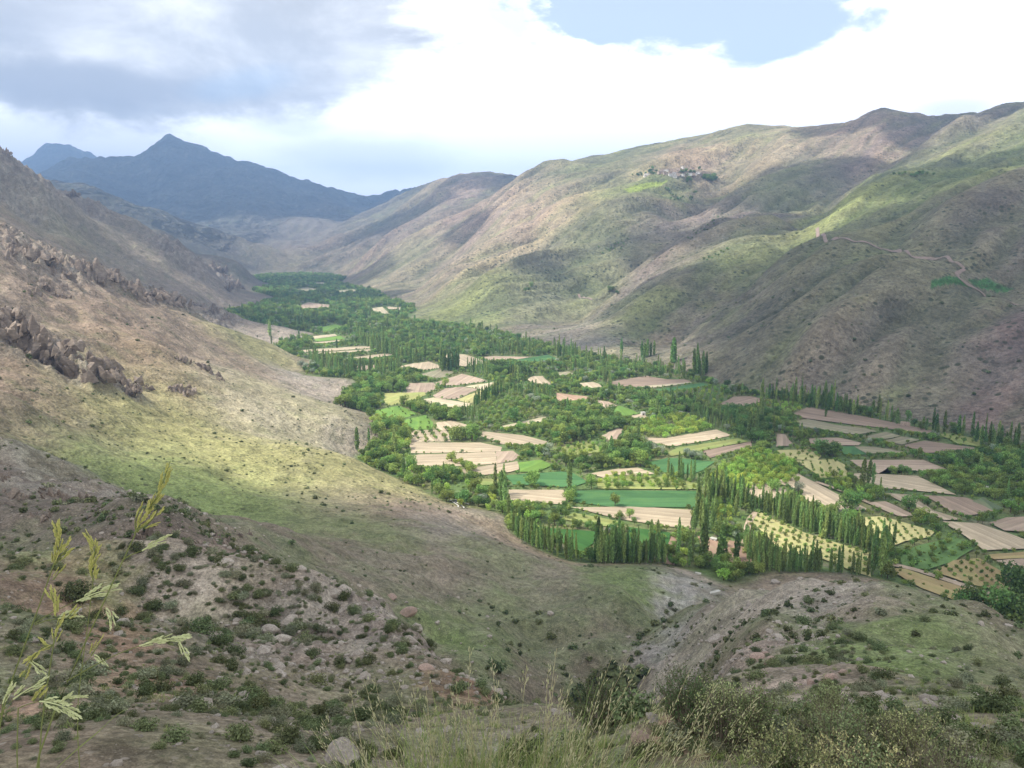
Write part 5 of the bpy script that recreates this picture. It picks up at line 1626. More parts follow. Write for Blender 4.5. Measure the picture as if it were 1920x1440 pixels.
TNAME = {'poplar': 'poplar_tree', 'darkpoplar': 'poplar_tree', 'broad': 'broadleaf_tree', 'dark': 'broadleaf_tree', 'lime': 'fruit_tree', 'orchard': 'fruit_tree', 'willow': 'willow_tree', 'sapling': 'sapling'}
TCAT = {'poplar_tree': 'tree', 'broadleaf_tree': 'tree', 'fruit_tree': 'fruit tree', 'willow_tree': 'willow', 'sapling': 'sapling'}
SIZE = {'poplar': 15, 'darkpoplar': 15, 'broad': 6.5, 'dark': 6.5, 'lime': 4, 'orchard': 4, 'willow': 5, 'sapling': 2}
STUFFN = {'poplar_tree': 'poplar_woods', 'broadleaf_tree': 'broadleaf_woods', 'fruit_tree': 'orchard_trees', 'willow_tree': 'willow_thicket', 'sapling': 'hedge_bushes'}
PX = np.array([p[1] for p in PLANTS])
PY = np.array([p[2] for p in PLANTS])
PZ = np.maximum(height(PX, PY), 0)
inf_, PU, PV, PF = in_frame(PX, PY, PZ)


def base_tree(kind, var, x, y, z, s, zs, label, group, yaw):
    nm = TNAME[kind]
    tr, cr = KINDS[kind][var]
    root = empty(nm, (x, y, z), yaw)
    root.scale = (s * RNG.uniform(.85, 1.2), s * RNG.uniform(.85, 1.15), s * zs)
    root.rotation_euler = (RNG.normal(0, .022), RNG.normal(0, .022), yaw)
    tag(root, label, TCAT[nm], group)
    a = add('trunk', tr, parent=root)
    b = add('crown', cr, parent=root)
    return root, a, b


def tell_apart(objs, u, v, size):
    """things that share a label get the part of their group they stand in, then their rank by size where that shows"""
    by = {}
    for k, o in enumerate(objs):
        by.setdefault(o['label'], []).append(k)
    for lb, ks in by.items():
        if len(ks) < 2:
            continue
        ks = np.array(ks)
        uu, vv = u[ks], v[ks]
        nb_ = 5 if len(ks) > 14 else 3
        cu = np.searchsorted(np.quantile(uu, np.linspace(0, 1, nb_ + 1)[1:-1]), uu) + (0 if nb_ == 5 else 1)
        nv_ = 5 if len(ks) > 40 else 3 if len(ks) > 8 else 1
        cv = np.searchsorted(np.quantile(vv, np.linspace(0, 1, nv_ + 1)[1:-1]), vv) + {5: 0, 3: 1, 1: 2}[nv_]
        cell = {}
        for k, a, b in zip(ks, cu, cv):
            ph = ' '.join(q for q in (('topmost', 'upper', '', 'lower', 'lowest')[b], ('far left', 'left', 'middle', 'right', 'far right')[a]) if q)
            cell.setdefault(ph, []).append(k)
        for ph, kk in cell.items():
            kk = sorted(kk, key=lambda q: -size[q])
            for n_, k in enumerate(kk):
                w = w0 = lb + ', ' + ph + ' of them'
                if len(kk) > 1:
                    w += ', ' + (('bigger', 'smaller') if len(kk) == 2 else ('biggest', 'middling', 'smallest') if len(kk) == 3 else ('biggest', 'larger', 'middling', 'smaller', 'smallest'))[min(n_, 1 if len(kk) == 2 else 2 if len(kk) == 3 else int(n_ * 5 / len(kk)))]
                w = w if len(w.split()) <= 16 else w0
                if len(w.split()) <= 16:
                    objs[k]['label'] = w


PROTO = {}
for nm in ('poplar_tree', 'broadleaf_tree', 'fruit_tree', 'willow_tree', 'sapling'):
    ids = [i for i, p in enumerate(PLANTS) if TNAME[p[0]] == nm]
    score = np.array([SIZE[PLANTS[i][0]] * PLANTS[i][3] / PF[i] * (1.0 if inf_[i] else 0) * (3 if not PLANTS[i][6].startswith('hedge') and ('single' in PLANTS[i][5] or 'lone' in PLANTS[i][5] or 'one of' in PLANTS[i][5] or PLANTS[i][6] == 'broadleaf trees of the valley' and 'wood' not in PLANTS[i][5]) else 1) for i in ids])
    order = np.argsort(-score)
    top = [ids[k] for k in order[:300]]
    rest = [ids[k] for k in order[300:]]
    grp = {}
    made = []
    for i in top:
        kind, x, y, s, zs, lb, gp = PLANTS[i]
        var = int(RNG.integers(len(KINDS[kind])))
        r_, a_, b_ = base_tree(kind, var, x, y, PZ[i] - .05, s, zs, lb, gp, RNG.uniform(0, 6.28))
        PROTO.setdefault((kind, var), (a_, b_))
        made.append(r_)
    ti = np.array(top)
    tell_apart(made, PU[ti], PV[ti], np.array([SIZE[PLANTS[q][0]] * PLANTS[q][3] * PLANTS[q][4] / PF[q] for q in top]))
    for i in rest:
        kind = PLANTS[i][0]
        var = int(RNG.integers(len(KINDS[kind])))
        if (kind, var) not in PROTO:
            var = next((v for (k_, v) in PROTO if k_ == kind), None)
            if var is None:
                kind, var = next(k_ for k_ in PROTO if TNAME[k_[0]] == nm)
        grp.setdefault((kind, var), []).append(i)
    if rest:
        gl = []
        for key, il in grp.items():
            il = np.array(il)
            sc = np.array([PLANTS[i][3] for i in il])
            zs = np.array([PLANTS[i][4] for i in il])
            gl.append((np.c_[PX[il], PY[il], PZ[il] - .05], RNG.uniform(0, 6.28, len(il)), np.c_[sc * RNG.uniform(.8, 1.25, len(il)), sc * RNG.uniform(.8, 1.2, len(il)), sc * zs * RNG.uniform(.85, 1.15, len(il))], list(PROTO[key])))
        scatter(STUFFN[nm], gl)
    print(nm, len(top), len(rest))
# ------------------------------------------------------------------ bushes, rocks, village, small works
def zat(x, y):
    return float(height(np.array([float(x)]), np.array([float(y)]))[0])


BUSHES = []      # x, y, size, kind index, label
n = 46000
ba = RNG.uniform(R(-36), R(36), n)
bl = RNG.uniform(math.log(14), math.log(1250), n)
br = np.exp(bl)
bx, by = np.sin(ba) * br, np.cos(ba) * br
bz, braw, BI = height(bx, by, True)
dn = fbm(bx / 38, by / 38, 3, 601) + .5 * fbm(bx / 9, by / 9, 2, 605)
left = (BI['side'] < .5) | (br < 245)
pr = np.where(br < 50, .24, np.where(br < 120, .30, np.where(left, .24, .24)))
# the grassy back of the knoll and the smooth hill carry few bushes
knoll = ((ba > R(17)) & (br > 45) & (br < 190))
pr = np.where(knoll & (ba > R(24)), .10, pr)
smooth = (br > 170) & (br < 330) & (ba < R(9)) & (ba > R(-30))
pr = np.where(smooth, .20, pr)
pr = np.where((ba < R(4)) & (br > 62) & (br < 135), .55, pr)
flank = (ba > R(9)) & (ba < R(25)) & (br > 65) & (br < 185)
pr = np.where(flank, .42, pr)
pr = pr * (.12 + sstep(dn, -.45, .75) * 2.0)
ok = (braw > .8) & (RNG.random(n) < pr)
ib = np.where(ok)[0]
for i in ib:
    r = br[i]
    if r < 250:
        s = RNG.uniform(.22, .75) if RNG.random() < .80 else RNG.uniform(.75, 1.7)
        if smooth[i]:
            s *= .6
        if r < 60:
            s *= RNG.uniform(.35, .8)
    elif left[i]:
        s = RNG.uniform(.45, 1.2) if RNG.random() < .85 else RNG.uniform(1.2, 2.5)
    else:
        s = RNG.uniform(.8, 2.0) if RNG.random() < .85 else RNG.uniform(2.0, 3.8)
    k = int(RNG.choice(5, p=[.26, .24, .22, .16, .12])) if r < 300 else int(RNG.choice(3))
    if r < 95:
        k = int(RNG.choice([5, 6, 7, 8], p=[.3, .28, .22, .2]))
    a = math.degrees(ba[i])
    w = ('on the bare stony knoll' if a < 2 and r < 110 else 'on the slope of the ravine' if a < 17 and r < 160 else 'on the rocky flank of the grassy knoll' if a < 26 and r < 200 else
         'on the back of the grassy knoll' if r < 220 and a >= 17 else 'on the smooth brown hill' if r < 330 and a < 12 else 'on the wide dry slope' if left[i] else 'on the far hillside')
    BUSHES.append((bx[i], by[i], bz[i], s, k, ('dark green' if k in (0, 1, 2, 5, 6) else 'grey green') + ' bush ' + w))
for (u, v, px, k, lb) in ((1660, 1275, 36, 0, 'largest dark green bush alone on the grassy knoll'), (1618, 1262, 26, 1, 'second dark green bush on the grassy knoll'), (1795, 1330, 54, 3, 'tall airy bush at the near edge of the grass'),
                          (1838, 1335, 44, 0, 'leafy pair of bushes at the near edge of the grass'), (1795, 1288, 26, 4, 'grey bush on the grassy knoll'), (1508, 1170, 30, 0, 'dark bush on the crest of the rocky flank'), (1515, 1130, 24, 1, 'dark bush just under the knoll top'),
                          (1466, 1245, 30, 0, 'dark green bush beside the pink rocks'), (1560, 1180, 24, 2, 'bush on the pale rock of the knoll'), (1303, 1098, 14, 3, 'round grey bush on the gravel fan'), (1735, 1166, 18, 0, 'small dark bush near the knoll rim'),
                          (690, 1165, 30, 0, 'dark bush under the pale ledge'), (380, 1185, 46, 0, 'wide dark bush on the bare slope'), (410, 1210, 34, 1, 'second dark bush on the bare slope'), (230, 1150, 22, 0, 'small dark bush at the foot of the pale mound'),
                          (150, 1120, 60, 0, 'long dark bush beside the red earth'), (185, 1265, 62, 3, 'spreading grey bush over the bare red patch'), (360, 1330, 70, 4, 'large grey sage bush on the near slope'), (330, 1390, 50, 0, 'dark bush low on the near slope'),
                          (930, 1255, 40, 0, 'dark bush in the ravine wall'), (900, 1290, 30, 1, 'bush on the red ravine wall'), (1130, 1285, 60, 0, 'dark leafy bush in the bottom of the ravine'), (1190, 1275, 60, 1, 'green leafy bush in the bottom of the ravine'),
                          (1160, 1300, 80, 0, 'largest leafy bush in the bottom of the ravine'), (1090, 1310, 50, 2, 'dark bush low in the ravine'), (545, 1020, 16, 0, 'lone dark bush where bare soil meets the grass')):
    x, y, z, r = see([u], [v], 12)
    if r[0] < 130:
        k = {0: 5, 1: 6, 2: 5, 3: 7, 4: 8}[k]
    BUSHES.append((x[0], y[0], z[0], px / FPX * r[0] * 1.05, k, lb))
for q in ((1262, 1135), (1250, 1150), (1240, 1162), (1228, 1172), (1215, 1186), (1204, 1198), (1196, 1212), (1188, 1226), (1180, 1240), (1172, 1254), (1160, 1262), (1150, 1250), (1165, 1278), (1140, 1270), (1120, 1262), (1105, 1290), (1212, 1262), (1010, 1168), (1040, 1190), (1075, 1212), (1100, 1232),
          (905, 1135), (925, 1142), (945, 1150), (900, 1158), (870, 1150), (960, 1165), (1000, 1150), (930, 1170)):
    x, y, z, r = see([q[0] + RNG.normal(0, 4)], [q[1] + RNG.normal(0, 3)], 12)
    BUSHES.append((x[0], y[0], z[0], RNG.uniform(1.3, 2.6) * (.7 if q[0] < 960 else 1), int(RNG.choice([0, 1, 2])), 'leafy green bush in the bed of the ravine'))
BA = np.array([b[:4] for b in BUSHES])
fr_, bu, bv, bf = in_frame(BA[:, 0], BA[:, 1], BA[:, 2])
sc_ = np.where(fr_, BA[:, 3] / bf, 0)
sc_[-55:] *= 5
od = np.argsort(-sc_)
BPROTO = {}
bmade = []
for i in od[:300]:
    x, y, z, s, k, lb = BUSHES[i]
    o = add('bush', BUSH[k], loc=(x, y, z - .04 * s))
    o.rotation_euler = (0, 0, RNG.uniform(0, 6.28))
    o.scale = (s * RNG.uniform(.9, 1.15), s, s * RNG.uniform(.8, 1.1))
    tag(o, lb, 'bush', 'bushes on the dry slopes')
    BPROTO.setdefault(k, o)
    bmade.append(o)
tell_apart(bmade, bu[od[:300]], bv[od[:300]], BA[od[:300], 3] / bf[od[:300]])
gl = []
for k in BPROTO:
    il = [i for i in od[300:] if BUSHES[i][4] == k]
    if not il:
        continue
    q = BA[il]
    m_ = len(il)
    gl.append((q[:, :3] - np.c_[np.zeros((m_, 2)), .05 * q[:, 3]], RNG.uniform(0, 6.28, m_), np.c_[q[:, 3] * RNG.uniform(.85, 1.2, m_), q[:, 3], q[:, 3] * RNG.uniform(.7, 1.1, m_)], [BPROTO[k]]))
scatter('scrub', gl)


# ---- rocks: angular blocks cut by planes
def rock_mesh(seed, planes=16, sub=3, tall=1.0, rough=.07):
    g = np.random.default_rng(seed)
    bm = bmesh.new()
    bmesh.ops.create_icosphere(bm, subdivisions=sub, radius=1.0)
    v = np.array([q.co[:] for q in bm.verts])
    for _ in range(planes):
        d = g.normal(0, 1, 3)
        d[2] *= .7
        d /= np.linalg.norm(d)
        h = g.uniform(.52, .9)
        s = v @ d - h
        v = v - np.where(s > 0, s, 0)[:, None] * d * .96
    v = v * (1 + rough * perlin(v[:, 0] * 4 + v[:, 2] * 3, v[:, 1] * 4 - v[:, 2] * 2, seed)[:, None] + rough * .5 * perlin(v[:, 0] * 11 + v[:, 2] * 8, v[:, 1] * 11, seed + 1)[:, None])
    v[:, 2] *= tall
    for q, c in zip(bm.verts, v):
        q.co = c
    me = bpy.data.meshes.new('rock')
    bm.to_mesh(me)
    bm.free()
    return me


def crag_mesh(seed):
    """a crag: sharp fractured blocks, tilted along one bedding, highest in the middle"""
    g = np.random.default_rng(seed)
    parts = []
    tilt = g.normal(.25, .1)
    for i in range(26):
        n_ = 16
        q = g.uniform(-1, 1, (n_, 3))
        tp = q[:, 2] > .2
        q[tp, :2] *= g.uniform(.25, .75)
        q *= np.array([g.uniform(.5, 1.0), g.uniform(.45, .8), g.uniform(.8, 1.45)])
        bm = bmesh.new()
        for c in q:
            bm.verts.new(c)
        bmesh.ops.convex_hull(bm, input=bm.verts)
        bmesh.ops.delete(bm, geom=[v for v in bm.verts if not v.link_faces], context='VERTS')
        bmesh.ops.triangulate(bm, faces=bm.faces)
        bm.verts.index_update()
        v = np.array([c.co[:] for c in bm.verts])
        f = np.array([[c.index for c in fc.verts] for fc in bm.faces])
        bm.free()
        x, y = g.uniform(-1.2, 1.2), g.uniform(-.6, .6)
        s = g.uniform(.20, .48) * (1.2 - .5 * abs(x))
        c, sn = math.cos(i * 2.4), math.sin(i * 2.4)
        v = v @ np.array([[c, sn, 0], [-sn, c, 0], [0, 0, 1]])
        v[:, 0] += v[:, 2] * (tilt + g.normal(0, .08))
        parts.append((v * s + np.array([x, y, g.uniform(-.25, .30) * (1.2 - .6 * abs(x))]), f))
    v, f = joinm(parts)
    return mesh_np('crag', v, f)


def rock_mat(name, c, c2, sc):
    m, N = mat_new(name)
    tc_ = N.n('ShaderNodeTexCoord')
    oi = N.n('ShaderNodeObjectInfo')
    p = tc_.outputs['Object']
    n1 = N.noise(p, sc, 6.0, .65, .4)
    n2 = N.noise(N.vm('MULTIPLY', p, (1, 1, 2.6)), sc * 3.1, 5.0, .6)
    col = N.mix(N.ss(n1, .32, .68), c, c2)
    col = N.vm('SCALE', col, None, scale=N.m('MULTIPLY', N.ss(n2, .3, .7, .72, 1.2), N.ss(oi.outputs['Random'], 0, 1, .85, 1.12)))
    finish(N, principled(N, col, .95, bump(N, N.m('ADD', n1, N.m('MULTIPLY', n2, .5)), .9, .12), .1))
    return m


M_ROCK = rock_mat('weathered_rock', (.17, .135, .11), (.27, .22, .175), 1.6)
M_PALEROCK = rock_mat('pale_rock', (.42, .37, .31), (.33, .285, .235), 2.0)
M_PINKROCK = rock_mat('pink_rock', (.42, .30, .24), (.33, .25, .2), 2.0)
CRAG = [with_mat(crag_mesh(s), M_ROCK) for s in (3, 4, 5, 6)]
ROCKS = [with_mat(rock_mesh(s, 16, 3), M_PALEROCK) for s in (11, 12, 13)]
PROCKS = [with_mat(rock_mesh(s, 14, 3), M_PINKROCK) for s in (21, 22)]
STONE = [with_mat(rock_mesh(s, 9, 1), M_PALEROCK) for s in (31, 32)]

rmade = []
CG = 'rock outcrops of the near side slope'
for (pl, npc, w, lb) in ((((-40, 585), (0, 590), (40, 615), (80, 640), (130, 665), (170, 690), (215, 705)), 15, 9.0, 'dark rock outcrop in the cliff band above the yellow slope'),
                         (((240, 716), (270, 722)), 3, 4.0, 'low rock outcrop at the foot of the cliff band'), (((315, 732), (350, 728)), 4, 4.5, 'flat rock ledge at the head of the yellow slope'),
                         (((330, 668), (345, 680), (385, 690), (398, 712)), 5, 4.0, 'dark rock rib above the pale scree'),
                         (((150, 492), (185, 505), (215, 525), (250, 545), (290, 556), (330, 566)), 14, 9.5, 'rock spire in the broken crest below the back ridge'),
                         (((365, 572), (395, 580), (420, 600)), 6, 13.0, 'big rock bluff at the lower end of the broken crest'), (((20, 455), (60, 478), (95, 500)), 6, 10.0, 'rock outcrop high on the dry slope'),
                         (((60, 545), (90, 530), (120, 550), (70, 515)), 5, 6.5, 'small crag between the cliff band and the broken crest'),
                         (((0, 275), (15, 285), (40, 300), (80, 330), (150, 368)), 6, 7.0, 'rock tooth on the skyline of the back ridge'), (((400, 505), (440, 525), (420, 540)), 5, 16.0, 'pale rock bluff at the end of the back ridge'),
                         (((0, 900), (30, 930), (70, 920), (110, 945), (150, 935), (200, 960), (250, 985), (290, 980), (120, 915), (60, 965)), 14, 1.5, 'dark rock on the shaded hill behind the grass heads'),
                         (((390, 1020), (430, 1008), (460, 1000)), 4, 1.2, 'dark upright rock at the end of the shaded hill')):
    us = np.interp(np.linspace(0, len(pl) - 1, npc) + RNG.normal(0, .12, npc), range(len(pl)), [p[0] for p in pl])
    vs_ = np.interp(np.linspace(0, len(pl) - 1, npc), range(len(pl)), [p[1] for p in pl]) + RNG.normal(0, 4, npc)
    x, y, z, r = see(us, vs_, 20)
    for i in range(npc):
        s = w * RNG.uniform(.75, 1.6)
        o = add('rock_outcrop', CRAG[RNG.integers(4)], loc=(x[i], y[i], z[i] - s * .30))
        o.rotation_euler = (RNG.normal(0, .12), RNG.normal(0, .12), RNG.uniform(0, 6.28))
        o.scale = (s, s * .9, s * RNG.uniform(.7, 1.15))
        tag(o, lb, 'rock', CG)
        rmade.append((o, us[i], vs_[i], s / r[i]))
tell_apart([q[0] for q in rmade], np.array([q[1] for q in rmade]), np.array([q[2] for q in rmade]), np.array([q[3] for q in rmade]))
for (u, v, px, pk, lb) in ((683, 1272, 24, 0, 'rounded pale boulder on the stony ravine slope'), (672, 1262, 15, 0, 'smaller pale boulder touching the rounded one'), (1033, 1152, 13, 0, 'single dark boulder on the grass of the ravine'),
                           (1425, 1238, 26, 1, 'large pink boulder at the edge of the grassy knoll'), (1443, 1243, 22, 1, 'second pink boulder at the edge of the grassy knoll'), (1434, 1228, 16, 1, 'small pink boulder on top of the pink heap'), (1455, 1248, 14, 1, 'smallest pink boulder of the heap'),
                           (1345, 1203, 30, 0, 'brown rock slab jutting from the knoll flank'), (645, 1108, 30, 0, 'pale ledge jutting from the stony knoll'), (628, 1116, 22, 0, 'pale block under the jutting ledge'), (735, 1122, 20, 1, 'orange rock at the top of the ravine edge'),
                           (765, 1150, 24, 1, 'pinkish rock at the ravine edge'), (780, 1180, 24, 0, 'pale rock in the ravine edge'), (770, 1205, 30, 0, 'broken pale rock in the ravine wall'), (800, 1255, 24, 1, 'pink rock low in the ravine wall'),
                           (510, 1185, 34, 0, 'grey rock rib on the stony knoll'), (530, 1205, 34, 0, 'tall rock rib on the stony knoll'), (545, 1165, 24, 0, 'small rock above the rib'), (650, 1240, 20, 0, 'pale stone above the boulder'),
                           (110, 1272, 20, 0, 'round grey stone on the near slope'), (420, 1060, 26, 0, 'pale rock cap of the mound'), (1580, 1262, 16, 1, 'pink stone on the near mound'), (1555, 1275, 26, 1, 'pink rock on top of the near mound'), (1520, 1282, 15, 1, 'brown stone on the near mound'),
                           (1455, 1093, 16, 0, 'white rock on the knoll crest'), (1500, 1086, 12, 0, 'small white rock on the knoll crest'), (1840, 1172, 12, 0, 'pale stone beside two dark bushes near the knoll rim'), (1290, 1290, 22, 0, 'pale rock above the near shrubs'),
                           (1225, 1350, 30, 0, 'pale rock at the foot of the dark shrub'), (645, 1425, 90, 0, 'broad pale rock beside the grass tuft'), (1205, 1390, 36, 1, 'pink stone on the near bank')):
    x, y, z, r = see([u], [v], 4.5)
    s = px / FPX * r[0] / 2 * 1.25
    me = (ROCKS, PROCKS)[pk][RNG.integers(2 + (pk == 0))]
    o = add('boulder', me, loc=(x[0], y[0], z[0] + s * .12))
    o.rotation_euler = (RNG.normal(0, .2), RNG.normal(0, .2), RNG.uniform(0, 6.28))
    o.scale = (s * RNG.uniform(1.0, 1.35), s * RNG.uniform(.8, 1.1), s * RNG.uniform(.6, .85))
    tag(o, lb, 'boulder', 'boulders and ledges of the near hills')

# loose stones and grass tussocks of the near slopes: past counting
n = 8600
sa, sl = RNG.uniform(R(-36), R(36), n), RNG.uniform(math.log(5), math.log(190), n)
sa[:2600], sl[:2600] = RNG.uniform(R(-26), R(3), 2600), RNG.uniform(math.log(44), math.log(128), 2600)
sa[2600:4000], sl[2600:4000] = RNG.uniform(R(10), R(25), 1400), RNG.uniform(math.log(85), math.log(165), 1400)
sx, sy = np.sin(sa) * np.exp(sl), np.cos(sa) * np.exp(sl)
keep = (fbm(sx / 12, sy / 12, 3, 640) > -.15) & ~((sa > R(23)) & (np.exp(sl) > 45) & (fbm(sx / 25, sy / 25, 2, 641) < .2))
sx, sy = sx[keep], sy[keep]
sz = height(sx, sy)
ss_ = np.clip(RNG.lognormal(-2.0, .6, len(sx)) * (.5 + np.hypot(sx, sy) / 90), .03, 1.0)
stone_src = []
for k in range(2):
    o = add('stone', STONE[k], loc=(*at((880, 1010)[k], 1200, (7.5, 9.0)[k]), 0))
    o.location.z = zat(o.location.x, o.location.y) + .02
    o.scale = (.11, .09, .07)
    tag(o, ('flat pale stone lying under the grass tuft', 'small pale stone on the bank behind the grass tuft')[k], 'stone')
    stone_src.append(o)
gl = []
for k in range(2):
    q = np.arange(len(sx)) % 2 == k
    m_ = q.sum()
    gl.append((np.c_[sx[q], sy[q], sz[q]], RNG.uniform(0, 6.28, m_), np.c_[ss_[q], ss_[q] * .8, ss_[q] * .6], [stone_src[k]]))
scatter('scattered_stones', gl)


# ---- the village on the hill shelf
def box(x0, x1, y0, y1, z0, z1):
    v = np.array([(x, y, z) for x in (x0, x1) for y in (y0, y1) for z in (z0, z1)], float)
    f = np.array([(0, 1, 3, 2), (4, 6, 7, 5), (0, 4, 5, 1), (2, 3, 7, 6), (0, 2, 6, 4), (1, 5, 7, 3)])
    return v, f


def plain_mat(name, c, rough=.9, s=1.2, am=.15):
    m, N = mat_new(name)
    tc_ = N.n('ShaderNodeTexCoord')
    n_ = N.noise(tc_.outputs['Object'], s, 5.0, .6)
    finish(N, principled(N, N.vm('SCALE', c, None, scale=N.ss(n_, .3, .7, 1 - am, 1 + am)), rough, None, .2))
    return m


M_MUD = plain_mat('mud_plaster', (.42, .33, .26))
M_WHITEW = plain_mat('whitewash', (.62, .59, .54))
M_ROOFM = plain_mat('mud_roof', (.33, .27, .21))
M_DOOR = plain_mat('door_wood', (.10, .07, .05))
M_CONC = plain_mat('concrete', (.46, .44, .38))


def house(x, y, z, w, d, h, yaw, wm, label, name='village_house', group='houses of the hill village'):
    root = empty(name, (x, y, z), yaw)
    tag(root, label, 'house', group)
    add('wall', mesh_np('wall', *box(-w / 2, w / 2, -d / 2, d / 2, -1.6, h)), wm, root)
    add('roof', mesh_np('roof', *box(-w / 2 - .25, w / 2 + .25, -d / 2 - .25, d / 2 + .25, h + .003, h + .4)), M_ROOFM, root)
    add('door', mesh_np('door', *box(-.55, .55, -d / 2 - .06, -d / 2 + .05, 0, min(2.0, h * .8))), M_DOOR, root)
    for sx_ in (-1, 1):
        add('window', mesh_np('window', *box(sx_ * w * .32 - .4, sx_ * w * .32 + .4, -d / 2 - .05, -d / 2 + .05, h * .42, h * .72)), M_DOOR, root)
    return root


VL = [(1060, 150, 1, 'highest white house of the hill village'), (760, 205, 1, 'white house at the upper edge of the hill village'), (850, 288, 1, 'long white house on the lower edge of the hill village'), (910, 308, 1, 'lowest white house of the hill village'),
      (410, 272, 1, 'white house among the trees beside the hill village'), (385, 304, 1, 'outlying white house under the village trees'), (1040, 284, 1, 'white house in the lower row of the hill village'), (1165, 270, 1, 'bright long house under the village tree row'),
      (1215, 270, 0, 'mud house next to the bright long house'), (1265, 270, 1, 'end house of the row under the village trees'), (1325, 243, 1, 'white house at the edge of the village tree row'), (640, 245, 0, 'mud house beside the dark village trees'),
      (700, 240, 0, 'mud house in the near quarter of the hill village'), (990, 185, 0, 'mud house below the highest white house'), (930, 220, 0, 'mud house in the heart of the hill village'), (900, 255, 1, 'pale house in the heart of the hill village'),
      (830, 245, 0, 'mud house facing the green terrace'), (960, 275, 0, 'mud house between the two lower white houses'), (1150, 165, 0, 'mud house above the village tree row'), (1230, 170, 0, 'upper mud house near the red bank'),
      (690, 210, 0, 'small mud house above the near quarter'), (800, 185, 0, 'upper mud house near the white one'), (740, 255, 0, 'mud barn on the green terrace'), (880, 200, 0, 'mud house uphill of the village heart')]
q = V_(*[(a, b) for a, b, _, _ in VL])
hx, hy, hz, hr = see([p[0] for p in q], [p[1] for p in q])
for i, (a, b, wh, lb) in enumerate(VL):
    house(hx[i], hy[i], hz[i], RNG.uniform(7, 10) * (1.5 if 'long' in lb else 1), RNG.uniform(5.5, 7), RNG.uniform(3.2, 4.6), RNG.normal(-.15, .35), M_WHITEW if wh else M_MUD, lb)

# mud hut under the poplar screen, white huts, slabs
x, y = floor_xy(1697, 799)
root = empty('mud_hut', (x, y, 0), -.35)
tag(root, 'roofless mud hut with a dark doorway beside the big brown field', 'hut')
add('wall', mesh_np('wall', *joinm([box(-2.6, -.45, -1.7, -1.4, -.2, 2.9), box(.45, 2.6, -1.7, -1.4, -.2, 2.6), box(-.45, .45, -1.697, -1.403, 2.0, 2.7), box(-2.6, -2.3, -1.4, 1.7, -.2, 2.4), box(2.3, 2.6, -1.4, 1.7, -.2, 2.2), box(-2.3, 2.3, 1.4, 1.7, -.2, 2.6)])), M_MUD, root)
add('floor_slab', mesh_np('floor_slab', *box(-2.3, 2.3, -1.4, 1.4, -.2, .1)), M_ROOFM, root)
for (u, v, w, d, h, lb) in ((1205.6, 779, 2.6, 2.2, 2.2, 'tiny white hut beside the small tan field in mid valley'), (1285, 998, 2.2, 2.0, 1.6, 'white pump hut at the top of the red earth lane'), (1849, 924, 1.3, 1.2, 3.0, 'slim white hut at the edge of the shaded orchard'),
                            (1338, 1015, 2.4, 1.6, 1.2, 'low white hut under the big poplar grove')):
    x, y = floor_xy(u, v)
    root = empty('white_hut', (x, y, 0), RNG.normal(0, .3))
    tag(root, lb, 'hut', 'small white huts among the fields')
    add('wall', mesh_np('wall', *box(-w / 2, w / 2, -d / 2, d / 2, -.2, h)), M_WHITEW, root)
    add('roof', mesh_np('roof', *box(-w / 2 - .15, w / 2 + .15, -d / 2 - .15, d / 2 + .15, h + .003, h + .16)), M_CONC, root)
    add('door', mesh_np('door', *box(-.35, .35, -d / 2 - .04, -d / 2 + .05, 0, h * .75)), M_DOOR, root)
x, y, z, r = see([1338, 1309], [1113, 1077])
o = add('concrete_slab', mesh_np('concrete_slab', *box(-2.2, 2.2, -.6, .6, -.5, .35)), M_CONC, loc=(x[0], y[0], z[0] + .25))
o.rotation_euler = (0, -.10, .30)
tag(o, 'long pale concrete slab on the lip of the gravel fan', 'slab')
o = add('concrete_slab', mesh_np('concrete_slab', *box(-1.0, 1.0, -.5, .5, -.5, .35)), M_CONC, loc=(x[1], y[1], z[1] + .25))
o.rotation_euler = (0, .1, -.2)
tag(o, 'short white slab under the green copse', 'slab')

# whitewashed stones along the cart lane
ws = empty('stone_wall', (*floor_xy(1755, 1082), 0))
bp = np.array(ws.location[:2])
tag(ws, 'broken line of whitewashed stones along the cart lane', 'wall')
g_ = np.random.default_rng(77)
pl = np.array(K_((375, 237), (570, 297), (700, 330), (830, 373), (1060, 437), (1270, 507), (1450, 570), (1650, 640)))
wx, wy = floor_xy(pl[:, 0], pl[:, 1])
seg = np.r_[0, np.cumsum(np.hypot(np.diff(wx), np.diff(wy)))]
stone_me = None
t = 0.0
while t < seg[-1]:
    L = g_.uniform(1.2, 2.6)
    x, y = np.interp(t + L / 2, seg, wx), np.interp(t + L / 2, seg, wy)
    x2, y2 = np.interp(t + L / 2 + .5, seg, wx), np.interp(t + L / 2 + .5, seg, wy)
    if g_.random() < .72:
        if stone_me is None:
            stone_me = with_mat(rock_mesh(91, 10, 1), M_WHITEW)
        s_ = add('stone', stone_me, parent=ws, loc=(x - bp[0], y - bp[1] + .9, .35))
        s_.rotation_euler = (0, 0, math.atan2(y2 - y, x2 - x))
        s_.scale = (L * .52, .42, .42)
    t += L + g_.uniform(.1, .5)

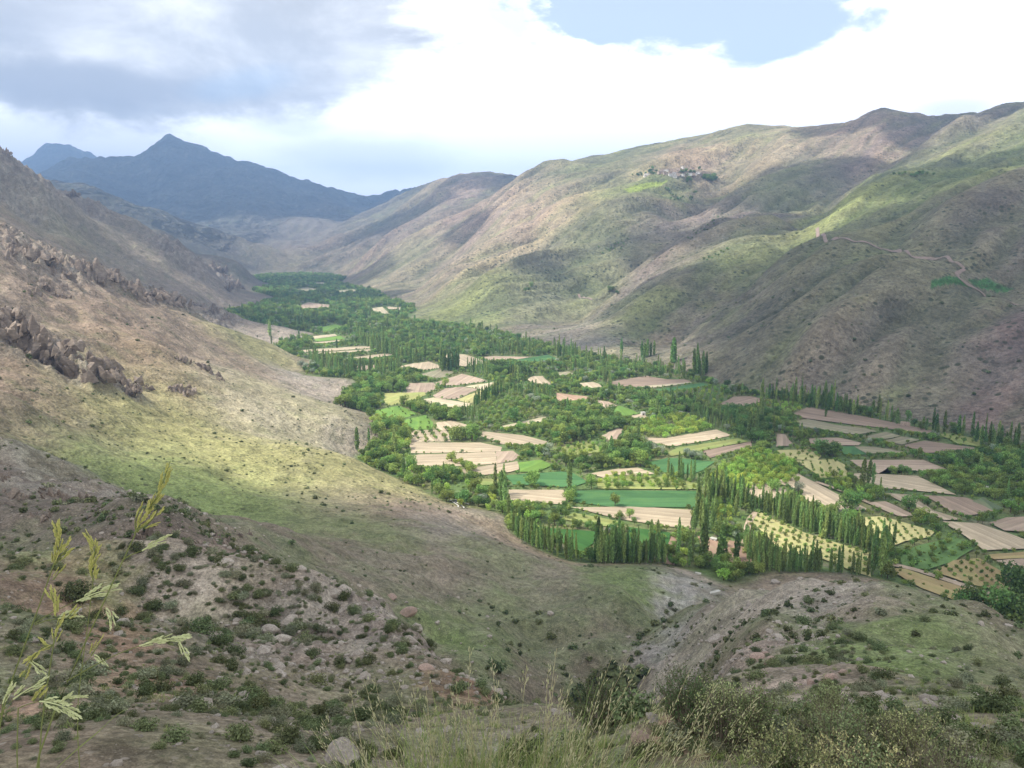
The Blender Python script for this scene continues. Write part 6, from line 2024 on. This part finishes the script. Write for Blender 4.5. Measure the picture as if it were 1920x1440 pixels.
# white lettering laid out on the hillside
LT_ = crop(820, 920, 24.0)
let = empty('hillside_lettering')
x, y, z, r = see([862], [946])
let.location = (x[0], y[0], z[0])
tag(let, 'white stone lettering laid out on the green hillside', 'lettering')
for st, w in ((((540, 450), (610, 470), (700, 520), (800, 590), (880, 640), (940, 680), (945, 715), (890, 745)), 1.0), (((615, 470), (645, 455), (655, 432)), .7),
              (((760, 490), (850, 530), (960, 595), (1070, 670), (1160, 730), (1195, 765), (1195, 805)), 1.0), (((745, 430), (800, 405), (845, 425), (875, 460), (905, 475)), 1.0),
              (((1035, 560), (1080, 575)), .9), (((1085, 600), (1135, 605)), .9), (((1095, 480), (1150, 510)), .6), (((1260, 580), (1340, 600), (1440, 640)), 1.4)):
    q = LT_(*st)
    x, y, z, r = see([p[0] for p in q], [p[1] for p in q])
    o = ribbon('stroke', np.c_[x, y], w * .62, M_WHITEW, .28, .5)
    o.parent = let
    o.matrix_parent_inverse = Matrix.Translation(-let.location)
# ------------------------------------------------------------------ shrubs, tufts and grass heads close to the camera
L_NEARD = leaf_mat('shrub_leaves_dark', (.14, .19, .08), .4, .25)
L_NEARG = leaf_mat('shrub_leaves_grey', (.23, .26, .12), .4, .25)
L_NEARY = leaf_mat('shrub_leaves_pale', (.42, .42, .19), .35, .25)
L_NEARB = leaf_mat('shrub_leaves_bright', (.13, .21, .055), .4, .3)
L_PETAL = leaf_mat('petals', (.75, .76, .68), .1, .2, .0)
M_TWIG = bark_mat('twig_bark', (.22, .18, .14), (.13, .10, .08))


def shrub(u, v, D, w, h, tip, inner, label, flowers=0, nst=60, dens=1.0, seed=0):
    g = np.random.default_rng(900 + seed)
    if D:
        x, y = at(u, v, D)
    else:
        x, y, _, r = see([u], [v], 5.0)
        x, y = x[0], y[0]
    w, h = w * 1.10, h * 1.04
    root = empty('shrub', (x, y, zat(x, y) - .03), 0)
    tag(root, label, 'shrub', 'shrubs on the near bank')
    st, C1, N1, C2, N2 = [], [], [], [], []
    for i in range(nst):
        a = g.uniform(0, 2 * np.pi)
        lean = g.uniform(.05, 1.0) ** .7
        top = np.array([math.cos(a) * w / 2 * lean, math.sin(a) * w / 2 * lean, h * (1.02 - .42 * lean ** 2) * g.uniform(.72, 1.1)])
        b = np.array([math.cos(a) * w * .08 * lean, math.sin(a) * w * .08 * lean, -.05])
        t = np.linspace(0, 1, 7)[:, None]
        mid = b * .5 + top * .5 + np.array([0, 0, h * .16]) + g.normal(0, .04 * w, 3)
        p = (1 - t) ** 2 * b + 2 * t * (1 - t) * mid + t ** 2 * top
        st.append(tube(p, np.linspace(.010, .0022, 7), 4))
        ends = [p]
        for j in range(5):
            k = g.integers(2, 6)
            d = g.normal(0, 1, 3) + (p[k] - b) / (np.linalg.norm(p[k] - b) + 1e-6) * 1.2
            d /= np.linalg.norm(d)
            L = g.uniform(.12, .30) * h
            q = np.array([p[k], p[k] + d * L * .5, p[k] + d * L + np.array([0, 0, .03])])
            st.append(tube(q, [.004, .003, .0015], 3))
            ends.append(q)
        for e in ends:
            m_ = int((26 if len(e) == 7 else 12) * dens)
            tt = g.uniform(.25 if len(e) == 7 else .1, 1.0, m_)
            ii = np.clip((tt * (len(e) - 1)).astype(int), 0, len(e) - 2)
            fr = tt * (len(e) - 1) - ii
            c = e[ii] + (e[ii + 1] - e[ii]) * fr[:, None] + g.normal(0, .022, (m_, 3))
            nn = g.normal(0, 1, (m_, 3)) + np.array([0, 0, .6])
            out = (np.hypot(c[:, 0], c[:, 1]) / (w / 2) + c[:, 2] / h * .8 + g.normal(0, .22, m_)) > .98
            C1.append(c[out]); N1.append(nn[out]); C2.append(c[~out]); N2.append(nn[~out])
    v_, f_ = joinm(st)
    add('stems', mesh_np('stems', v_, f_), M_TWIG, root)
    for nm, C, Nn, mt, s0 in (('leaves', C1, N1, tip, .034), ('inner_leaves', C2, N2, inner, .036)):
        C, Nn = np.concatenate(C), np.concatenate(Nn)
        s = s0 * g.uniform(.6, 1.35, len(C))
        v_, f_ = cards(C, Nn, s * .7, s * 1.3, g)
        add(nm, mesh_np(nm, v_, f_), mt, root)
    if flowers:
        a = g.uniform(0, 6.28, flowers)
        rr_ = np.sqrt(g.uniform(0, 1, flowers)) * w * .46
        C = np.c_[np.cos(a) * rr_, np.sin(a) * rr_, h * (1.02 - .45 * (rr_ / (w / 2)) ** 2) * g.uniform(.8, 1.03, flowers)]
        vs_, fs_, o_ = [], [], 0
        for c in C:
            for k in range(5):
                al = k * 2 * np.pi / 5
                d = np.array([math.cos(al), math.sin(al), .15]) * .022
                e = np.array([-math.sin(al), math.cos(al), 0]) * .012
                vs_ += [c, c + d * .6 + e, c + d, c + d * .6 - e]
                fs_.append((o_, o_ + 1, o_ + 2, o_ + 3))
                o_ += 4
        add('flowers', mesh_np('flowers', np.array(vs_), np.array(fs_)), L_PETAL, root)
    return root


shrub(1285, 1362, 0, 1.75, 1.35, L_NEARD, L_NEARD, 'tall dark shrub at the back of the near bank', 0, 60, 1.1, 1)
shrub(1352, 1404, 0, 1.65, 1.25, L_NEARY, L_NEARD, 'thin greyish shrub in front of the tall dark one', 0, 55, .8, 2)
shrub(1415, 1392, 0, 1.3, 1.1, L_NEARG, L_NEARD, 'grey green shrub between the dark and the yellow leaved ones', 0, 50, .9, 3)
shrub(1478, 1440, 11.4, 1.55, 1.05, L_NEARY, L_NEARD, 'rounded shrub with pale yellow leaf tips and a dark heart', 0, 75, 1.2, 4)
shrub(1625, 1440, 11.6, 1.75, 1.10, L_NEARY, L_NEARG, 'wide loose shrub with yellowish leaves in the front row', 0, 60, .9, 5)
shrub(1560, 1440, 14.5, 1.6, 1.05, L_NEARG, L_NEARG, 'low grey shrub behind the two yellowish ones', 0, 45, .8, 6)
shrub(1745, 1440, 12.0, 1.5, 1.1, L_NEARG, L_NEARG, 'bare twiggy grey shrub in the front row', 0, 70, .38, 7)
shrub(1700, 1440, 15.0, 1.6, 1.15, L_NEARY, L_NEARG, 'pale shrub behind the twiggy grey one', 0, 50, .7, 8)
shrub(1862, 1440, 9.6, 1.15, .78, L_NEARB, L_NEARD, 'bright green shrub with a few white flowers', 9, 60, 1.3, 9)
shrub(1820, 1440, 14.0, 1.6, 1.15, L_NEARG, L_NEARG, 'pale thin shrub behind the flowering one', 0, 50, .6, 10)
shrub(1930, 1440, 11.5, 1.5, 1.0, L_NEARG, L_NEARD, 'grey shrub at the outer end of the front row', 0, 50, .7, 11)
shrub(1125, 1372, 0, 1.9, 1.3, L_NEARD, L_NEARD, 'broad dark shrub behind the dry grass stalks', 0, 60, 1.1, 12)
shrub(1560, 1352, 0, 1.2, .8, L_NEARG, L_NEARG, 'small grey shrub below the near mound', 0, 35, .8, 13)
shrub(1400, 1440, 10.5, .8, .42, L_NEARG, L_NEARG, 'low grey cushion shrub in front of the red earth', 0, 40, .9, 14)
shrub(1300, 1440, 10.2, .9, .40, L_NEARG, L_NEARG, 'low sage cushion in front of the thin greyish shrub', 0, 40, .9, 15)
shrub(1230, 1440, 9.5, .7, .40, L_NEARB, L_NEARG, 'small green cushion at the edge of the grass tuft', 0, 35, .9, 16)
shrub(560, 1440, 15.0, 1.3, .8, L_NEARD, L_NEARG, 'dark low shrub beside the broad pale rock', 0, 45, .8, 17)
shrub(790, 1440, 11.0, 1.4, .8, L_NEARG, L_NEARG, 'grey shrub hidden behind the grass tuft', 0, 45, .7, 18)


# ---- grass tufts -------------------------------------------------------------------------
def grass_mat(name, c, c2, var=.25, tr=.35):
    m, N = mat_new(name)
    geo = N.n('ShaderNodeNewGeometry')
    rnd = geo.outputs['Random Per Island']
    col = N.mix(rnd, c, c2)
    d = N.n('ShaderNodeBsdfDiffuse')
    t = N.n('ShaderNodeBsdfTranslucent')
    N.link(col, d.inputs['Color'])
    N.link(col, t.inputs['Color'])
    mx = N.n('ShaderNodeMixShader')
    mx.inputs[0].default_value = tr
    N.link(d.outputs[0], mx.inputs[1])
    N.link(t.outputs[0], mx.inputs[2])
    finish(N, mx.outputs[0])
    return m


G_BLADE = grass_mat('grass_blades', (.19, .27, .085), (.36, .39, .155))
G_STRAW = grass_mat('straw', (.52, .46, .28), (.40, .38, .21))
G_HEAD = grass_mat('seed_heads', (.62, .57, .38), (.44, .46, .25))
G_STEM = grass_mat('green_stems', (.17, .21, .075), (.22, .24, .09))
G_SPIK = grass_mat('green_spikelets', (.50, .47, .17), (.40, .41, .13), tr=.3)
G_PALE = grass_mat('pale_spikelets', (.60, .62, .36), (.50, .54, .28), tr=.3)


def blade(p, w, side):
    """flat tapering leaf along a path"""
    n_ = len(p)
    ww = w * np.sin(np.linspace(.35, 1.0, n_) * np.pi)[:, None] ** .7
    ww[-1] = w * .03
    return np.concatenate([p - side * ww / 2, p + side * ww / 2]), np.array([(i, i + 1, n_ + i + 1, n_ + i) for i in range(n_ - 1)])


def arc(b, d, L, droop, n_=6):
    """a stem that starts at b towards d and bends over by droop"""
    p, q = [np.array(b, float)], np.array(d, float) / np.linalg.norm(d)
    for i in range(n_ - 1):
        hz_ = np.array([q[0], q[1], 0])
        q = q + (hz_ * .6 + np.array([0, 0, -1])) * droop * (i + 1) / n_
        q /= np.linalg.norm(q)
        p.append(p[-1] + q * L / (n_ - 1))
    return np.array(p)


def tuft(u, r, nb, ns, L, wid, label, lean=(0, 0), seed=0, Ls=None, spread=.45):
    g = np.random.default_rng(1200 + seed)
    x, y = at(u, 1440, r)
    root = empty('grass_tuft', (x, y, zat(x, y) - .02))
    tag(root, label, 'grass tuft', 'tufts of dry grass at the edge of the bank')
    B, S, Hd = [], [], []
    for i in range(nb):
        b = np.array([g.normal(0, wid * .32), g.normal(0, wid * .2), -.02])
        d = np.array([g.normal(lean[0], spread), g.normal(lean[1], spread * .7), 1.0])
        p = arc(b, d, L * g.uniform(.45, 1.0), g.uniform(.05, .35), 7)
        sd = np.cross(d, g.normal(0, 1, 3))
        sd[2] *= .3
        B.append(blade(p, g.uniform(.0025, .0055), sd / np.linalg.norm(sd)))
    Ls = Ls or L * 1.25
    for i in range(ns):
        b = np.array([g.normal(0, wid * .36), g.normal(0, wid * .22), -.02])
        d = np.array([g.normal(lean[0], spread * .55) + b[0] * .5, g.normal(lean[1], spread * .45), 1.0])
        p = arc(b, d, Ls * g.uniform(.6, 1.05), g.uniform(.01, .10), 8)
        S.append(tube(p, np.linspace(.0017, .0008, 8), 4))
        k = g.integers(9, 20)
        t = g.uniform(.70, 1.0, k) * 7
        ii = np.clip(t.astype(int), 0, 6)
        c = p[ii] + (p[ii + 1] - p[ii]) * (t - ii)[:, None]
        ax = p[7] - p[5]
        ax /= np.linalg.norm(ax)
        off = g.normal(0, 1, (k, 3))
        off -= (off @ ax)[:, None] * ax
        loose = g.uniform(.004, .022)
        dd = ax + off * .22 + np.array([0, 0, -.12])
        c2 = c + off * loose
        for j in range(k):
            e = dd[j] / np.linalg.norm(dd[j]) * g.uniform(.012, .024)
            Hd.append(tube([c2[j], c2[j] + e * .45, c2[j] + e], [.0007, .0021, .0004], 4))
            if loose > .01:
                S.append(tube([c[j] - ax * .012, c2[j]], [.0005, .0004], 3))
    for nm, prt, mt in (('blades', B, G_BLADE), ('stalks', S, G_STRAW), ('seed_heads', Hd, G_HEAD)):
        v_, f_ = joinm(prt)
        o = add(nm, mesh_np(nm, v_, f_), mt, root)
        o['kind'] = 'stuff'
    return root


tuft(845, 3.0, 820, 60, .82, .62, 'upright tuft of green and straw grass, the fullest one', (0, 0), 1, .90, .30)
tuft(1000, 3.1, 600, 54, .76, .58, 'tall dry tuft leaning out beside the fullest one', (.16, 0), 2, .98, .26)
tuft(1090, 2.8, 150, 24, .58, .40, 'loose tuft with long stalks bent far over', (.36, .05), 3, .80, .28)
tuft(720, 2.9, 200, 18, .70, .45, 'sparse low tuft beside the broad pale rock', (-.22, 0), 4, .85, .32)
tuft(520, 2.6, 26, 6, .45, .25, 'small tuft with a single bent oat head', (.1, 0), 5, .70, .28)
tuft(1225, 3.4, 60, 10, .60, .5, 'short green tuft on the red earth', (.1, 0), 6, .85, .45)


# short tussocks over the near slopes: past counting
def tussock(seed, straw):
    g = np.random.default_rng(seed)
    B = []
    for i in range(26):
        b = np.array([g.normal(0, .10), g.normal(0, .10), -.03])
        d = np.array([g.normal(0, .55), g.normal(0, .55), 1.0])
        p = arc(b, d, g.uniform(.16, .42), g.uniform(.1, .4), 4)
        sd = np.cross(d, g.normal(0, 1, 3))
        B.append(blade(p, g.uniform(.012, .022), sd / np.linalg.norm(sd)))
    v_, f_ = joinm(B)
    return with_mat(mesh_np('tussock', v_, f_), straw)


TUS = [tussock(1, G_BLADE), tussock(2, G_BLADE), tussock(3, G_STRAW)]
tsrc = []
for k, (u, v) in enumerate(((1265, 1420), (940, 1400), (1180, 1425))):
    x, y = at(u, v, (10.5, 9.0, 9.8)[k])
    o = add('tussock', TUS[k], loc=(x, y, zat(x, y)))
    tag(o, ('green tussock on the red earth of the near bank', 'green tussock behind the grass tufts', 'straw coloured tussock at the foot of the near bank')[k], 'tussock')
    tsrc.append(o)
n = 5500
ta, tl = RNG.uniform(R(-36), R(36), n), RNG.uniform(math.log(5), math.log(150), n)
tx, ty = np.sin(ta) * np.exp(tl), np.cos(ta) * np.exp(tl)
kp = (fbm(tx / 9, ty / 9, 3, 660) > -.1) & ((ta > R(-8)) | (np.exp(tl) > 30) | (fbm(tx / 3, ty / 3, 2, 661) > .45))
tx, ty = tx[kp], ty[kp]
tz = height(tx, ty)
gl = []
for k in range(3):
    q = (np.arange(len(tx)) % 5 == k * 2) if k < 2 else (np.arange(len(tx)) % 5 == 4)
    q |= (np.arange(len(tx)) % 5 == k * 2 + 1) if k < 2 else q
    m_ = q.sum()
    s = RNG.uniform(.35, 1.1, m_)
    gl.append((np.c_[tx[q], ty[q], tz[q]], RNG.uniform(0, 6.28, m_), np.c_[s, s, s * RNG.uniform(.6, 1.1, m_)], [tsrc[k]]))
scatter('tussock_grass', gl)


# ---- the tall grass heads close to the lens ------------------------------------------------
def cp(u, v, d):
    """point on the line of sight through (u, v), d metres in front of the camera"""
    cx, cyy = (u - 960) / FPX, (720 - v) / FPX
    return np.array([cx, math.cos(PITCH) + cyy * math.sin(PITCH), -math.sin(PITCH) + cyy * math.cos(PITCH)]) * d + np.array([0, 0, H_CAM])


S_ = lambda x, y: (x / 2.4, 840 + y / 2.4)


def spikelet(seed):
    """a flattened spike of four overlapping florets, 1 unit long"""
    g = np.random.default_rng(seed)
    parts = []
    for i in range(5):
        z0 = i * .17
        sd = (-1) ** i * .07
        L = .42
        p = np.array([(0, 0, z0), (sd * .9, 0, z0 + L * .35), (sd * 1.2, 0, z0 + L * .7), (sd * .8, 0, z0 + L)])
        v_, f_ = tube(p, [.02, .085, .07, .008], 6)
        v_[:, 1] *= .65
        parts.append((v_, f_))
    v_, f_ = joinm(parts)
    return mesh_np('spikelet', v_, f_, True)


SPK = [with_mat(spikelet(i), G_SPIK) for i in range(2)]
SPKP = [with_mat(spikelet(i + 5), G_PALE) for i in range(2)]


def smooth_path(p, n_=14):
    p = np.array(p, float)
    s = np.r_[0, np.cumsum(np.linalg.norm(np.diff(p, axis=0), axis=1))]
    t = np.linspace(0, s[-1], n_)
    q = np.stack([np.interp(t, s, p[:, i]) for i in range(3)], 1)
    for _ in range(2):
        q[1:-1] = (q[:-2] + 2 * q[1:-1] + q[2:]) / 4
    return q


def head(root, pts_, d, n_, L, pale, g, fan=.42, name='seed_head'):
    """rachis along pts_ with spikelets pressed along it"""
    p = smooth_path([cp(*S_(*q), d) for q in pts_], 10) - np.array(root.location)
    h = add(name, mesh_np('rachis', *tube(p, np.linspace(.0009, .0004, 10), 5)), G_PALE if pale else G_STEM, root)
    if pale:
        h['label'] = 'pale cream grass head'
    for i in range(n_):
        t = (i + .5) / n_ * .86
        k = t * 9
        i0 = int(k)
        c = p[i0] + (p[i0 + 1] - p[i0]) * (k - i0)
        ax = p[min(i0 + 2, 9)] - p[i0]
        ax /= np.linalg.norm(ax)
        off = g.normal(0, 1, 3)
        off -= off @ ax * ax
        off /= np.linalg.norm(off)
        dr = ax + off * fan * g.uniform(.3, 1.1) * (1 - .5 * t)
        o = add('spikelet', (SPKP if pale else SPK)[g.integers(2)], parent=h, loc=c + off * .0022)
        qv = Vector(dr).to_track_quat('Z', 'Y') @ Quaternion((0, 0, 1), g.uniform(0, 6.28))
        o.rotation_euler = qv.to_euler()
        s = L * g.uniform(.8, 1.12)
        o.scale = (s * .78, s * .78, s)


def stalk(d, stem, label, heads, branches=(), thick=.0011, seed=0, blades=()):
    g = np.random.default_rng(1500 + seed)
    pts_ = [cp(*S_(*q), d) for q in stem]
    b = pts_[0]
    gx_, gy_ = b[0] * 1.0, max(b[1], .35)
    dirv_ = pts_[0] - pts_[1]
    foot = np.array([gx_ + dirv_[0] * 3.0, gy_ + abs(dirv_[2]) * .15, 0])
    foot[2] = zat(foot[0], foot[1]) - .02
    root = empty('grass_stalk', tuple(foot))
    tag(root, label, 'grass stalk', 'tall grass stalks close to the lens')
    p = smooth_path([foot, foot * .5 + b * .5] + pts_, 26) - foot
    add('stem', mesh_np('stem', *tube(p, np.linspace(thick * 1.5, thick * .55, 26), 6), True), G_STEM, root)
    for br in branches:
        q = smooth_path([cp(*S_(*z_), d) for z_ in br], 10) - foot
        add('branch', mesh_np('branch', *tube(q, np.linspace(thick * .55, thick * .3, 10), 5), True), G_STEM, root)
    for hp, n_, L, pale in heads:
        head(root, hp, d, n_, L, pale, g)
    for bl_, w in blades:
        q = smooth_path([cp(*S_(*z_), d) for z_ in bl_], 14) - foot
        v_, f_ = blade(q, w, np.array([.5, .5, .7]))
        add('leaf', mesh_np('leaf', v_, f_), G_STEM, root)
    return root


stalk(.86, [(118, 1440), (215, 1250), (300, 1050), (400, 860), (460, 700), (550, 500), (610, 385)], 'tallest grass stalk, its long green head reaching highest',
      [([(606, 385), (630, 330), (690, 250), (720, 200), (745, 120), (766, 58)], 34, .0125, False), ([(612, 380), (606, 330), (628, 280)], 6, .0125, False), ([(615, 375), (680, 330), (712, 285)], 8, .0125, False),
       ([(640, 462), (700, 425), (750, 408)], 5, .0135, True), ([(628, 890), (720, 862), (790, 852), (858, 855)], 15, .0135, True), ([(805, 870), (825, 905), (835, 940)], 5, .0115, True)],
      [[(550, 505), (590, 480), (645, 460)], [(300, 1050), (420, 980), (530, 925), (632, 888)]], .0013, 1)
stalk(.92, [(-40, 1260), (0, 1170), (100, 925), (150, 790), (215, 610), (240, 530)], 'grass stalk with a short green head beside the tallest one',
      [([(240, 530), (262, 470), (270, 400), (246, 336)], 22, .0135, False), ([(248, 525), (280, 480), (315, 440)], 6, .0135, False), ([(240, 592), (258, 570), (276, 545)], 3, .0125, False),
       ([(345, 690), (420, 655), (530, 624)], 12, .0145, True), ([(262, 768), (300, 755), (345, 745)], 5, .0125, True)],
      [[(155, 790), (240, 735), (348, 688)], [(158, 795), (210, 775), (265, 768)]], .0012, 2)
stalk(.90, [(160, 1440), (165, 1310), (200, 1140), (230, 1000), (242, 880)], 'grass stalk with knotted yellow heads low on the near side',
      [([(242, 880), (250, 810), (268, 770)], 8, .013, False), ([(250, 760), (245, 700), (228, 648)], 9, .013, False), ([(240, 885), (215, 905), (190, 880)], 6, .0125, False), ([(190, 900), (150, 940), (105, 1030)], 8, .013, False),
       ([(132, 960), (160, 985), (186, 1012)], 6, .0115, True), ([(300, 765), (318, 750), (330, 730)], 4, .012, False)], [[(240, 885), (200, 890), (140, 945)]], .0011, 3)
stalk(.98, [(330, 1100), (372, 960), (408, 780), (418, 600)], 'thin stalk with a thick yellow drooping head',
      [([(420, 600), (405, 520), (440, 470), (415, 420), (382, 378)], 27, .0135, False), ([(478, 720), (495, 735), (502, 788)], 4, .0125, True), ([(410, 935), (430, 905), (450, 880)], 5, .0125, False), ([(425, 930), (445, 940), (455, 960)], 3, .0125, True)],
      [[(410, 790), (440, 735), (480, 720)], [(355, 1010), (385, 965), (412, 935)]], .0008, 4)
stalk(.80, [(60, 1440), (75, 1300), (82, 1172)], 'bent stalk with a heavy cream head near the ground',
      [([(178, 1140), (230, 1145), (290, 1165), (352, 1200)], 15, .0125, True), ([(270, 1140), (310, 1120), (362, 1112)], 6, .0125, True), ([(150, 1140), (165, 1120), (185, 1102)], 5, .0115, False)], [[(80, 1172), (125, 1152), (180, 1140)]], .0010, 5)
stalk(.84, [(-30, 1330), (0, 1200), (12, 1150)], 'short grass stalk at the very edge with thin spikes', [([(12, 1150), (28, 1105), (48, 1066)], 4, .0115, True), ([(60, 1130), (110, 1095), (180, 1054)], 6, .0135, True)], [[(0, 1200), (30, 1160), (62, 1130)]], .0009, 6)
stalk(.95, [(235, 1470), (260, 1440)], 'bare green grass leaf bent over at its tip', [], [], .0012, 7, [([(250, 1445), (340, 1360), (450, 1272), (525, 1195), (580, 1170)], .0052)])
# ------------------------------------------------------------------ haze over the valley, and the clouds that shade it
def haze_box():
    x0, x1, y0, y1, z0, z1 = -9200, 9200, -60, 9400, -1.6, float(GZ.max()) + 25
    v = [(x, y, z) for x in (x0, x1) for y in (y0, y1) for z in (z0, z1)]
    f = [(0, 1, 3, 2), (4, 6, 7, 5), (0, 4, 5, 1), (2, 3, 7, 6), (0, 2, 6, 4), (1, 5, 7, 3)]
    m = bpy.data.materials.new('haze_air')
    m.use_nodes = True
    t = m.node_tree
    t.nodes.clear()
    o = t.nodes.new('ShaderNodeOutputMaterial')
    p = t.nodes.new('ShaderNodeVolumePrincipled')
    p.inputs['Color'].default_value = (.38, .61, 1.0, 1)
    p.inputs['Density'].default_value = HAZE
    p.inputs['Anisotropy'].default_value = 0.25
    t.links.new(p.outputs[0], o.inputs['Volume'])
    tag(add('haze', mesh_np('haze', v, f), m), kind='stuff')


HAZE = 1.75e-4
haze_box()


def cloud_mat():
    m, N = mat_new('cloud_vapour')
    geo = N.n('ShaderNodeNewGeometry')
    lw = N.n('ShaderNodeLayerWeight')
    lw.inputs['Blend'].default_value = 0.5
    n = N.noise(geo.outputs['Position'], 0.006, 5.0, 0.6)
    edge = N.m('SUBTRACT', 1.0, lw.outputs['Facing'])
    a = N.ss(N.m('ADD', edge, N.m('MULTIPLY', N.m('SUBTRACT', n, .5), .9)), .12, .75)
    d = N.n('ShaderNodeBsdfDiffuse')
    d.inputs['Color'].default_value = (.85, .85, .86, 1)
    tl = N.n('ShaderNodeBsdfTranslucent')
    tl.inputs['Color'].default_value = (.85, .85, .88, 1)
    mx = N.n('ShaderNodeMixShader')
    mx.inputs[0].default_value = .5
    N.link(d.outputs[0], mx.inputs[1])
    N.link(tl.outputs[0], mx.inputs[2])
    tr = N.n('ShaderNodeBsdfTransparent')
    m2 = N.n('ShaderNodeMixShader')
    N.link(N.m('MULTIPLY', a, .74), m2.inputs[0])
    N.link(tr.outputs[0], m2.inputs[1])
    N.link(mx.outputs[0], m2.inputs[2])
    finish(N, m2.outputs[0])
    return m


M_CLOUD = cloud_mat()


def cloud(puffs, label, alt=2700.0):
    """puffs: shaded spots of the ground (x, y, z, radius along x, along y); the cloud hangs on the way to the sun"""
    parts = []
    g = np.random.default_rng(int(abs(puffs[0][0]) + 5))
    for (x, y, z, rx, ry) in puffs:
        t = (alt - z) / SUN.z
        c = np.array([x + SUN.x * t, y + SUN.y * t, alt])
        nu, nv = 40, 20
        th = np.linspace(0, 2 * np.pi, nu, endpoint=False)
        ph = np.linspace(0.02, np.pi - .02, nv)
        T, Pp = np.meshgrid(th, ph, indexing='ij')
        d = np.stack([np.sin(Pp) * np.cos(T), np.sin(Pp) * np.sin(T), np.cos(Pp)], -1)
        q = d.reshape(-1, 3)
        lump = 1 + .16 * perlin(q[:, 0] * 2.2 + q[:, 2] + x / 300, q[:, 1] * 2.2 - q[:, 2] + y / 300, 500) + .08 * perlin(q[:, 0] * 6, q[:, 1] * 6 + q[:, 2] * 4, 501)
        hz = min(rx, ry) * .38
        v = c + q * lump[:, None] * np.array([rx, ry, hz])
        f = []
        for i in range(nu):
            for j in range(nv - 1):
                f.append((i * nv + j, ((i + 1) % nu) * nv + j, ((i + 1) % nu) * nv + j + 1, i * nv + j + 1))
        parts.append((v, np.array(f)[:, ::-1]))
    v, f = joinm(parts)
    tag(add('cloud', mesh_np('cloud', v, f, True), M_CLOUD), label, 'cloud', 'clouds drifting over the valley')


def gp(u, v, r):
    x, y = at(u, v, r)
    return x, y, float(height(np.array([x]), np.array([y]))[0])


cloud([(0, 60, 100, 330, 220), (-180, 60, 90, 260, 170), (170, 110, 60, 260, 175), (330, 200, 20, 220, 150)], 'broad grey cloud overhead that shades the near knolls')
cloud([(*gp(1700, 700, 620), 190, 170), (*gp(1850, 800, 480), 130, 120), (*gp(1560, 590, 760), 170, 170), (*gp(1700, 470, 900), 260, 240), (*gp(1900, 420, 950), 300, 260)], 'long cloud that shades the ribbed lower hillside')
cloud([(*gp(1500, 320, 1650), 260, 170), (*gp(1720, 330, 1350), 240, 170), (*gp(1330, 440, 1280), 170, 150), (*gp(1240, 560, 950), 110, 110)], 'cloud that shades the hollow under the village ridge')
cloud([(*gp(1690, 212, 2150), 300, 150), (*gp(1870, 220, 2000), 260, 160), (*gp(1450, 236, 2450), 160, 90)], 'cloud that shades the topmost ridge')
cloud([(*gp(300, 330, 4300), 1300, 900), (*gp(420, 400, 3900), 700, 550), (*gp(560, 340, 4500), 600, 500), (*gp(130, 300, 6500), 1200, 900)], 'huge cloud that shades the blue mountain', 3200.0)
cloud([(*gp(560, 545, 1900), 260, 200), (*gp(620, 570, 1500), 150, 120)], 'cloud that shades the head of the valley')
cloud([(*gp(80, 400, 1150), 260, 160), (*gp(280, 480, 1500), 230, 150), (*gp(150, 530, 800), 90, 60)], 'cloud that shades the back ridge of the rocky side')
cloud([(*gp(1000, 300, 2600), 330, 140), (*gp(1200, 290, 2450), 200, 100), (*gp(760, 420, 2500), 220, 160)], 'cloud that shades the long back ridge')
cloud([(*gp(1100, 620, 850), 60, 50), (*gp(1030, 510, 1230), 45, 40), (*gp(880, 440, 1850), 90, 80)], 'small broken cloud that dapples the middle spurs')
